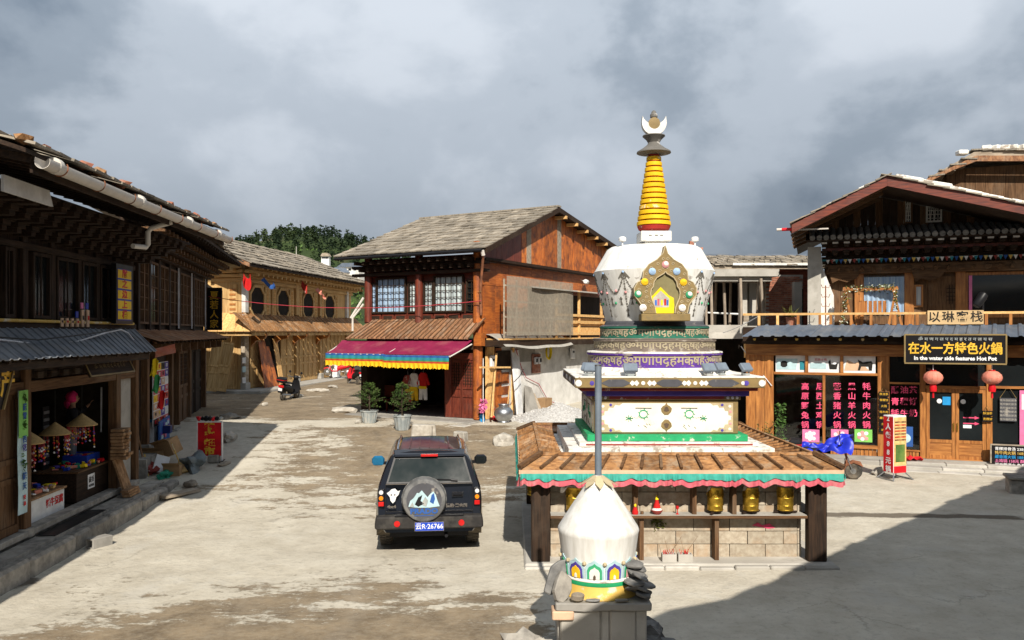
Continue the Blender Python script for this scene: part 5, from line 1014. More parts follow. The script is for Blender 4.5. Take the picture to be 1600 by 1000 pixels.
# main roof and skirt roof
zrg = zde + 2.0; yr = 3.6
rD = MB().prism([(-1.25, zde), (yr, zrg), (9.2, zde - .1), (9.2, zde - .2), (yr, zrg - .12), (-1.25, zde - .1)], -1.9, LD + .8, 'yz').build('roof', 'wood_dark_h', D)
shakes(rD, -1.9, LD + .8, -1.3, zde + .02, yr, zrg + .02, 36, 8, 'shake', .05, random.Random(21))
MB().prism([(-1.28, zde - .14), (yr, zrg - .16), (yr, zrg + .06), (-1.28, zde + .04)], -1.98, -1.91, 'yz').build('barge_board', 'shake_brown', D)
for k in range(34):
    x = -.9 + k * (LD + 1.4) / 33; v = [(x - .21, -.98, zs0), (x + .21, -.98, zs0), (x + .21, 0, zs1), (x - .21, 0, zs1)]
    MB().add(v + [(a, b, c + .04) for a, b, c in v], [(3, 2, 1, 0), (4, 5, 6, 7), (0, 1, 5, 4), (1, 2, 6, 5), (2, 3, 7, 6), (3, 0, 4, 7)]).build('skirt_board', 'slat', D)
for k in range(17):
    y = -.9 + k * .44; v = [(-.98, y, zs0), (-.98, y + .42, zs0), (0, max(y, 0) + .42, zs1), (0, max(y, 0), zs1)]
    MB().add(v + [(a, b, c + .04) for a, b, c in v], [(0, 1, 2, 3), (7, 6, 5, 4), (1, 0, 4, 5), (2, 1, 5, 6), (3, 2, 6, 7), (0, 3, 7, 4)]).build('skirt_board', 'pine_fresh', D)
MB().bar((-1.0, -1.0, zs0 + .05), (0, 0, zs1 + .07), .12, .07).build('hip_board', 'slat', D)
box('skirt_beam', 'pine_h', D, -.8, LD + .4, -.8, -.66, zs0 - .2, zs0 - .05); MB().box(-.8, -.66, -.8, 8, zs0 - .2, zs0 - .05).build('skirt_beam', 'pine_h', D)
for px in (392, 428, 458, 494): x = fd.x(px); MB().prism([(-.9, zs0 - .1), (-.02, zs0 - .1), (-.02, zs0 - .75), (-.3, zs0 - .45), (-.75, zs0 - .35)], x - .08, x + .08, 'yz').build('carved_bracket', 'wood_honey_v', D)
# things leaning on D and cloth on its beams
def lean(px0, px1, n, m, label, zt_, off, group, fr_=fd, z0=.12, tilt=.35):
    for k in range(n):
        x0 = fr_.x(px0 + (px1 - px0) * k / n, off); w = (fr_.x(px1, off) - fr_.x(px0, off)) / n * .92; p = fr_.w(x0 + w / 2, 0, z0)
        o = MB().box(-w / 2, w / 2, -.03, .0, 0, zt_ * random.uniform(.92, 1)).build('leaning_board', m); p = fr_.w(x0 + w / 2, off, z0); o.location = p; o.rotation_euler = (-tilt * .5 - .04 * k, random.uniform(-.05, .05), fr_.a); tag(o, label % ('first', 'second', 'third', 'fourth', 'fifth')[k] if '%' in label else label, 'board', group)
lean(413, 436, 4, 'wood_orange_v', '%s red brown board from the left leaning in the pine house doorway', 2.5, .55, 'red boards leaning on the pine house', tilt=.3)
lean(437, 444, 1, 'pine_fresh', 'pale board leaning right of the red boards', 2.5, .5, 'red boards leaning on the pine house')
for k, (px, lb) in enumerate(((329, 'pale carved door leaf leaning on the pine house, farther left'), (344, 'pale carved door leaf leaning on the pine house, nearer its grey corner post'))):
    p = at(px, 609, 39.0); t = thing('leaning_door_leaf', lb, 'door leaf', (p.x, p.y, fd.z0 + .1), 0, 'spare door leaves leaning on the pine house'); t.rotation_euler = (R(-9), R(6 if k == 0 else 7), 0)
    q = door(t, -.28, .28, 0, 2.35, 0, 'pine_v', 'pine_v', .05, 'leaf')
for k, (px, py, mm, w, hh, lb) in enumerate(((386, 441, 'red_cloth', .4, .8, 'red paper lantern cloth hanging at the pine house corner'), (422, 445, 'stripe_blue', .9, .3, 'blue cloth bunched on the pine house beam'), (477, 451, 'red_paint', .35, .6, 'dark red cloth hanging on the pine house beam'), (502, 457, 'lantern_red', .9, .35, 'orange cloth trailing from the pine house beam'))):
    x = fd.x(px, 1.0); z = fd.z(px, py, 1.0); p = fd.w(x, 1.0, z); rr_ = random.Random(k)
    m = MB().sheet(lambda u, v: ((u - .5) * w * (.8 + .2 * math.sin(v * 5)), .15 * math.sin(u * 6 + k), (v - .5) * hh * .7 + .12 * math.sin(u * 8 + k) - .3 * (u - .5) * (k > 0)), 10, 6); o = m.build('hanging_cloth', mm, smooth_=True, solid=.01); o.location = p; o.rotation_euler[2] = fd.a - .4; tag(o, lb, 'cloth', 'cloths on the pine house')

# ------------------------------------------------------------------ C: the red shop with purple awning
CZ = .92; CL = 5.2
fc = Frame(-5.55, 30.9, -30, CZ); fs_ = Frame(-5.55 + 5.2 * .8660254, 30.9 - 2.6, 60, CZ)     # front, and the gable side
C = fc.thing('red_timber_shop', 'red timber shop with shingled gable roof and magenta awning in the centre', 'building')
zce = 6.75 - CZ; zrd = 8.79 - CZ; yrd = 4.46; OVC = .9
zk1, zk0 = fc.z(660, 500), fc.z(640, 530, .75)
box('foundation', 'concrete', C, -.4, CL + .15, -1.0, 11, -.9, .02, .03)
zfl = .04
box('wall', 'wood_red_h', C, 0, CL - .12, .06, .16, zk1 - .5, zce - .05)
up = [576, 656, 750]
for px in (577, 656): x = fc.x(px); MB().lathe([(.15, 0), (.15, zce - zk1 + .2)], 14, (x, -.05, zk1 - .1)).build('post', 'wood_red_v', C, smooth_=True)
MB().lathe([(.17, 0), (.165, zce + .3)], 16, (CL - .12, -.06, .05)).build('post', 'wood_orange_v', C, smooth_=True)
for k in range(14): x = .2 + k * (CL - .4) / 13; MB().box(x - .05, x + .05, -.55, .06, zce - .55, zce - .42).box(x - .05, x + .05, -.8, .06, zce - .32, zce - .2).build('bracket', 'wood_dark_h', C)
for z in (zce - .42, zce - .7): box('eave_beam', 'wood_dark_h', C, -.4, CL + .3, -.28, .06, z, z + .1)
zw0, zw1 = fc.z(600, 487), fc.z(600, 437)
for a, b, mm, cm in ((590, 633, 'wood_dark_v', 'curtain_blue'), (680, 723, 'wood_dark_v', 'curtain_white'), (577.5, 588, 'wood_dark_v', 'curtain_blue'), (640, 650, 'wood_dark_v', 'curtain_white'), (664, 676, 'wood_dark_v', 'curtain_white'), (731, 744, 'wood_dark_v', None)):
    x0, x1 = fc.x(a), fc.x(b); z0_ = zw0 if b - a < 20 else zw0; z1_ = zw1 if b - a > 20 else zw1 - .18
    f = MB().box(x0 - .05, x0, -.06, .06, z0_ - .06, z1_ + .06).box(x1, x1 + .05, -.06, .06, z0_ - .06, z1_ + .06).box(x0, x1, -.06, .06, z0_ - .06, z0_).box(x0, x1, -.06, .06, z1_, z1_ + .06).build('window', mm, C)
    if cm: curtain(f, x0, x1, z0_, z1_, .03, cm, 7 if b - a > 20 else 2)
    else: box('pane', 'glass_dark', f, x0, x1, .02, .05, z0_, z1_)
    lattice(f, x0, x1, z0_, z1_, -.03, 5 if b - a > 20 else 2, 5, 'wood_dark_v', .022)
    box('pane', 'glass_clear', f, x0, x1, -.012, -.008, z0_, z1_)
zz_ = zw0 - .12
for k in range(8):
    a = fc.x(577) + k * (CL - .5) / 8; pn = box('sill_panel', 'wood_red_h', C, a + .03, a + (CL - .5) / 8 - .03, .0, .058, zw0 - .42, zw0 - .10); box('inset', 'wood_dark_h', pn, a + .1, a + (CL - .5) / 8 - .1, -.012, -.001, zw0 - .36, zw0 - .16)
# skirt roof
n = 26; x0_, x1_ = fc.x(541, .85), fc.x(733, .85)
for k in range(n):
    f0, f1 = k / n, (k + .92) / n; a0, a1 = x0_ + (x1_ - x0_) * f0, x0_ + (x1_ - x0_) * f1; b0, b1 = fc.x(581, .0) + (CL + .15 - fc.x(581)) * f0, fc.x(581) + (CL + .15 - fc.x(581)) * f1
    dz = random.uniform(0, .02); v = [(a0, -.88, zk0 + dz), (a1, -.88, zk0 + dz), (b1, .0, zk1 + dz), (b0, .0, zk1 + dz)]
    MB().add(v + [(a, b, c + .03) for a, b, c in v], [(3, 2, 1, 0), (4, 5, 6, 7), (0, 1, 5, 4), (1, 2, 6, 5), (2, 3, 7, 6), (3, 0, 4, 7)]).build('skirt_board', 'shake_brown', C)
    if k % 1 == 0: MB().bar(((a1 + .01), -.9, zk0 + .05), (b1 + .01, 0, zk1 + .05), .03, .03).build('batten', 'wood_brown_h', C)
# open shop front: dark room, carved door leaves on the right
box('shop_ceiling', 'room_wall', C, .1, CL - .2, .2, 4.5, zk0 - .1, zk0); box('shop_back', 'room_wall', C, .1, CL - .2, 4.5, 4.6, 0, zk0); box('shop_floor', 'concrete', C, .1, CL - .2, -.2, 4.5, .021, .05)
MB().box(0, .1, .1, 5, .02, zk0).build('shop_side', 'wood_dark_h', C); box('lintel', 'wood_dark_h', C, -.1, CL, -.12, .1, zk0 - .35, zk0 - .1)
xo = fc.x(703)
for px in (571, 702): x = fc.x(px); box('post', 'wood_dark_v' if px < 600 else 'wood_red_v', C, x - .14, x + .14, -.1, .1, .05, zk0 - .1, .012)
zdt = fc.z(725, 563)
for a, b in ((706, 722), (723, 741)): door(C, fc.x(a), fc.x(b), .06, zdt, .0, 'wood_red_v', 'wood_red_v', .06, carve='wood_dark_v')
box('sill_panel', 'wood_red_h', C, fc.x(706), fc.x(741), -.06, .02, zdt + .02, zdt + .25)
# roof
XR0, XR1 = -.62, CL + .72
rC = MB().prism([(-OVC, zce - .02), (yrd, zrd), (11.5, 7.6 - CZ), (11.5, 7.5 - CZ), (yrd, zrd - .1), (-OVC, zce - .12)], XR0, XR1, 'yz').build('roof', 'wood_dark_h', C)
shakes(rC, XR0 - .03, XR1 + .03, -OVC - .06, zce + .0, yrd, zrd + .02, 21, 13, 'shake', .045, random.Random(31), over=1.5)
MB().bar((XR0 - .05, yrd, zrd + .05), (XR1 + .05, yrd, zrd + .07), .3, .06).build('ridge_board', 'shake', rC)
MB().tube([(XR0, -OVC - .07, zce - .07), (XR1 - .1, -OVC - .07, zce - .05)], .055, 8).build('gutter', 'plastic_black', C, smooth_=True)
MB().tube([(XR1 - .12, -OVC - .02, zce - .05), (XR1 - .12, -OVC + .05, zce - .22)], .07, 8).build('gutter_outlet', 'pvc', C, smooth_=True)
MB().tube([(XR1 - .12, -OVC + .05, zce - .2), (CL + .1, -.25, zce - 1.3), (CL + .1, -.2, zce - 2.2)], .045, 8).build('downpipe', 'rust', C, smooth_=True)
def roofz(y): return (zce + (zrd - zce) * (y + OVC) / (yrd + OVC)) if y < yrd else zrd + (7.6 - CZ - zrd) * (y - yrd) / (11.5 - yrd)
for (ya, yb) in ((-OVC, yrd), (yrd, 11.5)):
    MB().add([(XR1 + .01, ya, roofz(ya) - .16), (XR1 + .01, yb, roofz(yb) - .16), (XR1 + .01, yb, roofz(yb) + .03), (XR1 + .01, ya, roofz(ya) + .03)] + [(XR1 + .05, ya, roofz(ya) - .16), (XR1 + .05, yb, roofz(yb) - .16), (XR1 + .05, yb, roofz(yb) + .03), (XR1 + .05, ya, roofz(ya) + .03)], [(0, 1, 2, 3), (7, 6, 5, 4), (0, 4, 5, 1), (2, 6, 7, 3), (1, 5, 6, 2), (0, 3, 7, 4)]).build('barge_board', 'wood_dark_h', C)
for k in range(7):
    y = yrd + .5 + k * 1.0; box('purlin_end', 'pine_fresh', C, XR1 - .5, XR1 + .07, y, y + .13, roofz(y) - .27, roofz(y) - .15)
# gable side (local: x = CL plane, y runs back)
GX = CL
gz0 = fs_.z(800, 410) ; zb2, zb1_ = fs_.z(800, 445), fs_.z(800, 420)
rr_ = random.Random(5)
YG0, YG1 = -.25, 10.6
npl = 30
for k in range(npl):
    a = YG0 + (YG1 - YG0) * k / npl + .004; b = YG0 + (YG1 - YG0) * (k + 1) / npl - .004; x = GX + .30 + rr_.uniform(0, .015)
    mm = 'wood_orange_v'
    if k in (8, 15): mm = 'plank_grey'
    elif k < 7: mm = 'wood_red_v'
    MB().add([(x, a, gz0), (x, b, gz0), (x, b, roofz(b) - .1), (x, a, roofz(a) - .1), (x - .04, a, gz0), (x - .04, b, gz0), (x - .04, b, roofz(b) - .1), (x - .04, a, roofz(a) - .1)], [(0, 1, 2, 3), (7, 6, 5, 4), (0, 4, 5, 1), (2, 6, 7, 3), (1, 5, 6, 2), (0, 3, 7, 4)]).build('gable_plank', mm, C)
MB().box(GX - .1, GX + .34, YG0, YG1, gz0 - .1, gz0 - .01).build('gable_beam', 'wood_dark_h', C)
for k in range(12):
    a = k * YG1 / 12; box('wall_plank', 'wood_orange_y', C, GX - .02, GX + .04, a + .006, a + YG1 / 12 - .006, zb2 - .1, gz0 - .12)
zfl2 = fs_.z(830, 528)
box('upper_wall', 'wood_orange_y', C, GX - .1, GX, .1, YG1, zfl2, zb2 - .1)
for k in range(14): a = .1 + k * .75; box('wall_plank', 'wood_orange_y', C, GX, GX + .03, a, a + .74, zfl2 + .02, zb2 - .11)
yn0, yn1 = fs_.x(760), fs_.x(866)
box('floor_beam', 'wood_dark_h', C, GX - .05, GX + .75, -.1, YG1, zfl2 - .28, zfl2 - .06); box('beam_end', 'wood_orange_h', C, GX - .1, GX + .2, -.35, -.1, zfl2 - .25, zfl2 + .2)
# balcony of raw pine rails on the gable side
yb0, yb1 = fs_.x(868, .7), fs_.x(945, .7)
box('balcony_floor', 'pine_fresh', C, GX + .0, GX + .76, fs_.x(760), yb1, zfl2 - .055, zfl2)
for k, px in enumerate((870, 905, 940)): y = fs_.x(px, .7); box('balcony_post', 'pine_fresh', C, GX + .65, GX + .73, y - .05, y + .05, zfl2, zb2 - .05)
for py in (493, 503, 521): z = fs_.z(900, py, .7); box('balcony_rail', 'pine_fresh', C, GX + .735, GX + .78, yb0, yb1, z - .05, z + .05)
for k in range(2):
    z = fs_.z(905, 516 - 14 * k, .6); box('balcony_panel', 'pine_fresh', C, GX + .6, GX + .64, fs_.x(888, .6), yb1, z - .2, z + .14)
yd0, yd1 = fs_.x(882), fs_.x(935); box('balcony_opening', 'wood_dark_v', C, GX + .031, GX + .05, yd0, yd1, zfl2 + .05, zb2 - .2); box('opening_post', 'pine_fresh', C, GX + .05, GX + .12, yd0 - .1, yd0, zfl2, zb2 - .1)
MB().add([(GX + .06, fs_.x(825), zb2 + .0), (GX + .06, YG1, zb2 + .02), (GX + .95, YG1, zb2 - .12), (GX + .95, fs_.x(830, .9), zb2 - .14)], [(0, 1, 2, 3)]).build('balcony_canopy', 'sheet_grey', C, solid=.02)
# white plastered ground floor
box('plaster_wall', 'plaster', C, GX - .1, GX + .02, fs_.x(783), YG1, -.6, zfl2 - .28); box('mortar_patch', 'concrete', C, GX + .021, GX + .026, fs_.x(806), fs_.x(835), zfl2 - .9, zfl2 - .29)
box('door_jamb', 'pine_fresh', C, GX - .02, GX + .06, fs_.x(759), fs_.x(770), .03, zfl2 - .3)
dj = box('side_door', 'wood_orange_v', C, GX - .03, GX + .02, fs_.x(773), fs_.x(797), .03, zfl2 - .35); MB().box(GX + .021, GX + .045, fs_.x(774), fs_.x(796), 1.7, zfl2 - .45).build('door_panel', 'wood_dark_v', dj)
for a, b in ((.2, .7), (.8, 1.1), (1.2, 1.6)): MB().box(GX + .021, GX + .04, fs_.x(776), fs_.x(794), a, b).build('door_panel', 'wood_orange_v', dj)
box('door_jamb', 'pine_fresh', C, GX, GX + .08, fs_.x(798), fs_.x(801), .03, zfl2 - .35)
# netting over the scaffolding and tarpaulin below it
net = MB().sheet(lambda u, v: (GX + .82 + .05 * math.sin(u * 9) + .12 * (1 - v) * math.sin(u * 3.1), yn0 + (yn1 - yn0) * u, zfl2 + .1 + (zb2 - zfl2 + .1) * v), 24, 14).build('dust_netting', 'netting', C, smooth_=True)
lat_ = MB()
for k in range(7): y = yn0 + (yn1 - yn0) * k / 6; lat_.box(GX + .7, GX + .74, y - .03, y + .03, zfl2, zb2 + .1)
for k in range(4): z = zfl2 + .2 + (zb2 - zfl2) * k / 3.6; lat_.box(GX + .74, GX + .77, yn0, yn1, z - .03, z + .03)
lat_.build('netting_frame', 'plank_grey', C)
MB().sheet(lambda u, v: (GX + .05 + .8 * v, yn0 - .1 + (yn1 - yn0 + .1) * u, zfl2 + .14 - .42 * v ** 1.5 - .10 * math.sin(u * 3.14) * v + .02 * math.sin(u * 13)), 20, 6).build('tarpaulin', 'sheet_grey', C, smooth_=True, solid=.008)

# magenta awning, two panels with striped, fringed hems
aw = fc.thing('shop_awning', 'magenta cloth awning with rainbow hem and yellow fringe over shop front', 'awning')
for k, (pa, pb, ta, tb) in enumerate(((509, 602, 534, 632), (600, 702, 624, 737))):
    o_ = 1.95; x0, x1 = fc.x(pa, o_), fc.x(pb, o_); t0, t1 = fc.x(ta, .75), fc.x(tb, .75); zt_ = zk0 - .06; zl_ = fc.z(600, 553, o_) - .03 * k; dx = .02 * k
    panel = MB().sheet(lambda u, v: ((t0 + (t1 - t0) * u) * (1 - v) + (x0 + (x1 - x0) * u) * v, -.72 - (o_ - .72) * v - dx, zt_ + (zl_ - zt_) * v - .07 * math.sin(v * 3.14) * (1 - .3 * math.sin(u * 3.14)) + .02 * k), 16, 8).build('awning_panel', 'awning_magenta', aw, smooth_=True, solid=.01)
    for j, (mm, za_, zb_) in enumerate((('stripe_blue', 0, .07), ('stripe_teal', .07, .16), ('stripe_green', .16, .20), ('stripe_red', .20, .26))):
        MB().sheet(lambda u, v: (x0 + (x1 - x0) * u, -o_ - .01 - dx - .01 * math.sin(u * 60), zl_ - za_ - (zb_ - za_) * v), 50, 1).build('hem_stripe', mm, panel, solid=.004)
    MB().sheet(lambda u, v: (x0 + (x1 - x0) * u, -o_ - .015 - dx - .03 * v * math.sin(u * 90), zl_ - .26 - .17 * v - .02 * math.sin(u * 140) * v), 140, 2).build('fringe', 'fringe_yellow', panel, solid=.004)
    for x, t_ in ((x0, t0), (x1, t1)): MB().tube([(t_, -.75, zt_ - .1), (x, -o_ + .03, zl_ - .03)], .025, 6).build('awning_arm', 'pvc', aw)
    MB().tube([(x0, -o_ + .02, zl_ - .02), (x1, -o_ + .02, zl_ - .02)], .03, 8).build('front_bar', 'pvc', aw)

# ------------------------------------------------------------------ E: concrete frame under construction and brick house
EY = 31.5
E = thing('unfinished_concrete_house', 'grey concrete frame building with bare props under its slab', 'building', (X0 := (1097 - 800) / F * EY, EY, 0)); 
def ex(px): return (px - 800) / F * EY - X0
def ez(py): return CH - (py - HZ) / F * EY
box('roof_slab', 'concrete_pale', E, ex(1085), ex(1211), -.5, 4, ez(433), ez(422)); box('roof_lip', 'concrete_pale', E, ex(1108), ex(1202), -.3, -.0, ez(440), ez(433.2)); 
box('floor_slab', 'concrete_pale', E, ex(1080), ex(1190), -.6, 4, ez(529), ez(519)); box('parapet', 'concrete_pale', E, ex(1090), ex(1160), -.5, -.35, ez(518.8), ez(508))
for px in (1168, 1183): box('column', 'concrete_pale', E, ex(px) - .12, ex(px) + .16, .6, .9, ez(519), ez(440))
for px in (1096, 1250): box('column', 'concrete_pale', E, ex(px) - .15, ex(px) + .15, .2, .5, 0, ez(440))
box('back_wall', 'dark_room', E, ex(1085), ex(1210), 3.6, 3.7, 0, ez(433)); box('ground_wall', 'dark_room', E, ex(1080), ex(1215), 3, 3.1, 0, ez(529))
rr_ = random.Random(14)
for k, px in enumerate((1102, 1111, 1119, 1131, 1142, 1157, 1161, 1185, 1189, 1198, 1206)):
    y = rr_.uniform(-.35, 2.2) if k not in (1, 5, 8) else -.4; s_ = (EY + y) / EY; tx = rr_.uniform(-.14, .14)
    MB().tube([(ex(px) * s_ + X0 * (s_ - 1) + tx, y, ez(519)), (ex(px) * s_ + X0 * (s_ - 1), y, ez(436))], .055, 7).build('prop', 'bamboo_pole', E, smooth_=True)
MB().tube([(ex(1098), .8, ez(487)), (ex(1165), .8, ez(490))], .035, 6).build('tie_bar', 'plastic_white', E); box('junction_box', 'plank_grey', E, ex(1155), ex(1163), -.62, -.5, ez(503), ez(491))
MB().tube([(ex(1157), -.7, ez(558)), (ex(1157), -.66, ez(525))], .06, 6).build('hanging_log', 'pine_fresh', E)
BZ = thing('brick_house', 'red brick wall with dark doorway beside the concrete frame', 'building', (X0, EY, 0))
bwm = box('wall', 'mortar', BZ, ex(1203), ex(1262), .5, 4, ez(528), ez(428))
bl, bh = .24, .075; rows = int((ez(428) - ez(528)) / bh); bmesh_ = [MB().box(0, bl * k - .012, -.012, .01, 0, bh - .012).mesh('brick', 'brick') for k in (1, .5)]
doorx = ex(1252); cnt = 0; extra = MB()
for r_ in range(rows):
    x = ex(1203) - (bl / 2 if r_ % 2 else 0)
    while x < ex(1262) - bl:
        z = ez(528) + r_ * bh
        if x >= ex(1203) - .01 and not (x + bl > doorx and z < ez(450)):
            if r_ >= rows - 40 and cnt < 300: put('brick', bmesh_[0], BZ, (x, .49 - rr_.uniform(0, .008), z)); cnt += 1
            else: extra.box(x, x + bl - .012, .478 - rr_.uniform(0, .008), .5, z, z + bh - .012)
        x += bl
if extra.v: tag(extra.build('bricks_low', 'brick', BZ), kind='stuff')
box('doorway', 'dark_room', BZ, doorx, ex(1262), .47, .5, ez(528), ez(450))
RB = thing('grey_shingle_roof_house', 'long grey roofed house with blue steel truss ridge behind the brick wall', 'building', (X0, EY + 3.5, 0)); k_ = (EY + 3.5) / EY
def rx(px): return (px - 800) / F * (EY + 3.5) - X0
def rz(py): return CH - (py - HZ) / F * (EY + 3.5)
box('wall', 'wood_red_h', RB, rx(1095), rx(1290), 1.5, 1.7, 0, rz(406)); 
MB().prism([(-.4, rz(417)), (3.2, rz(402) + .35), (3.2, rz(402) + .25), (-.4, rz(417) - .12)], rx(1110), rx(1300), 'yz').build('roof', 'plank_grey', RB)
shakes(RB, rx(1112), rx(1300), -.5, rz(417) + .02, 3.2, rz(402) + .37, 22, 5, 'shake', .05, random.Random(44)); box('white_board', 'plaster', RB, rx(1140), rx(1262), -.55, -.5, rz(416), rz(412.5))
tr = MB(); 
for z in (rz(388), rz(397)): tr.box(rx(1085), rx(1300), 3.0, 3.08, z - .05, z + .05)
tr.build('truss_chord', 'tin_blue', RB)
for k in range(20): xx = rx(1090) + k * .3; MB().bar((xx, 3.04, rz(397)), (xx + .22, 3.04, rz(388)), .05).build('truss_web', 'tin_blue', RB)
cr1 = thing('tower_crane', 'tiny reddish crane rising behind the stupa shoulder', 'crane', tuple(at(1081, 400, 120))); MB().box(-.3, .3, 0, .6, -8, 2.2).build('mast', 'brick', cr1); MB().bar((-1.2, 0, .9), (1.6, 0, 1.1), .3).build('jib', 'brick', cr1)
# ------------------------------------------------------------------ G: the hot pot restaurant
fg = Frame(7.5, 26.3, -20, 0)
G = fg.thing('hot_pot_restaurant', 'honey coloured timber restaurant with blue tin eave and balcony on the right', 'building')
gx0, gx1 = fg.x(1166), 12.5
zth = fg.z(1490, 718); zbm = fg.z(1300, 556); zbt = fg.z(1300, 538); zlip = fg.z(1380, 526, 1.0); zroot = fg.z(1380, 508)
box('foundation', 'concrete', G, gx0 - .1, gx1, -.25, 8, -.3, zth)
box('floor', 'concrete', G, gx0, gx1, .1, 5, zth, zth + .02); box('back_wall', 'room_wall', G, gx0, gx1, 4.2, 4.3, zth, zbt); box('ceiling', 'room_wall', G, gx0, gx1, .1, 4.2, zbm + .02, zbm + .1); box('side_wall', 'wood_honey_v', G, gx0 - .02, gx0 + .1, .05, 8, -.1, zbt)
# piers, rails, beam
def gpost(a, b, z0, z1, m='wood_honey_v', y0=-.08, y1=.1, nm='post'): return box(nm, m, G, fg.x(a), fg.x(b), y0, y1, z0, z1, .01)
for i in range(3): a = gx0 + (fg.x(1209) - gx0) * i / 3; box('pier_plank', 'wood_honey_v', G, a + .004, a + (fg.x(1209) - gx0) / 3 - .004, -.06 - .004 * i, .08, zth - .1, zbm)
gpost(1371, 1389.5, zth, zbm); gpost(1437, 1446, zth, zbm); gpost(1540.5, 1550, zth, zbm)
for k in range(2): box('main_beam', 'wood_honey_h', G, gx0 + k * 6, min(gx1, gx0 + 6 + k * 8), -.14, .1, zbm + .002, zbt, .012)
zs1_ = fg.z(1290, 694); zt0, zt1 = fg.z(1290, 583), fg.z(1290, 561)
box('sill', 'wood_honey_h', G, fg.x(1209), fg.x(1371), -.12, .1, zs1_ - .08, zs1_ + .02, .01); box('transom', 'wood_honey_h', G, fg.x(1209), fg.x(1371), -.1, .1, zt0 - .06, zt0 + .02, .01)
n = 26
for k in range(n): a = fg.x(1212) + (fg.x(1370) - fg.x(1212)) * k / n; box('skirting_strip', 'wood_honey_v', G, a, a + (fg.x(1370) - fg.x(1212)) / n - .012, -.05, .03, zth - .05, zs1_ - .082)
for k in range(9): a = fg.x(1391) + (fg.x(1436) - fg.x(1391)) * k / 9; box('skirting_strip', 'wood_honey_v', G, a, a + .075, -.05, .03, zth - .05, fg.z(1410, 702))
for px in (1260.5, 1315): gpost(px - 2.5, px + 2.5, zt0 + .02, zbm, nm='mullion')
gpost(1285, 1289.5, zs1_, zt0 - .06, nm='mullion')
def gwin(a, b, z0, z1, y=0, m='glass_clear', nm='window'): return box(nm, m, G, fg.x(a), fg.x(b), y, y + .012, z0, z1)
# poster transoms
for a, b, k in ((1212, 1258, 0), (1263, 1312.5, 1), (1318, 1368, 2)):
    w = gwin(a, b, zt0 + .02, zbm, 0, 'sign_white', 'transom_picture'); x0, x1 = fg.x(a), fg.x(b); zc = (zt0 + zbm) / 2
    if k == 0: MB().prism([(x0 + .02, zc - .18), (x0 + (x1 - x0) * .7, zc - .18), (x0 + (x1 - x0) * .75, zc + .17), (x0 + .02, zc + .17)], -.006, -.002).build('print', 'ice_blue', w); MB().prism(octa(x0 + .25, zc, .10, .1), -.012, -.007).build('print', 'sign_ink', w); box('print', 'stripe_teal', w, x1 - .16, x1 - .02, -.006, -.002, zc - .18, zc + .1)
    if k == 1: text('letters', '尼西土鸡', .09, 'sign_red', w, ((x0 + x1) / 2 - .1, -.006, zc + .14), UP); box('print', 'ice_blue', w, x0 + .05, x1 - .4, -.006, -.002, zc - .14, zc + .04); MB().prism([(x1 - .3, zc - .15), (x1 - .1, zc - .15), (x1 - .05, zc + .08), (x1 - .14, zc + .0), (x1 - .26, zc + .02), (x1 - .28, zc + .16), (x1 - .34, zc + .08)], -.006, -.002).build('print', 'sign_ink', w)
    if k == 2: MB().prism([(x0 + .02, zc - .18), (x0 + .75, zc - .18), (x0 + .45, zc + .1), (x0 + .3, zc + .05), (x0 + .1, zc + .15)], -.006, -.002).build('print', 'peach_board', w); MB().prism([(x1 - .5, zc - .17), (x1 - .44, zc - .17), (x1 - .4, zc - .05), (x1 - .2, zc - .05), (x1 - .18, zc - .17), (x1 - .1, zc - .17), (x1 - .08, zc + .05), (x1 - .12, zc + .12), (x1 - .35, zc + .08), (x1 - .5, zc + .16), (x1 - .46, zc + .02)], -.011, -.007).build('print', 'sign_ink', w)
w1 = gwin(1212, 1285, zs1_ + .02, zt0 - .06); w2 = gwin(1289.5, 1371, zs1_ + .02, zt0 - .06)
zdt = fg.z(1490, 608); w3 = gwin(1390, 1437, fg.z(1410, 702), fg.z(1410, 600)); gwin(1390, 1437, fg.z(1410, 597), zbm, .0, 'glass_dark'); gwin(1446, 1540, zdt + .1, zbm, .0, 'glass_dark')
box('rail', 'wood_honey_h', G, fg.x(1389), fg.x(1437), -.08, .06, fg.z(1410, 600), fg.z(1410, 597), .006); box('rail', 'wood_honey_h', G, fg.x(1389), fg.x(1437), -.08, .06, fg.z(1410, 704.5), fg.z(1410, 702), .006)
# writing on the panes
def column_text(s, px, py0, py1, parent, size=.235):
    zc = (fg.z(px, py0) + fg.z(px, py1)) / 2; k = (fg.z(px, py0) - fg.z(px, py1)) / len(s); vtext('window_letters', s, size, 'sign_pink', parent, (fg.x(px), -.006, zc), lines=k / size if k / size > .5 else 1, offset=.004, ext=.002)
for s, px, par in (('高原野兔锅', 1258, w1), ('尼西土鸡锅', 1281, w1), ('藏香猪火锅', 1308, w2), ('黑山羊火锅', 1331, w2), ('牦牛肉火锅', 1354, w2)): column_text(s, px, 597, 672, par)
for s, px in (('酥青牦', 1398.5), ('油稞牛', 1413), ('茶饼奶', 1427)): column_text(s, px, 601, 655, w3, .235)
for px, m, par in ((1267, 'plastic_pink', w1), (1312, 'plastic_pink', w2), (1349, 'sign_green', w2)):
    x = fg.x(px, 0); z = fg.z(px, 681); pb = box('food_picture', m, par, x - .25, x + .25, -.01, -.004, z - .19, z + .2)
    for k in range(7): a = k * .9; MB().lathe([(.001, -.006), (.06, -.002), (.06, .002)], 10, (x + (.13 * math.cos(a) if k else 0), -.014, z + (.1 * math.sin(a) if k else 0)), 'y').build('dish', 'sign_white' if par is w1 or k % 2 else 'pink_dot', pb)
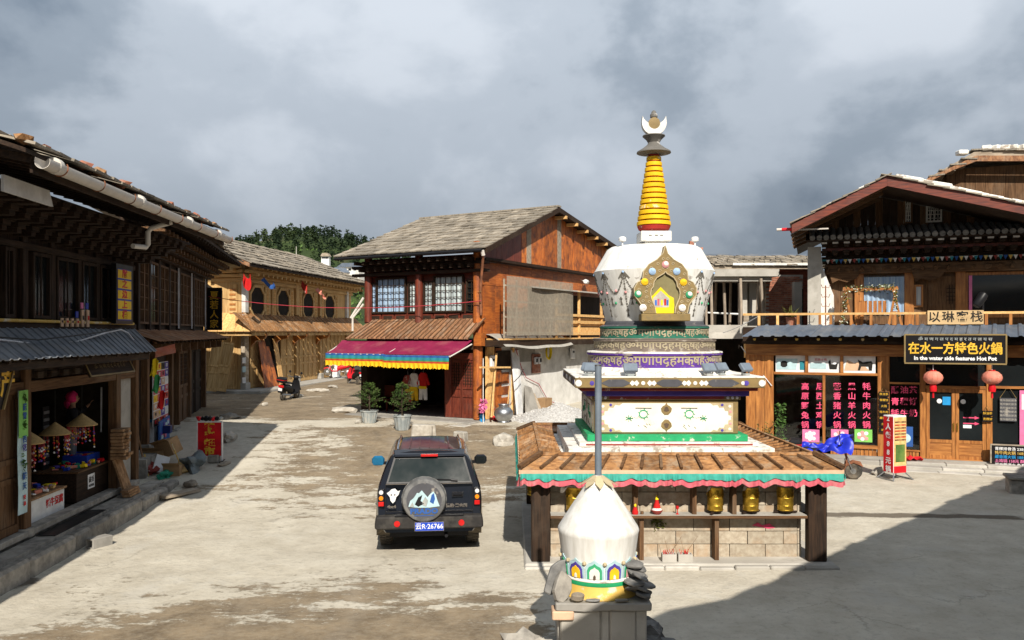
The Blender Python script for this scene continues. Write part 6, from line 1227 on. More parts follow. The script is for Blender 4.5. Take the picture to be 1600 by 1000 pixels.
x = fg.x(1415); z = fg.z(1415, 682); pb = box('food_picture', 'stripe_blue', w3, x - .2, x + .2, -.01, -.004, z - .3, z + .3); MB().lathe([(.001, -.006), (.14, -.002), (.14, .002)], 16, (x, -.014, z - .05), 'y').build('dish', 'ice_blue', pb)
# the pair of glazed doors
for a, b, hs in ((1447, 1492, 1), (1492.6, 1540, -1)):
    x0, x1 = fg.x(a), fg.x(b); zp = fg.z(1490, 692); q = MB().box(x0, x0 + .09, -.06, .0, zth + .02, zdt).box(x1 - .09, x1, -.06, .0, zth + .02, zdt).box(x0 + .09, x1 - .09, -.06, .0, zdt - .1, zdt).box(x0 + .09, x1 - .09, -.06, 0, zp, zp + .09).box(x0 + .09, x1 - .09, -.06, 0, zth + .02, zth + .12)
    d = q.build('door', 'wood_honey_v', G); box('door_pane', 'glass_dark', d, x0 + .09, x1 - .09, -.035, -.02, zp + .09, zdt - .1); box('door_panel', 'wood_honey_h', d, x0 + .09, x1 - .09, -.045, -.01, zth + .12, zp)
    MB().tube([((x1 if hs > 0 else x0) - hs * .045, -.09, zp + .35), ((x1 if hs > 0 else x0) - hs * .045, -.09, zp + .6)], .014, 6).build('door_handle', 'brass', d)
    MB().lathe([(.001, -.005), (.07, -.002), (.07, .002)], 14, (x0 + .35 if hs > 0 else x0 + .2, -.04, fg.z(1490, 627)), 'y').build('door_sticker', 'sign_white', d)
    if hs > 0: box('door_sticker', 'plastic_blue', d, x1 - .33, x1 - .12, -.042, -.037, fg.z(1490, 633), fg.z(1490, 620))
    else:
        box('door_sticker', 'sign_white', d, x0 + .2, x0 + .42, -.042, -.037, fg.z(1490, 668), fg.z(1490, 663))
        for zz_ in (652, 661): MB().bar((x0 + .2, -.04, fg.z(1500, zz_)), (x0 + .5, -.04, fg.z(1500, zz_)), .008, .03).add([(x0 + .5, -.042, fg.z(1500, zz_) + .05), (x0 + .62, -.042, fg.z(1500, zz_)), (x0 + .5, -.042, fg.z(1500, zz_) - .05)], [(0, 1, 2)]).build('door_arrow', 'sign_pink', d)
box('door_head', 'wood_honey_h', G, fg.x(1446), fg.x(1540), -.08, .05, zdt + .005, zdt + .1, .01); box('threshold', 'wood_honey_h', G, fg.x(1446), fg.x(1540), -.12, .05, zth, zth + .02)
gwin(1550, 1640, fg.z(1580, 700), zdt + .05, .0, 'glass_dark'); gwin(1550, 1640, zdt + .12, zbm, .0, 'glass_dark'); box('rail', 'wood_honey_h', G, fg.x(1550), gx1, -.08, .05, zdt + .05, zdt + .12); box('lower_wall', 'wood_honey_v', G, fg.x(1550), gx1, -.06, .05, zth, fg.z(1580, 701))
# eave: dark band with round rafter ends, blue tin
box('eave_band', 'wood_dark_h', G, gx0 - .1, gx1, -.06, .1, zbt + .002, zroot - .05)
for k in range(19): x = gx0 + .3 + k * .62; r_ = MB().tube([(x, .1, (zbt + zroot) / 2 + .05), (x, -.75, zbt + .16)], .06, 8).build('rafter_end', 'wood_dark_h', G); MB().lathe([(.045, -.004), (.045, 0)], 10, (x, -.752, zbt + .16), 'y').build('end_dot', 'ochre', r_)
box('eave_beam', 'wood_dark_h', G, gx0 - .1, gx1, -.6, -.5, zbt + .02, zbt + .10)
tin(G, fg.x(1159, 1.0), gx1 + .3, -1.0, zlip, -.0, zroot, 13, 'tin_blue', .32, .035, 'roof_sheet', hip0=.45)
# balcony deck, rails
zr1, zr0 = fg.z(1300, 490, .1), zroot + .02
box('balcony_deck', 'concrete', G, gx0 - .2, gx1, .02, 2.6, zroot - .25, zroot - .01)
for k in range(2): box('balcony_rail', 'pine_fresh', G, gx0 - .1 + k * 6, gx0 + 5.95 + k * 7, -.03, .04, zr1 - .04, zr1 + .03)
for px in (1186, 1215, 1247, 1281, 1298, 1330, 1361, 1397, 1433, 1541, 1579, 1620): x = fg.x(px, .0); w = .06 if px in (1397,) else .04; box('balcony_post', 'wood_honey_v' if px > 1240 else 'pine_fresh', G, x - w, x + w, -.025, .035, zr0 - .02, zr1 - .04 + (.1 if px == 1397 else -.001))
# upper storey, set back
UB = -2.3
def ux(px, o=UB): return fg.x(px, o)
def uz(px, py, o=UB): return fg.z(px, py, o)
ztop = uz(1450, 425)
box('upper_wall', 'wood_brown_v', G, ux(1290), gx1 + .5, -UB, -UB + .12, zroot - .1, ztop + 1.6)
for px in (1342, 1420, 1500): x = ux(px); box('post', 'wood_honey_v', G, x - .14, x + .14, -UB - .12, -UB, zroot, ztop + .1, .012)
f1 = MB().prism([(ux(1346), zroot + .05), (ux(1418), zroot + .05), (ux(1418), ztop - .1), (ux(1346), ztop - .1)], -UB - .03, -UB - .001).build('window', 'wood_brown_v', G); curtain(f1, ux(1350), ux(1414), uz(1380, 492), uz(1380, 433), -UB - .06, 'curtain_blue', 8)
box('pane', 'glass_clear', f1, ux(1348), ux(1416), -UB - .10, -UB - .092, uz(1380, 494), uz(1380, 431))
f2 = window(G, ux(1428), ux(1442), uz(1435, 480), uz(1435, 445), -UB - .02, 'wood_honey_v', 'curtain_white', .06); pn = box('carved_panel', 'wood_brown_v', G, ux(1450), ux(1494), -UB - .06, -UB, zroot, ztop - .15); lattice(pn, ux(1478), ux(1492), uz(1485, 475), uz(1485, 445), -UB - .08, 3, 5, 'wood_dark_v')
f3 = box('window', 'wood_honey_v', G, ux(1508), gx1 + .4, -UB - .08, -UB, uz(1560, 496), ztop - .05); box('pane', 'glass_dark', f3, ux(1512), gx1 + .3, -UB - .1, -UB - .082, uz(1560, 490), ztop - .15); box('curtain', 'plastic_pink', f3, ux(1513), ux(1518), -UB - .108, -UB - .101, uz(1560, 490), ztop - .15)
# white concrete pillar at the left corner
box('corner_pillar', 'concrete_pale', G, ux(1262, -1.6), ux(1283, -1.6), 1.55, 2.2, zroot - .2, fg.z(1270, 386, -1.6)); MB().prism([(ux(1283, -1.7), zroot), (ux(1304, -1.7), zroot), (ux(1303, -1.7), zroot + 1.0), (ux(1286, -1.7), zroot + 1.9), (ux(1283, -1.7), zroot + 2.4)], 1.8, 2.3).build('painted_pillar_light', 'white_paint', G)  # sunlit part of the pillar, made as a white-painted piece
# carved beam, flags, bracket courses and tile strip
box('carved_beam', 'wood_brown_h', G, ux(1288), gx1 + .6, -UB - .3, -UB - .01, ztop - .02, ztop + .30, .02)
for k in range(22):
    x = ux(1292) + k * .36; cb = MB().rock((x, -UB - .32, ztop + .12), .13, k, 1, (1.4, .4, .7), .4).build('carving', 'wood_brown_h', G)
for px in (1300, 1428): x = ux(px); MB().prism([(x - .1, ztop + .05), (x + .9, ztop + .05), (x + .75, ztop - .18), (x + .45, ztop - .3), (x + .2, ztop - .22), (x, ztop - .32)], -UB - .34, -UB - .24).build('carved_bracket', 'wood_brown_h', G)
for row in range(3):
    zz_ = ztop + .34 + row * .26; oy = -UB - .25 - row * .28
    box('bracket_beam', ('wood_dark_h', 'wood_red_h', 'wood_dark_h')[row], G, ux(1284), gx1 + .8, oy - .05, oy + .12, zz_ + .13, zz_ + .22)
    for k in range(24):
        x = ux(1287) + k * .34; b_ = MB().box(x - .07, x + .07, oy - .2, oy + .2, zz_ - .02, zz_ + .12).box(x - .1, x + .1, oy - .24, oy - .1, zz_ + .05, zz_ + .125).build('bracket', 'wood_dark_h', G)
        if row != 1: box('painted_end', 'white_dot' if row == 2 or k % 2 else 'stripe_teal', b_, x - .085, x + .085, oy - .246, oy - .241, zz_ + .06, zz_ + .115)
for k in range(60):
    x = ux(1290) + k * .135; MB().add([(x, -UB - .56, ztop + .44), (x + .12, -UB - .56, ztop + .44), (x + .06, -UB - .56, ztop + .30)], [(0, 1, 2)]).build('pennant', ('white_dot', 'stripe_teal', 'ochre', 'maroon_paint', 'stripe_blue')[(k * 3) % 5], G, solid=.006)
zl0, zl1 = ztop + 1.10, ztop + 1.45
for k in range(44):
    x = ux(1284) - .3 + k * .21; MB().tube([(x, -UB - 1.25, zl0), (x, -UB - .35, zl1)], .09, 8).build('ridge_tile', 'slate', G, smooth_=True)
MB().prism([(-UB - 1.22, zl0 - .06), (-UB - .3, zl1 - .05), (-UB - .3, zl1 - .12), (-UB - 1.2, zl0 - .12)], ux(1284) - .5, gx1 + .8, 'yz').build('tile_bed', 'wood_dark_h', G)
# gable and its roof
GO = .9; xt, zt_ = fg.x(1240, GO), fg.z(1240, 352, GO); xk, zk = fg.x(1386, GO), fg.z(1386, 277, GO); xr, zr_ = fg.x(1600, GO), fg.z(1600, 322, GO)
sl_ = (zr_ - zk) / (xr - xk); xr2 = xr + 2.2; zr2 = zk + sl_ * (xr2 - xk)
rG = MB().prism([(xt, zt_), (xk, zk), (xr2, zr2), (xr2, zr2 - .1), (xk, zk - .12), (xt, zt_ - .1)], -GO, 8).build('roof', 'wood_dark_h', G)
MB().prism([(xt - .05, zt_ + .02), (xk, zk + .03), (xk, zk - .26), (xt - .05, zt_ - .24)], -GO - .05, -GO - .005).build('barge_board', 'wood_red_h', G); MB().prism([(xk + .003, zk + .03), (xr2, zr2 + .03), (xr2, zr2 - .22), (xk + .003, zk - .26)], -GO - .05, -GO - .005).build('barge_board', 'wood_red_h', G)
zgb = zl1 - .1; rr_ = random.Random(3)
def gz(x): return (zt_ + (zk - zt_) * (x - xt) / (xk - xt) if x < xk else zk + sl_ * (x - xk)) - .13
n = 36
for k in range(n):
    a = ux(1300, -1.9) + k * .22; b = a + .214
    if gz(a) < zgb + .05: continue
    MB().prism([(a, zgb), (b, zgb), (b, gz(b)), (a, gz(a))], 1.9 + rr_.uniform(0, .015), 1.96).build('gable_plank', 'wood_dark_v' if k % 3 else 'wood_brown_v', G)
for a, b in ((1412, 1426), (1447, 1472)): x0, x1 = fg.x(a, -1.8), fg.x(b, -1.8); z0_ = zgb + .2; z1_ = fg.z(1450, 305, -1.8); wv = window(G, x0, x1, z0_, z1_, 1.86, 'wood_brown_v' if a < 1430 else 'plaster', 'glass_dark', .05); [MB().bar((x0 + (x1 - x0) * i / 4, 1.82, z0_), (x0 + (x1 - x0) * (i + .99 if i < 3 else i) / 4, 1.82, z1_), .02).build('lattice', 'plaster', wv) for i in range(4)]; lattice(wv, x0, x1, z0_, z1_, 1.83, 4, 7, 'plaster', .02)
def gshakes(xa, za_, xb, zb_, nx, ny, seed):
    r__ = random.Random(seed); ang = math.atan2(zb_ - za_, xb - xa); l = math.hypot(xb - xa, zb_ - za_) / nx; me = shake_mesh(.42, l * 1.4, .045, 'shake')
    for i in range(nx):
        for j in range(ny): f = i / nx; put('shingle', me, rG, (xa + (xb - xa) * f, -GO - .12 + .42 * (j + .5) + r__.uniform(-.03, .03), za_ + (zb_ - za_) * f + .03), (r__.uniform(-.03, .03) + math.atan2(zb_ - za_, abs(xb - xa)) - .04, r__.uniform(-.04, .04), -math.pi / 2 if xb > xa else math.pi / 2))
gshakes(xt - .1, zt_ + .02, xk, zk + .02, 9, 5, 1); gshakes(xr2, zr2 + .02, xk, zk + .02, 14, 5, 2)
for k in range(5): y = .4 - GO + k * 1.2; x = xt + .3; MB().bar((xt - .1, y, zt_ - .16), (xk, y, zk - .2), .1, .12).build('roof_joist', 'wood_brown_h', rG)
MB().lathe([(.05, -.3), (.05, 0)], 10, (xt - .05, .3 - GO, zt_ - .08), 'x').build('red_pipe', 'plastic_red', G, smooth_=True); MB().lathe([(.045, -.45), (.045, -.3)], 10, (xt - .05, .3 - GO, zt_ - .08), 'x').build('white_pipe', 'pvc', G, smooth_=True); MB().bar((xt, .35 - GO, zt_ - .1), (xt + 1.0, .35 - GO, zt_ - .1), .04, .04).build('white_bar', 'pvc', G)
# the roof behind it, taller
ub = -5.0; x0, x1 = fg.x(1489, ub), fg.x(1700, ub); zq = fg.z(1500, 243, ub); RH = fg.thing('rear_timber_house', 'taller timber house with stone laden roof behind the restaurant', 'building')
MB().prism([(x0 - .9, zq - .85), (x0 + .6, zq), (x1, zq - .25), (x1, zq - .40), (x0 + .6, zq - .16), (x0 - .9, zq - .97)], 4.4, 9).build('roof', 'plank_grey', RH); MB().prism([(x0 - .9, zq - 1.0), (x0 - .1, zq - .62), (x0 + .6, zq - .36), (x1, zq - .6), (x1, zq - .42), (x0 + .6, zq - .17), (x0 - .9, zq - .86)], 4.3, 4.39).build('barge_board', 'shake_brown', RH)
for k in range(14): a = x0 - .2 + k * .3; MB().prism([(a, zq - 2.6), (a + .292, zq - 2.6), (a + .292, zq - .45), (a, zq - .45)], 5.0, 5.06).build('wall_plank', 'wood_brown_v', RH)
box('wall', 'wood_brown_v', RH, x0 - .3, x1, 5.07, 9, 0, zq - .7)
for k in range(16): put('shingle', shake_mesh(.5, .9, .05, 'shake'), RH, (x0 - .6 + k * .33, 4.3 + random.uniform(-.05, .05), (zq - .78 + .55 * min(k, 3.3) / 3.3 if k < 4 else zq + .02 - .03 * (k - 4))), (random.uniform(-.1, .1), random.uniform(-.1, .1), 0))
stone_spots = [(1420, 271, .16, .3), (1462, 278, .17, .33), (1490, 286, .13, .16), (1504, 289, .13, .16), (1519, 292, .14, .18), (1532, 294, .12, .15), (1545, 297, .12, .15), (1556, 299, .12, .14), (1575, 302, .13, .2), (1592, 306, .13, .2), (1352, 293, .08, .14), (1300, 324, .08, .12)]
for k, (px, py, h_, w_) in enumerate(stone_spots):
    o = MB().box(-w_ * 1.3, w_ * 1.3, -.16, .16, 0, h_).build('roof_stone', 'white_chip', bevel=.03); o.location = fg.w(fg.x(px, GO - .25), GO - .25, gz(fg.x(px, GO - .25)) + .17); o.rotation_euler = (random.uniform(-.1, .1), .28 if px > 1386 else -.4, fg.a + random.uniform(-.3, .3)); tag(o, ORD[k] + ' pale block from the gable peak down the right roof slope' if px > 1386 else ORD[k - 10] + ' small pale stone below the peak on the left roof slope', 'stone', 'stones on the restaurant roof')
for k, px in enumerate((1500, 1538, 1552, 1566, 1580, 1594)):
    xx = fg.x(px, ub); o = MB().box(-.17, .17, -.15, .15, 0, .16).build('roof_stone', 'white_chip', bevel=.03); o.location = fg.w(xx, ub + .4, zq + .05 - .05 * max(0, xx - x0 - .6) + (.0 if xx > x0 + .6 else -.12)); o.rotation_euler[2] = k; tag(o, ORD[k] + ' pale block from the left on the taller roof behind the restaurant', 'stone', 'stones on the rear roof')

# ------------------------------------------------------------------ the house behind the photographer whose eave shades the right of the square
fh = Frame(3.07, 3.2, 45, 0)
Hh = fh.thing('corner_house', 'timber house outside the frame on the right whose eave shades the square', 'building')
MB().box(-2.2, 24, -7, -.9, 0, 5.8).build('wall', 'wood_brown_v', Hh)
MB().prism([(0, 5.92), (-3.9, 6.5), (-7.6, 5.92), (-7.6, 5.85), (-3.9, 6.4), (0, 5.85)], -2.4, 24.5, 'yz').build('roof', 'shake', Hh)
MB().prism([(-2.4, .5), (.6, .45), (1.6, .15), (2.2, -.3), (-2.4, -.3)], 5.80, 5.86, 'xy').build('shadow_hump_sheet', 'tin_grey', Hh); sm_ = shake_mesh(.5, .8, .05, 'shake'); rr_ = random.Random(4)  # unseen sheet added at the eave to put a hump in its shadow edge
for k in range(52): put('shingle', sm_, Hh, (-2.2 + k * .51, .04 + rr_.uniform(-.05, .07), 5.9), (math.pi + .15, 0, rr_.uniform(-.08, .08)))
for k in range(8): o = box('door', 'wood_dark_v', Hh, -1 + k * 3, .2 + k * 3, -.9, -.86, .1, 2.3)
# ------------------------------------------------------------------ the dark off-road car
def make_suv():
    t = thing('parked_suv', 'dark blue off-road car parked tail on with covered spare wheel', 'car', (-1.455, 14.42, .0), R(5.6))
    prof = [(.0, .42), (.78, .42), (.86, .52), (.925, .74), (.93, 1.0), (.905, 1.22), (.885, 1.28), (.79, 1.55), (.70, 1.73), (.60, 1.795), (.35, 1.825), (0, 1.835)]
    us = [0, .02, .05, .12, .3, .5, .64, .72, .80, .97, 1]
    m = MB(); vs = []
    full = prof + [(-x, z) for x, z in reversed(prof[1:-1])]
    for u in us:
        for x, z in full:
            k = max(0, min(1, (z - 1.28) / .55)); yl = .06 + 4.5 * u; yh = .34 + 2.1 * min(1, u / .72)
            zz_, xx = z, x
            if u > .72 and z > 1.02: yy = yl; zz_ = 1.02 + (z - 1.02) * .06 if u > .721 else z
            else: yy = yl * (1 - k) + yh * k
            if u in (0, 1): xx *= .965
            if u == 0: yy += .05 if z < .7 else 0
            vs.append((xx, yy, zz_))
    n = len(full); fs = [(i * n + k, i * n + (k + 1) % n, (i + 1) * n + (k + 1) % n, (i + 1) * n + k) for i in range(len(us) - 1) for k in range(n)]
    fs += [tuple(range(n)), tuple((len(us) - 1) * n + k for k in range(n))[::-1]]
    m.add(vs, fs); m.build('body', 'car_paint', t, smooth_=True)
    def ry(z, d=0): k = max(0, min(1, (z - 1.28) / .55)); return .06 * (1 - k) + .34 * k - d      # rear face
    # rear screen, spoiler, brake lamp
    gq = [(-.72, 1.32), (.72, 1.32), (.60, 1.70), (-.60, 1.70)]
    MB().add([(x, ry(z, .012), z) for x, z in gq] + [(x, ry(z, -.02), z) for x, z in gq], [(0, 1, 2, 3), (0, 4, 5, 1), (1, 5, 6, 2), (2, 6, 7, 3), (3, 7, 4, 0)]).build('rear_window', 'glass_car', t)
    sq = [(-.755, 1.295), (.755, 1.295), (.625, 1.73), (-.625, 1.73)]
    fr = MB(); o_, i_ = sq, gq; fr.add([(x, ry(z, .010), z) for x, z in o_] + [(x, ry(z, .010), z) for x, z in i_], [(k, (k + 1) % 4, 4 + (k + 1) % 4, 4 + k) for k in range(4)]); fr.build('window_seal', 'plastic_black', t, solid=.008)
    MB().add([(-.62, .22, 1.735), (.62, .22, 1.735), (.64, .44, 1.80), (-.64, .44, 1.80), (-.62, .23, 1.775), (.62, .23, 1.775), (.64, .46, 1.838), (-.64, .46, 1.838)], [(0, 1, 2, 3), (7, 6, 5, 4), (0, 4, 5, 1), (1, 5, 6, 2), (2, 6, 7, 3), (3, 7, 4, 0)]).build('spoiler', 'car_paint', t, bevel=.01)
    box('brake_lamp', 'lamp_red', t, -.15, .15, .205, .225, 1.742, 1.785); MB().tube([(.50, ry(1.33) - .03, 1.335), (.38, ry(1.345) - .03, 1.345)], .022, 6).build('wiper_motor', 'plastic_black', t)
    MB().bar((.44, ry(1.34) - .03, 1.345), (-.15, ry(1.36) - .03, 1.37), .015).build('wiper', 'plastic_black', t)
    # tailgate seams, trim, handle
    for x in (-.765, .765): MB().bar((x, .055, .76), (x, .055, 1.28), .012, .008).build('seam', 'plastic_black', t)
    MB().bar((-.76, .052, 1.285), (.76, .052, 1.285), .02, .012).build('chrome_trim', 'chrome', t); MB().bar((-.76, .054, .80), (.76, .054, .80), .014, .02).build('seam', 'plastic_black', t)
    box('handle_recess', 'plastic_black', t, .40, .60, .046, .058, 1.05, 1.13); MB().bar((.42, .03, 1.10), (.58, .03, 1.10), .03, .025).build('tailgate_handle', 'car_paint', t)
    text('badge', '猎豹·黑金刚', .072, 'chrome', t, (.48, .05, .89), UP, offset=.003); text('badge', '4x4', .075, 'chrome', t, (-.66, .05, .89), UP, offset=.003, sx=1.4); text('badge', 'ABS', .06, 'chrome', t, (-.66, .048, .72), UP, offset=.003)
    sk = MB().prism([(-.745, 1.13), (-.70, 1.16), (-.66, 1.20), (-.60, 1.21), (-.55, 1.16), (-.51, 1.18), (-.54, 1.10), (-.58, 1.06), (-.60, .99), (-.64, .95), (-.68, 1.0), (-.69, 1.06)], .046, .054).build('sticker', 'sign_white', t)
    for sx_ in (-1, 1): MB().lathe([(.001, -.004), (.014, -.002), (.014, .0)], 8, (-.635 + sx_ * .03, .045, 1.1), 'y').build('sticker_eye', 'sign_ink', sk)
    # bumper, lamps, plate
    bmp = MB().prism([(-.94, .52), (.94, .52), (.95, .60), (.93, .74), (-.93, .74), (-.95, .60)], -.10, .22).build('rear_bumper', 'car_dusty', t, bevel=.025)
    box('bumper_step', 'plastic_black', t, -.60, .60, -.105, .05, .741, .765, .006)
    for sx_ in (-1, 1):
        MB().lathe([(.001, -.014), (.052, -.01), (.055, .004)], 16, (sx_ * .56, -.102, .62), 'y').build('reflector', 'lamp_red', bmp)
        tl = MB().box(sx_ * .785 if sx_ > 0 else -.90, .90 if sx_ > 0 else -.785, .03, .10, .90, 1.20).build('tail_lamp', 'plastic_black', t, bevel=.008)
        for z0, z1, mm in ((.905, .985, 'lamp_red'), (1.0, 1.09, 'lamp_amber'), (1.105, 1.19, 'lamp_white')):
            MB().lathe([(.001, -.022), (.036, -.016), (.043, .01)], 16, (sx_ * .842, .03, (z0 + z1) / 2), 'y').build('lens', mm, tl, smooth_=True) if mm != 'lamp_red' else box('lens', mm, tl, sx_ * .842 - .048, sx_ * .842 + .048, .012, .03, z0, z1, .008)
        MB().prism([(.62, .50), (.70, .66), (.90, .78), (1.15, .80), (1.38, .68), (1.45, .50), (1.38, .50), (1.28, .62), (1.02, .71), (.80, .64), (.70, .50)], sx_ * .90, sx_ * .975, 'yz').build('wheel_arch', 'mud_flare', t, bevel=.01)
        MB().prism([(3.3, .50), (3.38, .68), (3.6, .80), (3.85, .80), (4.08, .68), (4.15, .50), (4.06, .5), (3.98, .62), (3.7, .71), (3.5, .64), (3.4, .50)], sx_ * .90, sx_ * .97, 'yz').build('wheel_arch', 'mud_flare', t, bevel=.01)
        MB().prism([(sx_ * .62, .60), (sx_ * .94, .62), (sx_ * .95, .30), (sx_ * .68, .32)], .44, .46).build('mud_flap', 'mud_flare', t)
        MB().prism([(sx_ * .93, .74), (sx_ * .955, .60), (sx_ * .93, .36), (sx_ * .84, .40), (sx_ * .84, .70)], .28, .62).build('quarter_lower', 'mud_flare', t, bevel=.015)
        # side windows, roof rails, mirrors, sill board
        for y0, y1 in ((.62, 1.22), (1.30, 1.98), (2.06, 2.72)):
            z0, z1 = 1.31, 1.66; xs = lambda z: .885 - (z - 1.28) / (1.73 - 1.28) * .185 + .006
            q = [(y0, z0), (y1, z0), (y1 - .25 if y0 > 2 else y1, z1), (y0 + .05, z1)]; MB().add([(sx_ * xs(z), y, z) for y, z in q] + [(sx_ * (xs(z) - .02), y, z) for y, z in q], [(0, 1, 2, 3), (7, 6, 5, 4), (0, 4, 5, 1), (1, 5, 6, 2), (2, 6, 7, 3), (3, 7, 4, 0)]).build('side_window', 'glass_car', t)
        MB().tube([(sx_ * .57, .55, 1.82), (sx_ * .57, .62, 1.87), (sx_ * .57, 1.5, 1.88), (sx_ * .57, 2.2, 1.87), (sx_ * .56, 2.28, 1.82)], .02, 8).build('roof_rail', 'chrome', t, smooth_=True)
        mr = MB().box(sx_ * 1.06 - .13, sx_ * 1.06 + .13, 2.62, 2.74, 1.20, 1.40).build('mirror', 'car_paint' if sx_ > 0 else 'mirror_sky_paint', t, bevel=.055); box('mirror_glass', 'mirror_sky_paint' if sx_ < 0 else 'glass_dark', mr, sx_ * 1.06 - .105, sx_ * 1.06 + .105, 2.612, 2.618, 1.225, 1.375); MB().bar((sx_ * .88, 2.7, 1.25), (sx_ * .97, 2.68, 1.25), .05, .06).build('mirror_arm', 'plastic_black', mr)
        box('side_step', 'plastic_black', t, sx_ * .93 - .08, sx_ * .93 + .08, 1.5, 3.2, .36, .41, .01)
        for y in (1.02, 3.72):
            w = MB().lathe([(.20, -.11), (.30, -.12), (.345, -.10), (.36, -.06), (.36, .06), (.345, .10), (.30, .12), (.20, .11)], 28, (sx_ * .80, y, .36), 'x').build('wheel', 'tyre', t, smooth_=True)
            MB().lathe([(.02, sx_ * .115), (.10, sx_ * .12), (.19, sx_ * .10), (.2, sx_ * .05)], 20, (sx_ * .80, y, .36), 'x').build('rim', 'steel', w, smooth_=True)
            tr_ = MB()
            for k in range(30): a = 2 * math.pi * k / 30; tr_.X = Matrix.Translation((sx_ * .80, y, .36)) @ Matrix.Rotation(a, 4, 'X'); tr_.box(-.10, -.01, -.018, .018, .35, .368).box(.01, .10, .012, .05, .35, .368)
            tag(tr_.build('tread', 'tyre', w), kind='stuff')
    pl = box('number_plate', 'plate_blue', t, -.245, .245, -.132, -.122, .50, .64); text('plate_letters', '云R·26766', .118, 'sign_white', pl, (0, -.134, .57), UP, offset=.002, sx=.94); box('plate_frame', 'chrome', pl, -.255, .255, -.121, -.115, .49, .65)
    # roof panel, seams and aerial
    MB().sheet(lambda u, v: ((u - .5) * 1.12 * (1 - .02 * v), .50 + 1.85 * v, 1.842 - .028 * (2 * u - 1) ** 2 - .004 * v), 8, 4).build('roof_panel', 'car_roof', t, smooth_=True, solid=.006)
    for k in range(5): MB().bar((-.36 + k * .18, .56, 1.846), (-.36 + k * .18, 2.28, 1.842), .022, .01).build('roof_rib', 'car_roof', t)
    MB().tube([(.05, 2.36, 1.80), (.05, 2.22, 2.05)], .006, 5).build('aerial', 'plastic_black', t)
    # covered spare wheel
    sp = MB().lathe([(.02, .06), (.30, .06), (.36, .03), (.385, -.03), (.385, -.12), (.365, -.165), (.33, -.18), (.02, -.185)], 48, (-.09, .0, 1.035), 'y').build('spare_wheel', 'tyre_cover', t, smooth_=True)
    MB().lathe([(.30, -.1815), (.305, -.1835), (.02, -.1855)], 44, (-.09, -.001, 1.035), 'y').build('cover_field', 'slate_paint', sp, smooth_=True)
    def C_(pts): return [(-.09 + x, 1.035 + z) for x, z in pts]
    MB().prism(C_([(-.27, -.10), (-.24, .0), (-.18, .05), (-.12, .14), (-.09, .13), (-.04, .18), (.0, .13), (.06, .06), (.11, .12), (.16, .16), (.20, .10), (.23, .0), (.27, -.10), (.1, -.12), (-.1, -.12)]), -.194, -.188).build('mountain_print', 'ice_blue', sp)
    for pts, mm in (([(-.16, -.06), (-.10, .06), (-.03, .10), (-.06, .0), (.0, -.05), (-.1, -.1)], 'plastic_black'), ([(-.04, -.04), (.02, .07), (.07, .0), (.04, -.1), (-.02, -.08)], 'plastic_grey'), ([(.10, -.02), (.13, .1), (.17, .13), (.19, .03), (.16, -.06)], 'stripe_blue'), ([(-.25, -.1), (-.2, -.02), (-.17, -.1)], 'plastic_grey')): MB().prism(C_(pts), -.199, -.195).build('mountain_shade', mm, sp)
    text('cover_letters', 'PRADO', .125, 'stripe_blue', sp, (-.09, -.190, 1.035 - .185), UP, offset=.006, sx=1.15); MB().bar((-.26, -.189, 1.035 - .26), (.08, -.189, 1.035 - .26), .004, .012).build('cover_line', 'stripe_blue', sp)
    MB().tube([(-.09 + .388 * math.cos(a), -.03 + .012 * math.sin(a * 20), 1.035 + .388 * math.sin(a)) for a in [k * math.pi / 40 for k in range(81)]], .010, 5).build('cover_hem', 'tyre_cover', sp)
    MB().tube([(.3, .4, .34), (.3, .12, .34)], .03, 8).build('exhaust', 'plastic_black', t); box('underbody', 'plastic_black', t, -.7, .7, .3, 4.2, .30, .43)
    MB().tube([(-.7, 1.02, .36), (.7, 1.02, .36)], .06, 8).build('axle', 'plastic_black', t)
make_suv()

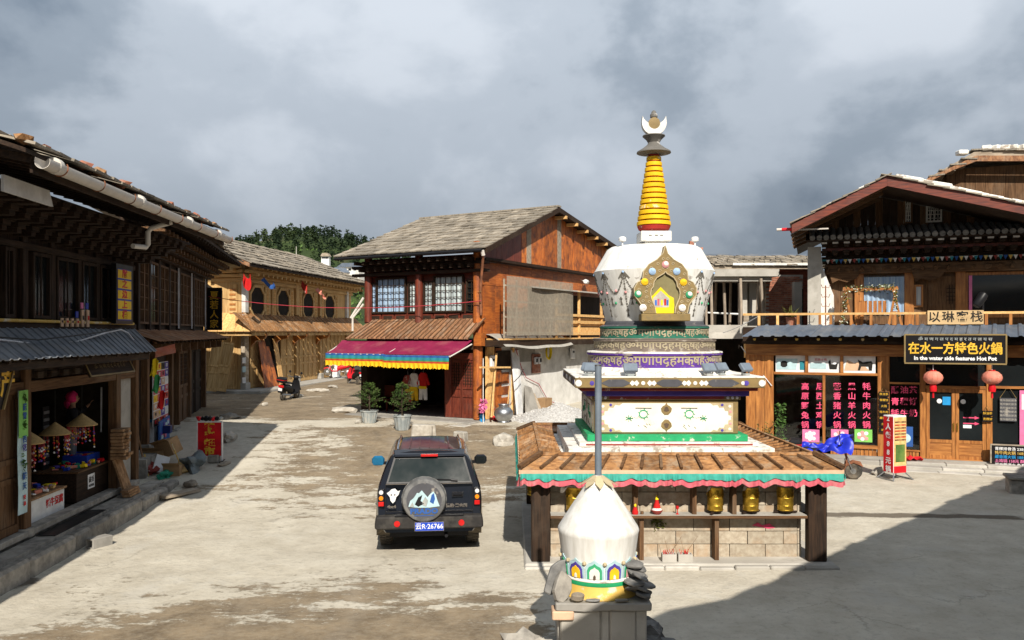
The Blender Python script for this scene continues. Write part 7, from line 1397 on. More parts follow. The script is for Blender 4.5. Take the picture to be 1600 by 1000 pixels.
# ------------------------------------------------------------------ scooters
def scooter(label, loc, rz, body='plastic_black', accent='plastic_red', box_=True, lean_=R(8), name='motor_scooter'):
    t = thing(name, label, 'scooter', loc, rz, 'parked scooters'); t.rotation_euler = (0, lean_, rz)       # heads along +y
    for y in (-.58, .62):
        w = MB().lathe([(.12, -.04), (.19, -.05), (.225, -.03), (.23, 0), (.225, .03), (.19, .05), (.12, .04)], 22, (0, y, .23), 'x').build('wheel', 'tyre', t, smooth_=True); MB().lathe([(.03, -.045), (.12, -.035), (.12, .035), (.03, .045)], 16, (0, y, .23), 'x').build('rim', 'steel', w, smooth_=True)
    # tail and seat shell, leg shield, floor
    def loft(secs, name, m, **kw):
        q = MB(); n = 10; vs = []
        for (y, z, w, h_) in secs:
            for k in range(n): a = 2 * math.pi * k / n; vs.append((w * math.cos(a) * (1 if abs(math.cos(a)) < .9 else 1), y, z + h_ * math.sin(a)))
        q.add(vs, [(i * n + k, i * n + (k + 1) % n, (i + 1) * n + (k + 1) % n, (i + 1) * n + k) for i in range(len(secs) - 1) for k in range(n)] + [tuple(range(n))[::-1], tuple((len(secs) - 1) * n + k for k in range(n))]); return q.build(name, m, t, smooth_=True, **kw)
    loft([(-.88, .66, .05, .05), (-.80, .63, .12, .10), (-.55, .58, .17, .15), (-.2, .52, .17, .18), (.02, .42, .14, .16), (.05, .38, .10, .1)], 'tail_body', body)
    loft([(-.72, .77, .10, .03), (-.55, .79, .15, .05), (-.2, .76, .15, .05), (.05, .71, .11, .04)], 'seat', 'plastic_black')
    MB().box(-.15, .15, .0, .40, .24, .30).build('footboard', body, t, bevel=.02)
    q = MB(); q.add([(x, y, z) for (y, z, w) in ((.36, .28, .17), (.44, .5, .22), (.40, .78, .16), (.36, .9, .10)) for x in (-w, 0, w)], [(i * 3 + k, i * 3 + k + 1, (i + 1) * 3 + k + 1, (i + 1) * 3 + k) for i in range(3) for k in range(2)]); q.build('leg_shield', accent, t, smooth_=True, solid=.04)
    MB().prism([(.42, .42), (.60, .52), (.80, .48), (.86, .36), (.80, .40), (.62, .46), (.46, .36)], -.07, .07, 'yz').build('front_fender', accent, t, bevel=.01)
    MB().tube([(-.06, .62, .23), (-.06, .46, .6)], .02, 6).tube([(.06, .62, .23), (.06, .46, .6)], .02, 6).build('fork', 'steel', t)
    MB().tube([(0, .46, .55), (0, .36, .95)], .03, 8).build('steering_column', 'plastic_black', t)
    MB().tube([(-.33, .24, 1.0), (-.15, .32, .97), (.15, .32, .97), (.33, .24, 1.0)], .017, 7).build('handlebar', 'plastic_black', t, smooth_=True)
    MB().rock((0, .38, .97), .12, 3, 2, (1.1, .9, .8), 0).build('headlamp_cowl', body, t, smooth_=True)
    for sx_ in (-1, 1):
        MB().tube([(sx_ * .2, .30, .98), (sx_ * .27, .28, 1.16)], .008, 5).build('mirror_stalk', 'plastic_black', t); MB().lathe([(.01, -.012), (.055, -.01), (.055, .01), (.01, .014)], 14, (sx_ * .28, .28, 1.2), 'y').build('mirror', 'plastic_black', t, smooth_=True)
    box('tail_lamp', 'lamp_red', t, -.12, .12, -.90, -.80, .58, .69, .02); box('plate', 'sign_white', t, -.09, .09, -.91, -.90, .44, .56)
    MB().prism([(-.84, .56), (-.94, .40), (-.90, .36), (-.78, .5)], -.09, .09, 'yz').build('rear_fender', 'plastic_black', t)
    MB().tube([(.14, -.2, .24), (.15, -.85, .30)], .045, 8).build('silencer', 'steel', t, smooth_=True)
    MB().bar((-.12, .0, .24), (-.26, .05, .01), .02).build('side_stand', 'steel', t)
    if box_: bx_ = MB().box(-.19, .19, -1.02, -.68, .80, 1.04).build('top_box', 'plastic_black', t, bevel=.05); MB().box(-.192, .192, -1.024, -.676, .91, .935).build('box_band', 'lamp_red', bx_)
    return t
p = gp(449, 625); scooter('black scooter with red tail lamp parked before the pine house', (p.x, p.y + .3, p.z), R(-14), accent='plastic_black')
p = gp(546, 600); scooter('black motorcycle half hidden behind the red shop post', (p.x + .2, p.y, p.z), R(35), box_=False)
p = gp(528, 592); scooter('red scooter by the far posts of the pine house', (p.x, p.y, p.z + .2), R(100), 'plastic_red', 'plastic_red', False)
p = gp(1337, 749); sc3 = scooter('red scooter half under a blue cover beside the restaurant', (p.x - .62, p.y + .28, p.z), R(-112), 'plastic_black', 'rust')
tp = thing('blue_rain_cover', 'crumpled bright blue rain cover draped over the scooter by the restaurant', 'cover', sc3.location, R(-112))
def tarp(u, v):
    y = -.72 + 1.30 * u; a = (v - .5) * 2; top = .87 + .30 * smooth(.45, .78, u) - .03 * math.exp(-((u - .42) / .14) ** 2); w = .26 + .14 * smooth(.5, .8, u)
    drop = (.20 + .34 * smooth(.55, .95, u) + .10 * math.sin(u * 11)) * abs(a) ** 1.6; f = .035 * math.sin(u * 25 + a * 5) + .03 * math.sin(u * 13 - a * 9)
    return (a * w * (1 + .25 * abs(a)) + f * .7, y + .05 * math.sin(a * 7 + u * 9), top + .03 - drop + f)
MB().sheet(tarp, 46, 26).build('cover_sheet', 'tarp_blue', tp, smooth_=True, solid=.004)

# ------------------------------------------------------------------ restaurant front: steps, signs, lanterns
stp = fg.thing('stone_steps', 'three low stone steps leading up to the restaurant door', 'steps')
for k in range(3):
    z1 = zth - .03 - k * (zth + .02) / 3; y0 = -.28 - .42 * (k + 1)
    for j in range(5): a = fg.x(1412) + j * 1.05 - .15 * k; MB().box(a, a + 1.04, y0 - random.uniform(0, .02), -.26, -.2, z1 - random.uniform(0, .008)).build('step_stone', 'concrete_pale', stp, bevel=.018)
lg = fg.thing('stone_ledge', 'low concrete ledge under the restaurant windows', 'ledge')
for j in range(5): a = gx0 + j * .97; MB().box(a, a + .96, -.62, -.26, -.2, zth - .06 - random.uniform(0, .02)).build('ledge_stone', 'concrete', lg, bevel=.02)
sgn = fg.thing('restaurant_sign', 'black framed restaurant sign with gold characters and English line', 'sign')
o_ = 1.1; x0, x1 = fg.x(1415, o_), fg.x(1571, o_); z0, z1 = fg.z(1490, 567, o_), fg.z(1490, 524, o_); xc = (x0 + x1) / 2
box('board', 'sign_black', sgn, x0, x1, -o_, -o_ + .05, z0, z1)
q = MB().box(x0 - .03, x1 + .03, -o_ - .02, -o_ + .06, z0 - .04, z0).box(x0 - .03, x1 + .03, -o_ - .02, -o_ + .06, z1, z1 + .04).box(x0 - .04, x0, -o_ - .02, -o_ + .06, z0, z1).box(x1, x1 + .04, -o_ - .02, -o_ + .06, z0, z1); q.build('frame', 'gold_paint', sgn)
H_ = z1 - z0; text('gold_characters', '在水一方特色火鍋', .355, 'letter_gold', sgn, (xc, -o_ - .005, z0 + H_ * .50), UP, offset=.008, space=1.0, sx=.985 * (x1 - x0) / 2.95)
text('english_line', 'In the water side features Hot Pot', .15, 'sign_white', sgn, (xc, -o_ - .005, z0 + H_ * .16), UP, offset=.006, sx=1.0); text('script_line', 'ॐ म ण ग ल प द म ह र त न ल य स', .12, 'plastic_grey', sgn, (xc, -o_ - .005, z0 + H_ * .86), UP, offset=.002, sx=1.2)
ws = fg.thing('inn_name_board', 'pale wooden board with four brush characters on the balcony rail', 'sign'); x0, x1 = fg.x(1449, .1), fg.x(1537, .1); z0, z1 = fg.z(1490, 507, .1), fg.z(1490, 485, .1)
box('board', 'sign_wood', ws, x0, x1, -.11, -.06, z0, z1, .008); text('characters', '以琳客栈', .34, 'sign_ink', ws, ((x0 + x1) / 2, -.114, (z0 + z1) / 2), UP, offset=.004, space=1.18)
def lantern(px, lb):
    o_ = .95; x = fg.x(px, o_); zc = fg.z(px, 590, o_); p = fg.w(x, o_, zc); t = thing('paper_lantern', lb, 'lantern', p, 0, 'lanterns at the restaurant door')
    MB().lathe([(.08, -.19), (.15, -.17), (.235, -.08), (.255, 0), (.235, .08), (.15, .17), (.08, .19)], 24).build('globe', 'lantern_red', t, smooth_=True)
    rb = MB(); 
    for k in range(12): a = k * math.pi / 6; rb.tube([(.258 * math.cos(b) * math.cos(a), .258 * math.cos(b) * math.sin(a), .195 * math.sin(b)) for b in [R(d) for d in range(-75, 76, 25)]], .005, 4)
    rb.build('ribs', 'lantern_red', t)
    for s in (-1, 1): MB().lathe([(.085, s * .185), (.09, s * .195), (.085, s * .215)], 18).build('collar', 'red_cloth', t, smooth_=True)
    MB().lathe([(.085, -.22), (.10, -.30), (.09, -.40)], 14).build('skirt', 'sign_red', t, smooth_=True); MB().lathe([(.025, -.40), (.03, -.58)], 10).build('tassel', 'sign_red', t, smooth_=True); MB().tube([(0, 0, .2), (0, 0, .42)], .012, 6).build('hook', 'wire_white', t)
lantern(1458, 'faded red lantern left of the restaurant door'); lantern(1550, 'faded red lantern right of the restaurant door')
# hanging black menu tags, chalk boards
for px, py0, py1, n, lb in ((1381, 616, 672, 7, 'string of small black menu tags on the pier between windows'), (1543, 646, 655, 2, 'pair of small black tags hanging at the right door post')):
    t = fg.thing('menu_tags', lb, 'menu tags'); x = fg.x(px, .15); w = fg.x(px + 8, .15) - x
    MB().tube([(x - w * .8, -.15, fg.z(px, py0, .15)), (x, -.13, fg.z(px, py0 - 12, .15)), (x + w * .8, -.15, fg.z(px, py0, .15))], .01, 5).build('cord', 'gold_paint', t)
    for k in range(n):
        z = fg.z(px, py0 + (py1 - py0) * k / max(1, n - 1), .15); b_ = box('tag', 'sign_black', t, x - w, x + w, -.16, -.14, z - .075, z + .075); text('tag_letters', ('酥油茶', '青稞饼', '火锅', '牦牛肉', '藏香猪', '土鸡', '米饭')[k], .08, 'letter_gold', b_, (x, -.163, z), UP)
cb = fg.thing('chalk_menu_board', 'large chalk board menu on the ground right of the door', 'menu board'); x0, x1 = fg.x(1549, .35), fg.x(1625, .35); z0, z1 = zth + .0, fg.z(1570, 696, .35)
box('board', 'sign_black', cb, x0, x1, -.38, -.34, z0, z1); MB().box(x0 - .03, x1, -.39, -.33, z1, z1 + .035).box(x0 - .035, x0, -.39, -.33, z0, z1).build('frame', 'plank_grey', cb)
for k, (s, mm) in enumerate((('青稞排骨汤 238元 火锅', 'sign_white'), ('牦牛肉火锅 168元', 'ochre'), ('藏香猪火锅 188元 二人', 'plastic_blue'), ('土鸡锅 158元 酥油茶', 'plastic_pink'), ('可自带酒水 免费续汤', 'sign_white'))): text('chalk_line', s, .105, mm, cb, (x0 + .08, -.384, z1 - .1 - k * .115), UP, align='LEFT', offset=.001)
hm = fg.thing('hanging_slate_menu', 'dark slate with chalk lines hung in the window right of door', 'menu board'); x0, x1 = fg.x(1562, .06), fg.x(1588, .06); z0, z1 = fg.z(1575, 658, .06), fg.z(1575, 622, .06)
box('board', 'slate_paint', hm, x0, x1, -.09, -.06, z0, z1); MB().tube([(x0, -.08, z1), ((x0 + x1) / 2, -.07, z1 + .35), (x1, -.08, z1)], .008, 5).build('cord', 'gold_paint', hm)
for k in range(6): text('chalk_line', '牦牛酸奶饼汤', .07, 'concrete_pale', hm, ((x0 + x1) / 2, -.093, z1 - .07 - k * .11), UP)
pp = fg.thing('colour_poster', 'pink and white poster in the window at the right edge', 'poster'); x0, x1 = fg.x(1593, .05), fg.x(1622, .05); box('sheet', 'plastic_pink', pp, x0, x1, -.06, -.05, fg.z(1598, 695, .05), fg.z(1598, 610, .05)); box('print', 'sign_white', pp, x0 + .05, x1, -.066, -.061, fg.z(1598, 640, .05), fg.z(1598, 616, .05))
# red and white light box sign
p = gp(1398, 748); bs = thing('roadside_light_box', 'tall red and white box sign advertising a set meal', 'sign', (p.x, p.y, p.z), R(20)); 
zb0_, zb1_ = .18, 1.72
box('housing', 'sign_white', bs, -.22, .22, -.18, .18, zb0_, zb1_, .01); side_ = box('red_face', 'sign_red', bs, -.226, -.221, -.17, .17, zb0_ + .02, zb1_ - .03); vtext('face_letters', '2人餐88元锅', .19, 'sign_white', side_, (-.23, 0, (zb0_ + zb1_) / 2), (R(90), 0, R(-90)), lines=1.2)
pf = box('poster_face', 'pine_fresh', bs, -.21, .21, -.187, -.181, zb0_ + .2, zb1_ - .04); box('poster_food', 'leaf', pf, -.16, .16, -.193, -.188, .48, .95); box('poster_bar', 'sign_red', bs, -.21, .21, -.187, -.181, zb0_ + .01, zb0_ + .19)
for k in range(7): text('poster_line', '秘制牦牛火锅套餐', .048, 'sign_red' if k % 2 else 'ink_brown', pf, (0, -.195, 1.55 - k * .08), UP)
for sx_ in (-1, 1): MB().bar((sx_ * .2, -.16, .18), (sx_ * .34, -.3, .0), .03).bar((sx_ * .2, .16, .18), (sx_ * .34, .3, 0), .03).bar((sx_ * .34, -.3, .02), (sx_ * .34, .3, .02), .03).build('foot', 'steel', bs)
o = MB().rock((0, 0, 0), .2, 4, 2, (1.2, .8, .8), .4).build('loose_stone', 'stone_pale'); q = gp(1372, 742); o.location = (q.x, q.y, q.z + .08); tag(o, 'grey stone lying left of the red box sign', 'stone')
p = gp(1428, 738); p.z = zth - .02; o = MB().sheet(lambda u, v: ((u - .5) * .55 + .03 * math.sin(v * 9), (v - .5) * .3, .05 + .06 * math.sin(u * 9 + v * 5) * math.sin(v * 3.1) + .03 * math.sin(u * 17)), 18, 10).build('red_cloth_heap', 'plastic_red', smooth_=True, solid=.01); o.location = fg.w(fg.x(1424, .35), .42, zth + .0); tag(o, 'crumpled red cloth on the ledge by the restaurant door', 'cloth')
# big stone block at the right edge
p = gp(1600, 770); sbk = thing('stone_trough_block', 'large dark stone block at the right edge of the square', 'stone block', (p.x, p.y, 0), R(-20)); MB().box(-.35, .9, -.25, .3, -.1, .34).build('block', 'stone', sbk, bevel=.03); MB().box(-.40, .95, -.30, .35, .342, .42).build('top_slab', 'stone', sbk, bevel=.02)
# tie rods, plant and shrub at the left end of the restaurant
rnd = random.Random(77)
sh_ = thing('dry_shrub', 'dry yellowish shrub growing against the restaurant pier', 'shrub', tuple(fg.w(fg.x(1178, .5), .5, 0))); m = MB(); st_ = MB()
for k in range(26):
    a = rnd.uniform(-1, 1); b = rnd.uniform(-.25, .25); h_ = rnd.uniform(.5, 1.15); e = (a * .8, b, h_); st_.tube([(a * .2, b * .3, 0), (a * .5, b * .6, h_ * .6), e], .008, 4); leaf_cloud(m, [(a * .8 * f + rnd.gauss(0, .06), b * f + rnd.gauss(0, .05), h_ * f + rnd.gauss(0, .06)) for f in [rnd.uniform(.5, 1.05) for _ in range(26)]], .035, rnd, .4)
st_.build('stem', 'bark', sh_); m.build('foliage', 'leaf_dry', sh_)
iv = thing('climbing_plant', 'green climbing plant inside the left edge of the restaurant window', 'plant', tuple(fg.w(fg.x(1217, -.15), -.15, zth))); m = MB(); leaf_cloud(m, [(rnd.gauss(.05, .09), rnd.gauss(0, .06), rnd.uniform(.2, 1.5)) for _ in range(420)], .045, rnd, .5); m.build('foliage', 'leaf', iv); MB().tube([(0, 0, 0), (.05, 0, .8), (0, 0, 1.5)], .012, 5).build('stem', 'bark', iv)
# balcony: flowered swing frame, potted plant, telescope lamp, bare pole
o_ = -1.0; sw = fg.thing('flowered_swing_frame', 'wooden swing frame wound with white flowers on the balcony', 'swing'); xa, xb = fg.x(1322, o_), fg.x(1398, o_); zt_ = fg.z(1360, 452, o_); zf = zroot - .01
for x in (xa, xb): MB().bar((x - .18, 1.0, zf), (x + .06, 1.0, zt_ + .08), .07).build('frame_leg', 'wood_honey_v', sw); MB().bar((x + .20, 1.0, zf), (x - .06, 1.0, zt_ + .08), .07).build('frame_leg', 'wood_honey_v', sw)
MB().bar((xa - .1, 1.0, zt_), (xb + .1, 1.0, zt_), .08).build('top_beam', 'wood_honey_h', sw); st2 = MB().box(xa + .35, xb - .3, .85, 1.3, zf + .35, zf + .4); st2.build('seat', 'wood_honey_h', sw)
for k in range(6): a = xa + .4 + k * .14; box('seat_slat', 'wood_honey_v', sw, a, a + .1, 1.3, 1.34, zf + .4, zf + .8)
m = MB(); pts = [(xa + (xb - xa) * u + rnd.gauss(0, .03), 1.0 + rnd.gauss(0, .06), zt_ + .03 + rnd.gauss(0, .06)) for u in [rnd.random() for _ in range(320)]] + [(xa - .12 * u + rnd.gauss(0, .05), .95 + rnd.gauss(0, .05), zt_ - 1.1 * u) for u in [rnd.random() for _ in range(160)]] + [(xb + .03 + rnd.gauss(0, .04), .95, zt_ - .9 * rnd.random()) for _ in range(70)]; leaf_cloud(m, pts, .035, rnd); m.build('garland_leaves', 'leaf_dry', sw)
m = MB(); leaf_cloud(m, [(x + rnd.gauss(0, .02), y - .03, z + .01) for x, y, z in pts[::3]], .03, rnd); m.build('garland_flowers', 'flower_white', sw)
pl_ = thing('balcony_plant', 'spiky potted plant at the left end of the balcony rail', 'plant', tuple(fg.w(fg.x(1236, -.3), -.3, zroot))); m = MB()
for k in range(46): a = rnd.uniform(0, 6.28); l = rnd.uniform(.25, .5); e = Vector((math.cos(a) * l * .8, math.sin(a) * l * .8, .25 + l * rnd.uniform(.3, 1))); d = Vector((-math.sin(a), math.cos(a), 0)) * .02; m.add([Vector((0, 0, .2)) - d, Vector((0, 0, .2)) + d, e * .7 + Vector((0, 0, .1)) + d, e, e * .7 + Vector((0, 0, .1)) - d], [(0, 1, 2, 3, 4)])
m.build('leaves', 'leaf_dry', pl_); MB().lathe([(.12, 0), (.16, .25), (.15, .26)], 14).build('pot', 'brick', pl_)
tl_ = thing('balcony_searchlight', 'black searchlight on a stand behind the inn name board', 'lamp', tuple(fg.w(fg.x(1536, -.7), -.7, zroot))); zc = fg.z(1530, 468, -.7) - zroot; m = MB(); m.X = Matrix.Translation((-.08, 0, zc)) @ Matrix.Rotation(R(35), 4, 'Y'); m.lathe([(.10, -.25), (.13, -.2), (.14, .1), (.12, .2)], 18, (0, 0, 0)); m.build('barrel', 'plastic_black', tl_, smooth_=True); MB().tube([(0, 0, 0), (0, 0, zc - .1)], .03, 6).tube([(0, 0, zc * .6), (-.25, 0, 0)], .02, 5).tube([(0, 0, zc * .6), (.25, 0, 0)], .02, 5).build('stand', 'plastic_black', tl_)
bp_ = thing('rusty_coat_stand', 'rusty iron post with hooks on the balcony corner', 'stand', tuple(fg.w(fg.x(1290, -.6), -.6, zroot))); zc = fg.z(1288, 446, -.6) - zroot; MB().tube([(0, 0, 0), (0, 0, zc)], .02, 6).build('post', 'rust', bp_)
for k in range(6): s = 1 if k % 2 else -1; MB().tube([(0, 0, zc - .05 - .3 * (k // 2)), (s * .1, 0, zc - .08 - .3 * (k // 2)), (s * .14, 0, zc + .03 - .3 * (k // 2))], .01, 5).build('hook', 'rust', bp_)
# ------------------------------------------------------------------ potted spruces, stones and boards before the red shop
def spruce(px, py, ph, th, lb, seed):
    p = gp(px, py); t = thing('potted_spruce', lb, 'potted tree', (p.x, p.y + .25, p.z), seed, 'potted spruces before the red shop'); r_ = random.Random(seed)
    q = MB().lathe([(.19, 0), (.215, .02), (.29, ph - .05), (.31, ph - .045), (.31, ph), (.27, ph), (.26, ph - .08)], 8).build('pot', 'plastic_grey', t, bevel=.0)
    for k in range(8): a = k * math.pi / 4 + math.pi / 8; MB().bar((.20 * math.cos(a), .20 * math.sin(a), .05), (.275 * math.cos(a), .275 * math.sin(a), ph - .08), .02, .03).build('pot_rib', 'plastic_grey', q)
    MB().lathe([(.26, ph - .08), (.02, ph - .05)], 12).build('soil', 'mud_stone', q)
    MB().tube([(0, 0, ph - .1), (.01, 0, ph + th * .5), (0, .01, ph + th)], [.03, .02, .006], 6).build('trunk', 'bark', t)
    fol = MB(); tw_ = MB()
    for k in range(120):
        f = r_.random() ** .8; z = ph + .06 + (th - .1) * f; a = r_.uniform(0, 6.28); l = (.54 * (1 - f) ** .7 + .06) * r_.uniform(.65, 1.15); e = Vector((math.cos(a) * l, math.sin(a) * l, z + l * r_.uniform(.05, .5)))
        b = Vector((0, 0, z)); tw_.tube([b, e], [.008, .003], 4)
        for j in range(34): g_ = r_.uniform(.25, 1.05); c = b.lerp(e, g_); d = (e - b).normalized(); s = Vector((r_.gauss(0, 1), r_.gauss(0, 1), r_.gauss(0, .6))).normalized(); d2 = (d * .7 + s).normalized() * r_.uniform(.035, .065); w = d2.cross(Vector((0, 0, 1))).normalized() * .008; fol.add([c - w, c + w, c + d2 + w * .3, c + d2 - w * .3], [(0, 1, 2, 3)])
    tw_.build('branches', 'bark', t); fol.build('foliage', 'leaf', t)
spruce(575, 663, .45, .95, 'left potted spruce in grey tub before the red shop', 5); spruce(627, 674, .50, 1.05, 'right potted spruce in grey tub before the red shop', 9)
def stone(px, py, r_, seed, lb, sc=(1.2, .8, .8), m='stone_pale', rough=.3, up_=.5):
    p = gp(px, py); o = MB().rock((0, 0, 0), r_, seed, 2, sc, rough).build('boulder', m); o.location = (p.x, p.y + r_ * .4, p.z + r_ * sc[2] * up_); return tag(o, lb, 'stone', 'stones lying about the square')
def block(px, py, w, d, h_, rz, lb, m='stone_pale'):
    p = gp(px, py); q = MB().prism([(-w / 2, 0), (w / 2, 0), (w / 2 * .93, h_ * .94), (-w / 2 * .9, h_)], -d / 2, d / 2).build('stone_block', m, bevel=.03); q.location = (p.x, p.y + d / 2, p.z - .02); q.rotation_euler[2] = rz; return tag(q, lb, 'stone', 'stones lying about the square')
block(661, 684, .78, .35, .42, .1, 'squared pale stone block behind the car roof, left'); block(719, 692, .40, .3, .35, -.4, 'pale stone block peeping over the right of the car roof')
stone(787, 696, .32, 3, 'rounded pale boulder left of the gallery eave', (1.1, .8, .7)); stone(560, 662, .12, 4, 'small grey stone left of the potted spruces'); stone(537, 645, .42, 5, 'broad pale stone by the red shop front corner', (1.3, .8, .35))
stone(357, 690, .27, 6, 'pale boulder right of the red standing sign', (1.3, .8, .75)); stone(357, 655, .27, 7, 'grey boulder in the shade beyond the red sign', (1.3, .7, .55), 'stone'); stone(350, 727, .16, 8, 'flat brown stone at the foot of the red sign', (1.5, .7, .4), 'mud_stone'); stone(297, 762, .17, 9, 'rough brown stone lying on the ground by the kerb end', (1.1, .9, .7), 'mud_stone'); stone(463, 621, .3, 10, 'flat pale rubble behind the black scooter', (1.6, .7, .3)); stone(497, 612, .35, 11, 'low rubble heap along the pine house kerb', (1.8, .6, .3)); stone(520, 606, .3, 13, 'rubble at the far end of the pine house kerb', (1.6, .6, .3)); stone(413, 634, .12, 12, 'little pale stone at the shadow edge in the side street')
# plank walk and slab edge before the red shop door
bw = fc.thing('plank_walk', 'weathered brown boards laid before the red shop doors', 'boards')
for k in range(6): b_ = MB().box(fc.x(632, 1.9) + rnd.uniform(-.1, .1), fc.x(756, 1.9) + rnd.uniform(-.2, .1), -1.5 - .2 * (k + 1), -1.5 - .2 * k - .012, -.16 - .03 * k, -.12 - .03 * k + rnd.uniform(0, .015)).build('board', 'shake_brown' if k % 2 else 'plank_grey', bw)
sl2 = fc.thing('shop_step', 'long pale concrete step along the red shop front', 'step'); 
for k in range(4): a = -1.0 + k * 1.62; MB().box(a, a + 1.6, -1.5, -1.01, -.4, -.05 + rnd.uniform(-.01, .01)).build('step_slab', 'concrete_pale', sl2, bevel=.02)
# gravel heap, jar, bucket and tools by the side wall
gh = MB(); c = at(855, 652, 28.6); gz_ = ground_z(c.x, c.y)
def heap(u, v): a = u * 6.2832; r_ = v; x = 1.75 * r_ * math.cos(a) * (1 + .15 * math.sin(a * 3)); y = 1.1 * r_ * math.sin(a); return (c.x + .25 + x, c.y + y, gz_ - .05 + .62 * (1 - r_) ** .9 * (1 + .15 * math.cos(a)) + .035 * mnoise.noise(Vector((x * 4, y * 4, 1))))
tag(gh.sheet(heap, 60, 18).build('gravel_heap', 'gravel', smooth_=True), 'pale gravel heap spread against the white plaster wall', 'gravel', kind='stuff')
gm = MB(); r_ = random.Random(8)
for k in range(420): a = r_.uniform(0, 6.28); q = math.sqrt(r_.random()) * 1.12; x, y, z = heap(a / 6.2832, min(1, q)); s = r_.uniform(.02, .06); gm.rock((x * 1 + (q - min(1, q)) * math.cos(a), y + (q - min(1, q)) * math.sin(a), max(z, ground_z(x, y))), s, k, 1, (1, 1, .7), .3)
tag(gm.build('gravel_stones', 'gravel'), 'loose pale stones strewn over the gravel heap', 'gravel', kind='stuff')
p = gp(789, 662); jr = thing('metal_water_jar', 'big round silver water jar standing by the plaster wall', 'jar', (p.x - .05, p.y + .3, p.z)); MB().lathe([(.17, 0), (.2, .03), (.19, .06), (.27, .14), (.33, .28), (.32, .40), (.24, .50), (.17, .54), (.17, .60), (.20, .62), (.19, .64)], 28).build('vessel', 'steel', jr, smooth_=True); MB().lathe([(.16, .60), (.15, .615)], 20).build('mouth', 'plastic_black', jr)
MB().tube([(.12, 0, .4), (.2, .1, 1.25)], .018, 6).build('ladle_handle', 'pine_fresh', jr)
p = gp(766, 655); bk = thing('red_bucket', 'red plastic bucket beside the silver jar', 'bucket', (p.x, p.y + .25, p.z + .05)); MB().lathe([(.13, 0), (.17, .28), (.18, .285), (.175, .30), (.15, .29), (.12, .03)], 22).build('pail', 'plastic_red', bk, smooth_=True); MB().tube([(.17 * math.cos(a), 0, .28 + .14 * math.sin(a)) for a in [k * math.pi / 10 for k in range(11)]], .008, 5).build('handle', 'steel', bk)
p = gp(776, 657); tag(MB().lathe([(.16, 0), (.24, .09), (.25, .1), (.15, .02)], 20, (p.x, p.y + .1, p.z + .02)).build('red_basin', 'plastic_red', smooth_=True), 'flat red basin at the foot of the silver jar', 'basin')
p = gp(753, 660); bt = thing('blue_water_bottle', 'blue plastic can on the ground by the shop corner', 'can', (p.x, p.y + .15, p.z)); MB().lathe([(.08, 0), (.09, .02), (.09, .2), (.06, .26), (.03, .28), (.03, .33)], 14).build('body', 'plastic_blue', bt, smooth_=True); MB().lathe([(.035, .33), (.035, .36)], 10).build('cap', 'sign_white', bt)
# side wall gear of C, set on the gable plane
def sw_(x, off, z): return fs_.w(x, off, z)
cf = thing('wooden_cross_frame', 'raw pine lath cross propped before the brown side door', 'lath frame'); a, b = sw_(fs_.x(768, .6), .6, fs_.z(768, 652, .6)), sw_(fs_.x(776, .45), .45, fs_.z(776, 552, .45)); MB().bar(a, b, .06, .05).build('upright', 'pine_fresh', cf); MB().bar(sw_(fs_.x(750, .62), .62, fs_.z(750, 574, .62)), sw_(fs_.x(797, .5), .5, fs_.z(797, 574, .5)), .05, .06).build('crossbar', 'pine_fresh', cf)
wp = thing('white_foam_sheet', 'tall white foam panel leaning on the plaster wall', 'panel'); q = [sw_(fs_.x(809, .6), .6, fs_.z(809, 650, .6)), sw_(fs_.x(817.5, .5), .5, fs_.z(817, 649, .5)), sw_(fs_.x(811, .06), .06, fs_.z(811, 547, .06)), sw_(fs_.x(799, .06), .06, fs_.z(799, 547, .06))]; MB().add(q, [(0, 1, 2, 3)]).build('sheet', 'sign_white', wp, solid=.04)
for k, (x0, x1, y0, lb) in enumerate(((820, 837, 602, 'grey board leaning on the plaster wall, taller one'), (828, 842, 611, 'olive board leaning on the plaster wall, shorter one'))): q = [sw_(fs_.x(x0 + 2, .55), .55, fs_.z(x0, 650, .55)), sw_(fs_.x(x1 + 5, .55), .55, fs_.z(x1, 642, .55)), sw_(fs_.x(x1 - 6, .1 + .02 * k), .1 + .02 * k, fs_.z(x1, y0 + 3, .1)), sw_(fs_.x(x0, .1 + .02 * k), .1 + .02 * k, fs_.z(x0, y0, .1))]; tag(MB().add(q, [(0, 1, 2, 3)]).build('leaning_sheet', 'concrete' if k == 0 else 'plank_grey', solid=.025), lb, 'board', 'boards leaning on the plaster wall')
tag(MB().box(-.3, .3, -.2, .2, 0, .4).build('wooden_crate', 'cardboard', bevel=.01), 'brown wooden crate against the plaster wall', 'crate'); bpy.data.objects['wooden_crate'].location = sw_(fs_.x(850, .3), .3, fs_.z(850, 638, .3)); bpy.data.objects['wooden_crate'].rotation_euler[2] = fs_.a
mb_ = thing('meter_board', 'wooden board with two electric meters on the plaster wall', 'meter board'); zc = fs_.z(837, 568, .04); xc = fs_.x(837, .04); mb_.location = fs_.w(xc, .04, zc); mb_.rotation_euler[2] = fs_.a; box('backing', 'brick', mb_, -.33, .33, -.04, 0, -.36, .36)
for k in (-.15, .15): m_ = box('meter', 'plastic_white', mb_, k - .1, k + .1, -.14, -.041, -.02, .25, .02); box('dial', 'plastic_black', m_, k - .07, k + .07, -.146, -.141, .06, .2)
for k, (px, py, lb) in enumerate(((768, 565, 'white switch box on the pink board by the side door'), (893, 552, 'white wall box high on the plaster wall'))): t = thing('switch_box', lb, 'switch box', sw_(fs_.x(px, .1), .1, fs_.z(px, py, .1)), fs_.a); box('case', 'plastic_white', t, -.16, .16, -.1, 0, -.22, .22, .02); box('slot', 'plastic_black', t, -.08, .08, -.106, -.101, .02, .1)
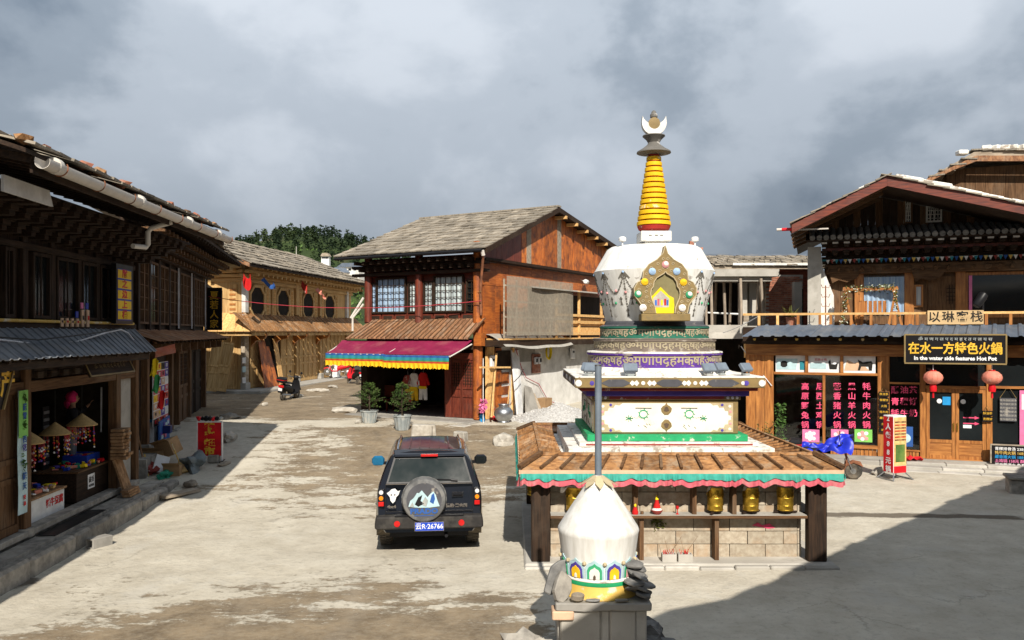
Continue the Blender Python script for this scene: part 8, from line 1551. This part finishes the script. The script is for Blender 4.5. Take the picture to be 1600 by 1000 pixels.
t = thing('security_camera', 'white security camera under the eave of the red shop gable', 'camera', sw_(fs_.x(916, .3), .3, fs_.z(916, 440, .3)), fs_.a); m = MB(); m.X = Matrix.Rotation(R(15), 4, 'Z'); m.lathe([(.05, -.2), (.09, -.19), (.09, .2), (.06, .22)], 16, (0, 0, 0), 'x'); m.build('housing', 'plastic_white', t, smooth_=True); MB().bar((0, 0, 0), (0, .3, .1), .04).build('mount', 'plastic_white', t)
t = thing('yellow_hose_coil', 'coil of yellow hose hanging high on the plaster wall', 'hose', sw_(fs_.x(855, .12), .12, fs_.z(855, 549, .12)), fs_.a)
for k in range(4): MB().tube([((.17 + .012 * k) * math.cos(a), -.03 - .02 * k, (.27 + .015 * k) * math.sin(a)) for a in [j * math.pi / 12 for j in range(25)]], .022, 6).build('loop', 'rope_yellow', t, smooth_=True)
MB().tube([(0.02, -.02, .27), (.1, .0, .55), (.45, .1, 1.0), (.5, .15, 1.8), (.25, .2, 2.6)], .014, 5).build('tail', 'rope_yellow', t)
t = thing('hanging_mop', 'pink mop and white hooks hanging at the shop corner post', 'mop', sw_(fs_.x(755, .35), .35, fs_.z(755, 620, .35)), fs_.a); MB().tube([(0, 0, -.9), (0, 0, 1.3)], .014, 6).build('rod', 'plastic_white', t); m = MB(); leaf_cloud(m, [(rnd.gauss(0, .05), rnd.gauss(0, .05), rnd.uniform(-.55, -.1)) for _ in range(60)], .09, rnd, 2); m.build('mop_head', 'plastic_pink', t)
for nm, pts, mm, lb in (('red_cable', [(806, 545), (815, 575), (822, 590), (842, 600), (856, 625), (890, 640), (905, 637)], 'wire_red', 'thin red cable running down the plaster wall'), ('black_cable', [(803, 597), (812, 588), (818, 577)], 'wire_black', 'short black cable before the white foam panel')):
    tag(MB().tube([sw_(fs_.x(a, .1 if nm == 'red_cable' else .75), .1 if nm == 'red_cable' else .75, fs_.z(a, b, .1 if nm == 'red_cable' else .75)) for a, b in pts], .014, 5).build(nm, mm), lb, 'cable')
# goods in the dark red shop: chair, hanging costumes
ch_ = fc.thing('red_chair', 'small red chair in the dark mouth of the red shop', 'chair'); x = fc.x(600, -.8); box('seat', 'wood_red_h', ch_, x - .3, x + .3, .6, 1.1, .45, .5); box('backrest', 'wood_red_h', ch_, x - .3, x + .3, 1.05, 1.1, .55, 1.0); [box('leg', 'wood_red_v', ch_, x + a - .03, x + a + .03, y, y + .06, .05, .45) for a in (-.26, .26) for y in (.62, 1.02)]
def costume(px, py, top, low, lb):
    t = fc.thing('hanging_costume', lb, 'costume', 'costumes hung in the red shop'); x = fc.x(px, -.25); z = fc.z(px, py, -.25)
    MB().prism([(x - .1, z), (x + .1, z), (x + .16, z - .06), (x + .30, z - .42), (x + .22, z - .47), (x + .15, z - .25), (x + .17, z - .55), (x - .17, z - .55), (x - .15, z - .25), (x - .22, z - .47), (x - .30, z - .42), (x - .16, z - .06)], .22, .30).build('jacket', top, t, bevel=.015)
    MB().prism([(x - .17, z - .55), (x + .17, z - .55), (x + .18, z - 1.0), (x + .04, z - 1.0), (x, z - .68), (x - .04, z - 1.0), (x - .18, z - 1.0)], .23, .29).build('trousers', low, t, bevel=.012); MB().tube([(x, .26, z), (x, .26, z + .18), (x + .03, .26, z + .22)], .008, 5).build('hanger', 'steel', t); box('sash', 'yellow_cloth', t, x - .175, x + .175, .21, .218, z - .6, z - .5)
costume(647, 583, 'sign_white', 'yellow_dot', 'white and yellow costume hanging in the red shop'); costume(661, 582, 'red_cloth', 'sign_white', 'red and white costume hanging in the red shop'); costume(637, 586, 'maroon_paint', 'maroon_paint', 'dark red costume hanging left of the white one')

# ------------------------------------------------------------------ left side: signs, rubbish, block, shop goods, shopkeeper
p = gp(328, 722); rs_ = thing('red_standing_sign', 'red standing sign with four yellow characters on legs', 'sign', (p.x, p.y, p.z), R(4)); sc_ = p.y / F; 
z0 = 10 * sc_; box('panel', 'sign_red', rs_, -18 * sc_, 18 * sc_, -.03, .03, z0, z0 + 52 * sc_); MB().box(-19.5 * sc_, -18 * sc_, -.04, .04, 0, z0 + 54 * sc_).box(18 * sc_, 19.5 * sc_, -.04, .04, 0, z0 + 54 * sc_).box(-18 * sc_, 18 * sc_, -.04, .04, z0 + 52 * sc_, z0 + 54 * sc_).build('frame', 'sign_white', rs_)
vtext('characters', '特产超市', 12.6 * sc_, 'letter_gold', rs_, (0, -.036, z0 + 25.5 * sc_), lines=1.0, offset=.012, sx=1.3)
for sx_ in (-1, 1): MB().bar((sx_ * 18.8 * sc_, -.25, .02), (sx_ * 18.8 * sc_, .25, .02), .04).build('foot', 'plastic_black', rs_)
rw = random.Random(20); jb = thing('small_toys', 'jumble of small dark toys on top of the red sign', 'toys', (p.x, p.y, p.z + z0 + 54 * sc_ + .01))
for k in range(7): MB().rock((-.3 + k * .1, 0, .06), .07, k, 1, (1, 1, 1), .5).build('toy', rw.choice(['plastic_black', 'sign_red', 'plastic_black', 'plastic_grey']), jb)
for k, (dx, lb) in enumerate(((-.28, 'grey block weighing down the left foot of the red sign'), (.12, 'dark grey block under the middle of the red sign'))): o = MB().box(-.14, .14, -.12, .12, 0, .2).build('weight_block', 'stone', bevel=.02); o.location = (p.x + dx, p.y - .02, p.z); tag(o, lb, 'block')
p = gp(124, 856); hb = thing('hollow_concrete_block', 'hollow concrete block lying before the left kerb', 'block', (p.x + .34, p.y + .05, p.z), R(62)); MB().box(-.2, .2, -.11, -.075, 0, .19).box(-.2, .2, .075, .11, 0, .19).box(-.2, .2, -.075, .075, 0, .035).box(-.2, .2, -.075, .075, .155, .19).box(-.03, .0, -.075, .075, .035, .155).build('shell', 'concrete', hb, bevel=.008)
p = gp(256, 775); o = MB().box(-.5, .5, -.14, .14, 0, .07).build('loose_plank', 'plank_grey', bevel=.015); o.location = (p.x + .38, p.y, p.z + .03); o.rotation_euler = (.05, .0, R(62)); tag(o, 'short thick plank lying along the left kerb end', 'plank')
p = gp(231, 706); fz = thing('chest_freezer', 'white chest freezer with blue lid rim by the posts', 'freezer', (p.x - .15, p.y + .2, p.z), R(8)); box('cabinet', 'plastic_white', fz, -.30, .30, -.28, .28, .05, .84, .015); box('lid', 'plastic_blue', fz, -.31, .31, -.29, .29, .842, .93, .012); box('lid_top', 'glass_dark', fz, -.26, .26, -.24, .24, .931, .936)
def carton(px, py, w, d, h_, rz, lb, m='cardboard', tilt=(0, 0), dz=0, flaps=True):
    p = gp(px, py); t = thing('cardboard_box', lb, 'box', (p.x, p.y + d / 2, p.z + dz), rz, 'boxes in the rubbish heap'); t.rotation_euler = (tilt[0], tilt[1], rz); MB().box(-w / 2, w / 2, -d / 2, d / 2, 0, h_).build('shell', m, t, bevel=.006); MB().box(-w / 2, w / 2, -.03, .03, h_ + .001, h_ + .004).build('tape', 'sign_wood', t)
    if flaps: MB().add([(-w / 2, -d / 2, h_), (w / 2, -d / 2, h_), (w / 2, -d / 2 - .12, h_ + .10), (-w / 2, -d / 2 - .12, h_ + .10)], [(0, 1, 2, 3)]).build('flap', m, t, solid=.006)
carton(237, 727, .55, .4, .38, .1, 'brown carton behind the tilted one in the rubbish heap'); carton(263, 726, .5, .42, .42, -.3, 'tilted open carton at the top of the rubbish heap', 'cardboard', (.25, -.3), .25); carton(267, 745, .42, .35, .26, .05, 'small open carton in front of the rubbish heap', 'cardboard', flaps=True); carton(247, 742, .35, .06, .45, .6, 'white box standing tilted in the rubbish heap', 'sign_white', (-.3, .35), .05, False); carton(254, 702, .36, .3, .22, .2, 'dark blue box on the rubbish heap', 'navy', dz=.45, flaps=False)
for k, (px, py, r_, m, lb) in enumerate(((297, 737, .34, 'bag_grey', 'shiny grey rubbish bag right of the cartons'), (233, 742, .22, 'maroon_paint', 'dark red bundle at the foot of the rubbish heap'), (256, 748, .16, 'plastic_green', 'green plastic bottle bag in the rubbish heap'))): p = gp(px, py); o = MB().rock((0, 0, 0), r_, k + 40, 3, (1.1, .8, .75), .7).build('rubbish_bag', m, smooth_=True); o.location = (p.x, p.y + r_ * .6, p.z + r_ * .45); tag(o, lb, 'bag', 'rubbish by the near shop corner')
for k, (a, b, w, m, lb) in enumerate((((212, 745), (208, 668), .1, 'plank_grey', 'grey board leaning on the near shop corner post'), ((229, 742), (212, 665), .04, 'log', 'thin stick leaning left of the cartons'), ((232, 744), (226, 710), .03, 'ochre', 'yellow stick leaning left of the white box'))): q = gp(*a); e = at(b[0], b[1], q.y + .35); tag(MB().bar(q, e, w, .03).build('leaning_stick', m), lb, 'stick', 'sticks leaning by the rubbish')
q = gp(287, 740); e = at(268, 692, q.y + .3); br = thing('straw_broom', 'straw broom leaning against the cartons, head down', 'broom'); MB().tube([e, q + (e - q) * .35], .016, 6).build('handle', 'ochre', br); MB().tube([q + (e - q) * .38, q + (e - q) * .2, q], [.03, .08, .13], 10).build('head', 'straw', br)
# firewood stack by the corner
fw = fa.thing('firewood_stack', 'stacked split firewood in the bay beside the souvenir shop', 'firewood')
for r_ in range(9):
    for c_ in range(3): x = fa.x(186, .25) + .12 + c_ * .13; z = FL + .75 + r_ * .075; MB().box(x - .06 + rw.uniform(-.03, .03), x + .07 + rw.uniform(-.02, .05), -.34 + rw.uniform(-.06, .06), -.04, z, z + .065).build('log', 'log', fw, bevel=.008)
for k in range(6): x = fa.x(186, .25) + .08 + k * .07; MB().bar((x, -.35, FL), (x + .02, -.1, FL + .74), .05, .05).build('upright_log', 'log', fw)
for k in range(3): MB().box(fa.x(187, .3), fa.x(204, .3), -.52 + k * .02, -.36 + k * .02, FL - .04 + k * .05, FL + .005 + k * .05).build('loose_board', 'log', fw)
# counters
def counter(px0, px1, py, h_, d, mm, lb, top):
    t = fa.thing('shop_counter', lb, 'counter', 'counters of the souvenir shop'); x0, x1 = fa.x(px0, -.1), fa.x(px1, -.1); box('body', mm, t, x0, x1, .13, .13 + d, FL + .06, FL + h_, .01); box('top', top, t, x0 - .03, x1 + .03, .09, .17 + d, FL + h_ + .002, FL + h_ + .04, .006); return t, x0, x1
t, x0, x1 = counter(122, 172, 0, .66, .85, 'wood_dark_h', 'dark wooden counter heaped with packets in the souvenir shop', 'wood_brown_h'); nt_ = box('notice', 'sign_white', t, x0 + .5, x0 + .82, .118, .125, FL + .25, FL + .55); text('notice_letters', '藏香', .13, 'sign_ink', nt_, (x0 + .66, .115, FL + .43), UP); text('notice_letters', '欢迎光临', .06, 'sign_ink', nt_, (x0 + .66, .115, FL + .31), UP)
def goods(x0, x1, y0, y1, z, n, lb, seed, fr_=fa):
    r_ = random.Random(seed); t = fr_.thing('packet_goods', lb, 'goods')
    for k in range(n): x = r_.uniform(x0, x1); y = r_.uniform(y0, y1); w = r_.uniform(.03, .08); o = MB().box(-w, w, -w * .7, w * .7, 0, r_.uniform(.02, .07)).build('packet', r_.choice(['sign_red', 'yellow_cloth', 'sign_blue', 'sign_white', 'plastic_green', 'lantern_red', 'indigo', 'straw']), t, bevel=.006); o.location = (x, y, z + r_.uniform(0, .04)); o.rotation_euler = (r_.uniform(-.2, .2), r_.uniform(-.2, .2), r_.uniform(0, 3))
goods(x0 + .1, x1 - .1, .15, .9, FL + .70, 46, 'colourful packets spread on the dark counter', 3)
tb = fa.thing('blue_goods_crate', 'blue crate of packets at the far end of the dark counter', 'crate'); MB().box(x1 - .7, x1 - .05, .3, .34, FL + .71, FL + .9).box(x1 - .7, x1 - .05, .76, .8, FL + .71, FL + .9).box(x1 - .7, x1 - .66, .34, .76, FL + .71, FL + .9).box(x1 - .09, x1 - .05, .34, .76, FL + .71, FL + .9).box(x1 - .66, x1 - .09, .34, .76, FL + .71, FL + .73).build('tray', 'sign_blue', tb); goods(x1 - .6, x1 - .15, .38, .72, FL + .8, 22, 'packets filling the blue crate', 6)
t, x0, x1 = counter(50, 103, 0, .48, .75, 'plastic_white', 'low white counter with red writing in the souvenir shop', 'log'); text('counter_letters', '牦牛豆腐', .17, 'sign_red', t, ((x0 + x1) / 2 + .25, .122, FL + .3), UP, offset=.004); goods(x0 + .1, x1 - .1, .15, .8, FL + .53, 34, 'brown nut packets heaped on the low white counter', 8)
# straw hats with trinkets, hanging in the opening
def hat(px, py, r_, lb, seed, y=.25):
    x = fa.x(px, -y); z = fa.z(px, py, -y); t = thing('straw_hat_mobile', lb, 'hanging hat', fa.w(x, -y, z), fa.a, 'straw hats hung with trinkets'); q = random.Random(seed)
    MB().lathe([(.01, .30 * r_ / .42), (.08, .22 * r_ / .42), (r_ * .6, .08), (r_, -.02), (r_ * .98, -.035), (.05, .15 * r_ / .42)], 24).build('hat', 'straw', t, smooth_=True); MB().tube([(0, 0, .28 * r_ / .42), (0, 0, zl - z)], .006, 4).build('cord', 'wire_black', t)
    for k in range(22):
        a = q.uniform(0, 6.28); rr_ = r_ * q.uniform(.6, .95); l = q.uniform(.15, .45); s_ = MB().tube([(rr_ * math.cos(a), rr_ * math.sin(a), -.03), (rr_ * math.cos(a), rr_ * math.sin(a), -.03 - l)], .004, 3).build('thread', 'wire_red', t)
        for j in range(3): MB().rock((rr_ * math.cos(a), rr_ * math.sin(a), -.08 - l * (j + 1) / 3), .022, j, 1, (1, 1, 1), 0).build('bead', q.choice(['brass', 'indigo', 'pink_dot', 'sign_red', 'sign_white', 'brass']), s_, smooth_=True)
hat(128, 662, .30, 'straw hat with bright beads hanging over the dark counter', 1); hat(86, 676, .30, 'straw hat hanging in the middle of the shop opening', 2, .5); hat(46, 690, .26, 'straw hat with red beads hanging near the green banner', 3)
dp = fa.thing('card_display_rack', 'tall dark rack of silver charms behind the hanging hats', 'rack'); x = fa.x(72, -.9); box('panel', 'plastic_black', dp, x - .14, x + .14, .9, .93, FL + .7, FL + 2.0); box('stand', 'plastic_grey', dp, x - .03, x + .03, .93, .97, FL + .05, FL + 1.9)
for k in range(8): box('charm_row', 'steel', dp, x - .11, x + .11, .885, .899, FL + .8 + .15 * k, FL + .86 + .15 * k)
gd = fa.thing('shelf_goods', 'dim rows of goods on the back shelves of the shop', 'goods'); q = random.Random(3)
for r_ in range(4):
    for k in range(16): x = xL - 1.2 + k * .33; w = q.uniform(.08, .14); box('item', q.choice(['maroon_paint', 'ochre', 'navy', 'wood_brown_v', 'plastic_green', 'slate']), gd, x, x + w * 2, 3.85, 4.05, FL + .545 + .45 * r_, FL + .545 + .45 * r_ + q.uniform(.12, .3))
MB().bar(fa.w(fa.x(158, -.4), -.4, fa.z(158, 675, -.4)), fa.w(fa.x(158.5, -.4), -.4, fa.z(158.5, 605, -.4)), .025).build('hanging_tube', 'wire_white'); tag(bpy.data.objects['hanging_tube'], 'thin white tube hanging at the right of the shop opening', 'tube')

# ------------------------------------------------------------------ the shopkeeper
def person():
    p = fa.w(fa.x(113, -.8), -.8, fa.z(113, 612, -.8) - 1.75); s0 = fa.thing('step_platform', 'low wooden platform the shopkeeper stands on', 'platform'); q0 = fa.x(113, -.8); box('deck', 'wood_dark_h', s0, q0 - .5, q0 + .5, .5, 1.25, FL + .06, p.z); [box('leg', 'wood_dark_v', s0, q0 + a, q0 + a + .06, .44, .5, FL + .06, p.z) for a in (-.5, .44)]; t = thing('person', 'person in pink headscarf, dark jacket and grey trousers reaching up', 'person', p, fa.a + R(25))
    def skin(nm, m, verts, edges, rad, root=0, sub=2):
        me = bpy.data.meshes.new(nm); me.from_pydata(verts, edges, []); o = bpy.data.objects.new(nm, me); COL.objects.link(o)
        md = o.modifiers.new('s', 'SKIN'); sv = me.skin_vertices[0].data
        for i, r_ in enumerate(rad): sv[i].radius = r_ if isinstance(r_, tuple) else (r_, r_)
        sv[root].use_root = True; o.modifiers.new('d', 'SUBSURF').levels = sub; o.modifiers['d'].render_levels = sub
        dg = bpy.context.evaluated_depsgraph_get(); me2 = bpy.data.meshes.new_from_object(o.evaluated_get(dg)); bpy.data.objects.remove(o); me2.name = nm
        me2.materials.clear(); me2.materials.append(MATS[m]); me2.polygons.foreach_set('use_smooth', [True] * len(me2.polygons)); return put(nm, me2, t)
    # body: pelvis, spine, neck, head, arms with hands, legs
    V_ = [(0, 0, .88), (0, .01, 1.05), (0, .01, 1.25), (0, .0, 1.38), (0, .0, 1.46), (0, -.01, 1.54), (0, -.01, 1.64), (-.16, 0, 1.34), (-.24, -.06, 1.12), (-.22, -.20, .94), (-.21, -.25, .87), (.16, 0, 1.35), (.30, -.12, 1.24), (.40, -.30, 1.38), (.43, -.36, 1.45), (-.09, 0, .82), (-.10, .0, .46), (-.10, .02, .08), (-.10, -.12, .04), (.09, 0, .82), (.10, -.02, .46), (.11, .02, .08), (.11, -.12, .04)]
    E_ = [(0, 1), (1, 2), (2, 3), (3, 4), (4, 5), (5, 6), (3, 7), (7, 8), (8, 9), (9, 10), (3, 11), (11, 12), (12, 13), (13, 14), (0, 15), (15, 16), (16, 17), (17, 18), (0, 19), (19, 20), (20, 21), (21, 22)]
    R_ = [(.15, .11), (.14, .10), (.16, .11), (.12, .09), (.05, .05), (.075, .085), (.07, .08), (.06, .06), (.048, .048), (.036, .036), (.032, .018), (.06, .06), (.048, .048), (.036, .036), (.032, .018), (.085, .09), (.06, .06), (.042, .042), (.035, .03), (.085, .09), (.06, .06), (.042, .042), (.035, .03)]
    skin('body', 'skin', V_, E_, R_)
    grow = lambda r_, k: (r_[0] + k, r_[1] + k)
    skin('jacket', 'jacket_dark', [V_[i] for i in (0, 1, 2, 3, 7, 8, 9, 11, 12, 13)], [(0, 1), (1, 2), (2, 3), (3, 4), (4, 5), (5, 6), (3, 7), (7, 8), (8, 9)], [grow(R_[i], .022) for i in (0, 1, 2, 3, 7, 8, 9, 11, 12, 13)])
    skin('trousers', 'jeans', [(0, 0, .92), V_[15], V_[16], (-.10, .02, .12), V_[19], V_[20], (.11, .02, .12)], [(0, 1), (1, 2), (2, 3), (0, 4), (4, 5), (5, 6)], [(.165, .13), (.10, .105), (.078, .078), (.062, .062), (.10, .105), (.078, .078), (.062, .062)])
    MB().rock((0, .015, 1.63), .125, 3, 3, (.95, 1.02, 1.08), .12).build('headscarf', 'scarf_pink', t, smooth_=True); MB().rock((.0, .09, 1.50), .07, 4, 2, (1, .7, 1.4), .2).build('scarf_knot', 'scarf_pink', t, smooth_=True)
    f = MB().rock((0, -.055, 1.60), .085, 5, 3, (.85, .8, 1.15), 0).build('face', 'skin', t, smooth_=True); MB().prism([(-.012, 1.575), (.012, 1.575), (.0, 1.62)], -.142, -.115).build('nose', 'skin', f); MB().bar((-.025, -.122, 1.548), (.025, -.122, 1.548), .008, .008).build('mouth', 'pink_dot', f)
    for s in (-1, 1): MB().rock((s * .032, -.118, 1.618), .011, 1, 1, (1, 1, .7), 0).build('eye', 'sign_ink', f)
    for hx, hy, hz, d in ((-.21, -.26, .85, Vector((0, -.35, -1))), (.435, -.375, 1.47, Vector((.25, -.55, .8)))):
        d = d.normalized(); side_ = d.cross(Vector((0, 1, .3))).normalized()
        for k in range(4): b = Vector((hx, hy, hz)) + side_ * (-.027 + .018 * k); l = (.062, .075, .07, .055)[k]; MB().tube([b, b + d * l * .55, b + (d + Vector((0, -.35, -.1))).normalized() * l], [.009, .0085, .006], 6).build('finger', 'skin', t, smooth_=True)
        b = Vector((hx, hy, hz)) - d * .03 + side_ * -.035; MB().tube([b, b - side_ * .03 + d * .02, b - side_ * .035 + d * .05], [.011, .010, .007], 6).build('thumb', 'skin', t, smooth_=True)
    for s in (-.10, .11): MB().rock((s, -.06, .045), .1, 7, 2, (.5, 1.25, .45), 0).build('shoe', 'plastic_black', t, smooth_=True)
person()

# ------------------------------------------------------------------ strings and cables across the square
def cable(nm, mm, a, b, sag, r_, lb):
    a, b = Vector(a), Vector(b); tag(MB().tube([a.lerp(b, k / 24) - Vector((0, 0, sag * 4 * (k / 24) * (1 - k / 24))) for k in range(25)], r_, 5, False).build(nm, mm), lb, 'cable')
cable('red_string', 'wire_red', at(326, 463, 33.2), at(752, 470, 27.9), .35, .014, 'red string stretched from the dark house to the red shop')
cable('pale_string', 'straw', at(560, 478, 40), at(752, 455, 27.9), .2, .010, 'pale string running past the red shop windows')
cable('white_guy_line', 'wire_white', at(1158, 541, 26.5), at(1206, 603, 25.9), .02, .016, 'white cord slanting down beside the restaurant pier')
cable('balcony_tie', 'wire_white', at(1130, 520, 29), at(1192, 490, 26.2), .05, .014, 'pale stay running up to the balcony rail end')
t = thing('awning_stay', 'white steel stay bracket at the far corner of the pine house', 'bracket', tuple(at(548, 497, 36))); s_ = 36 / F; MB().tube([(0, 0, 0), (20 * s_, 0, 32 * s_)], .05, 6).build('strut', 'pvc', t); MB().tube([(3 * s_, 0, -20 * s_), (3 * s_, 0, 0), (20 * s_, 0, 22 * s_)], .045, 6).build('pipe', 'pvc', t)
t = fd.thing('white_bin', 'white bin by the far post of the pine house', 'bin'); x = fd.x(522, .5); box('tub', 'plastic_white', t, x - .3, x + .3, -.8, -.3, .12, 1.2, .03); box('lid', 'plastic_grey', t, x - .33, x + .33, -.83, -.27, 1.201, 1.3, .03)
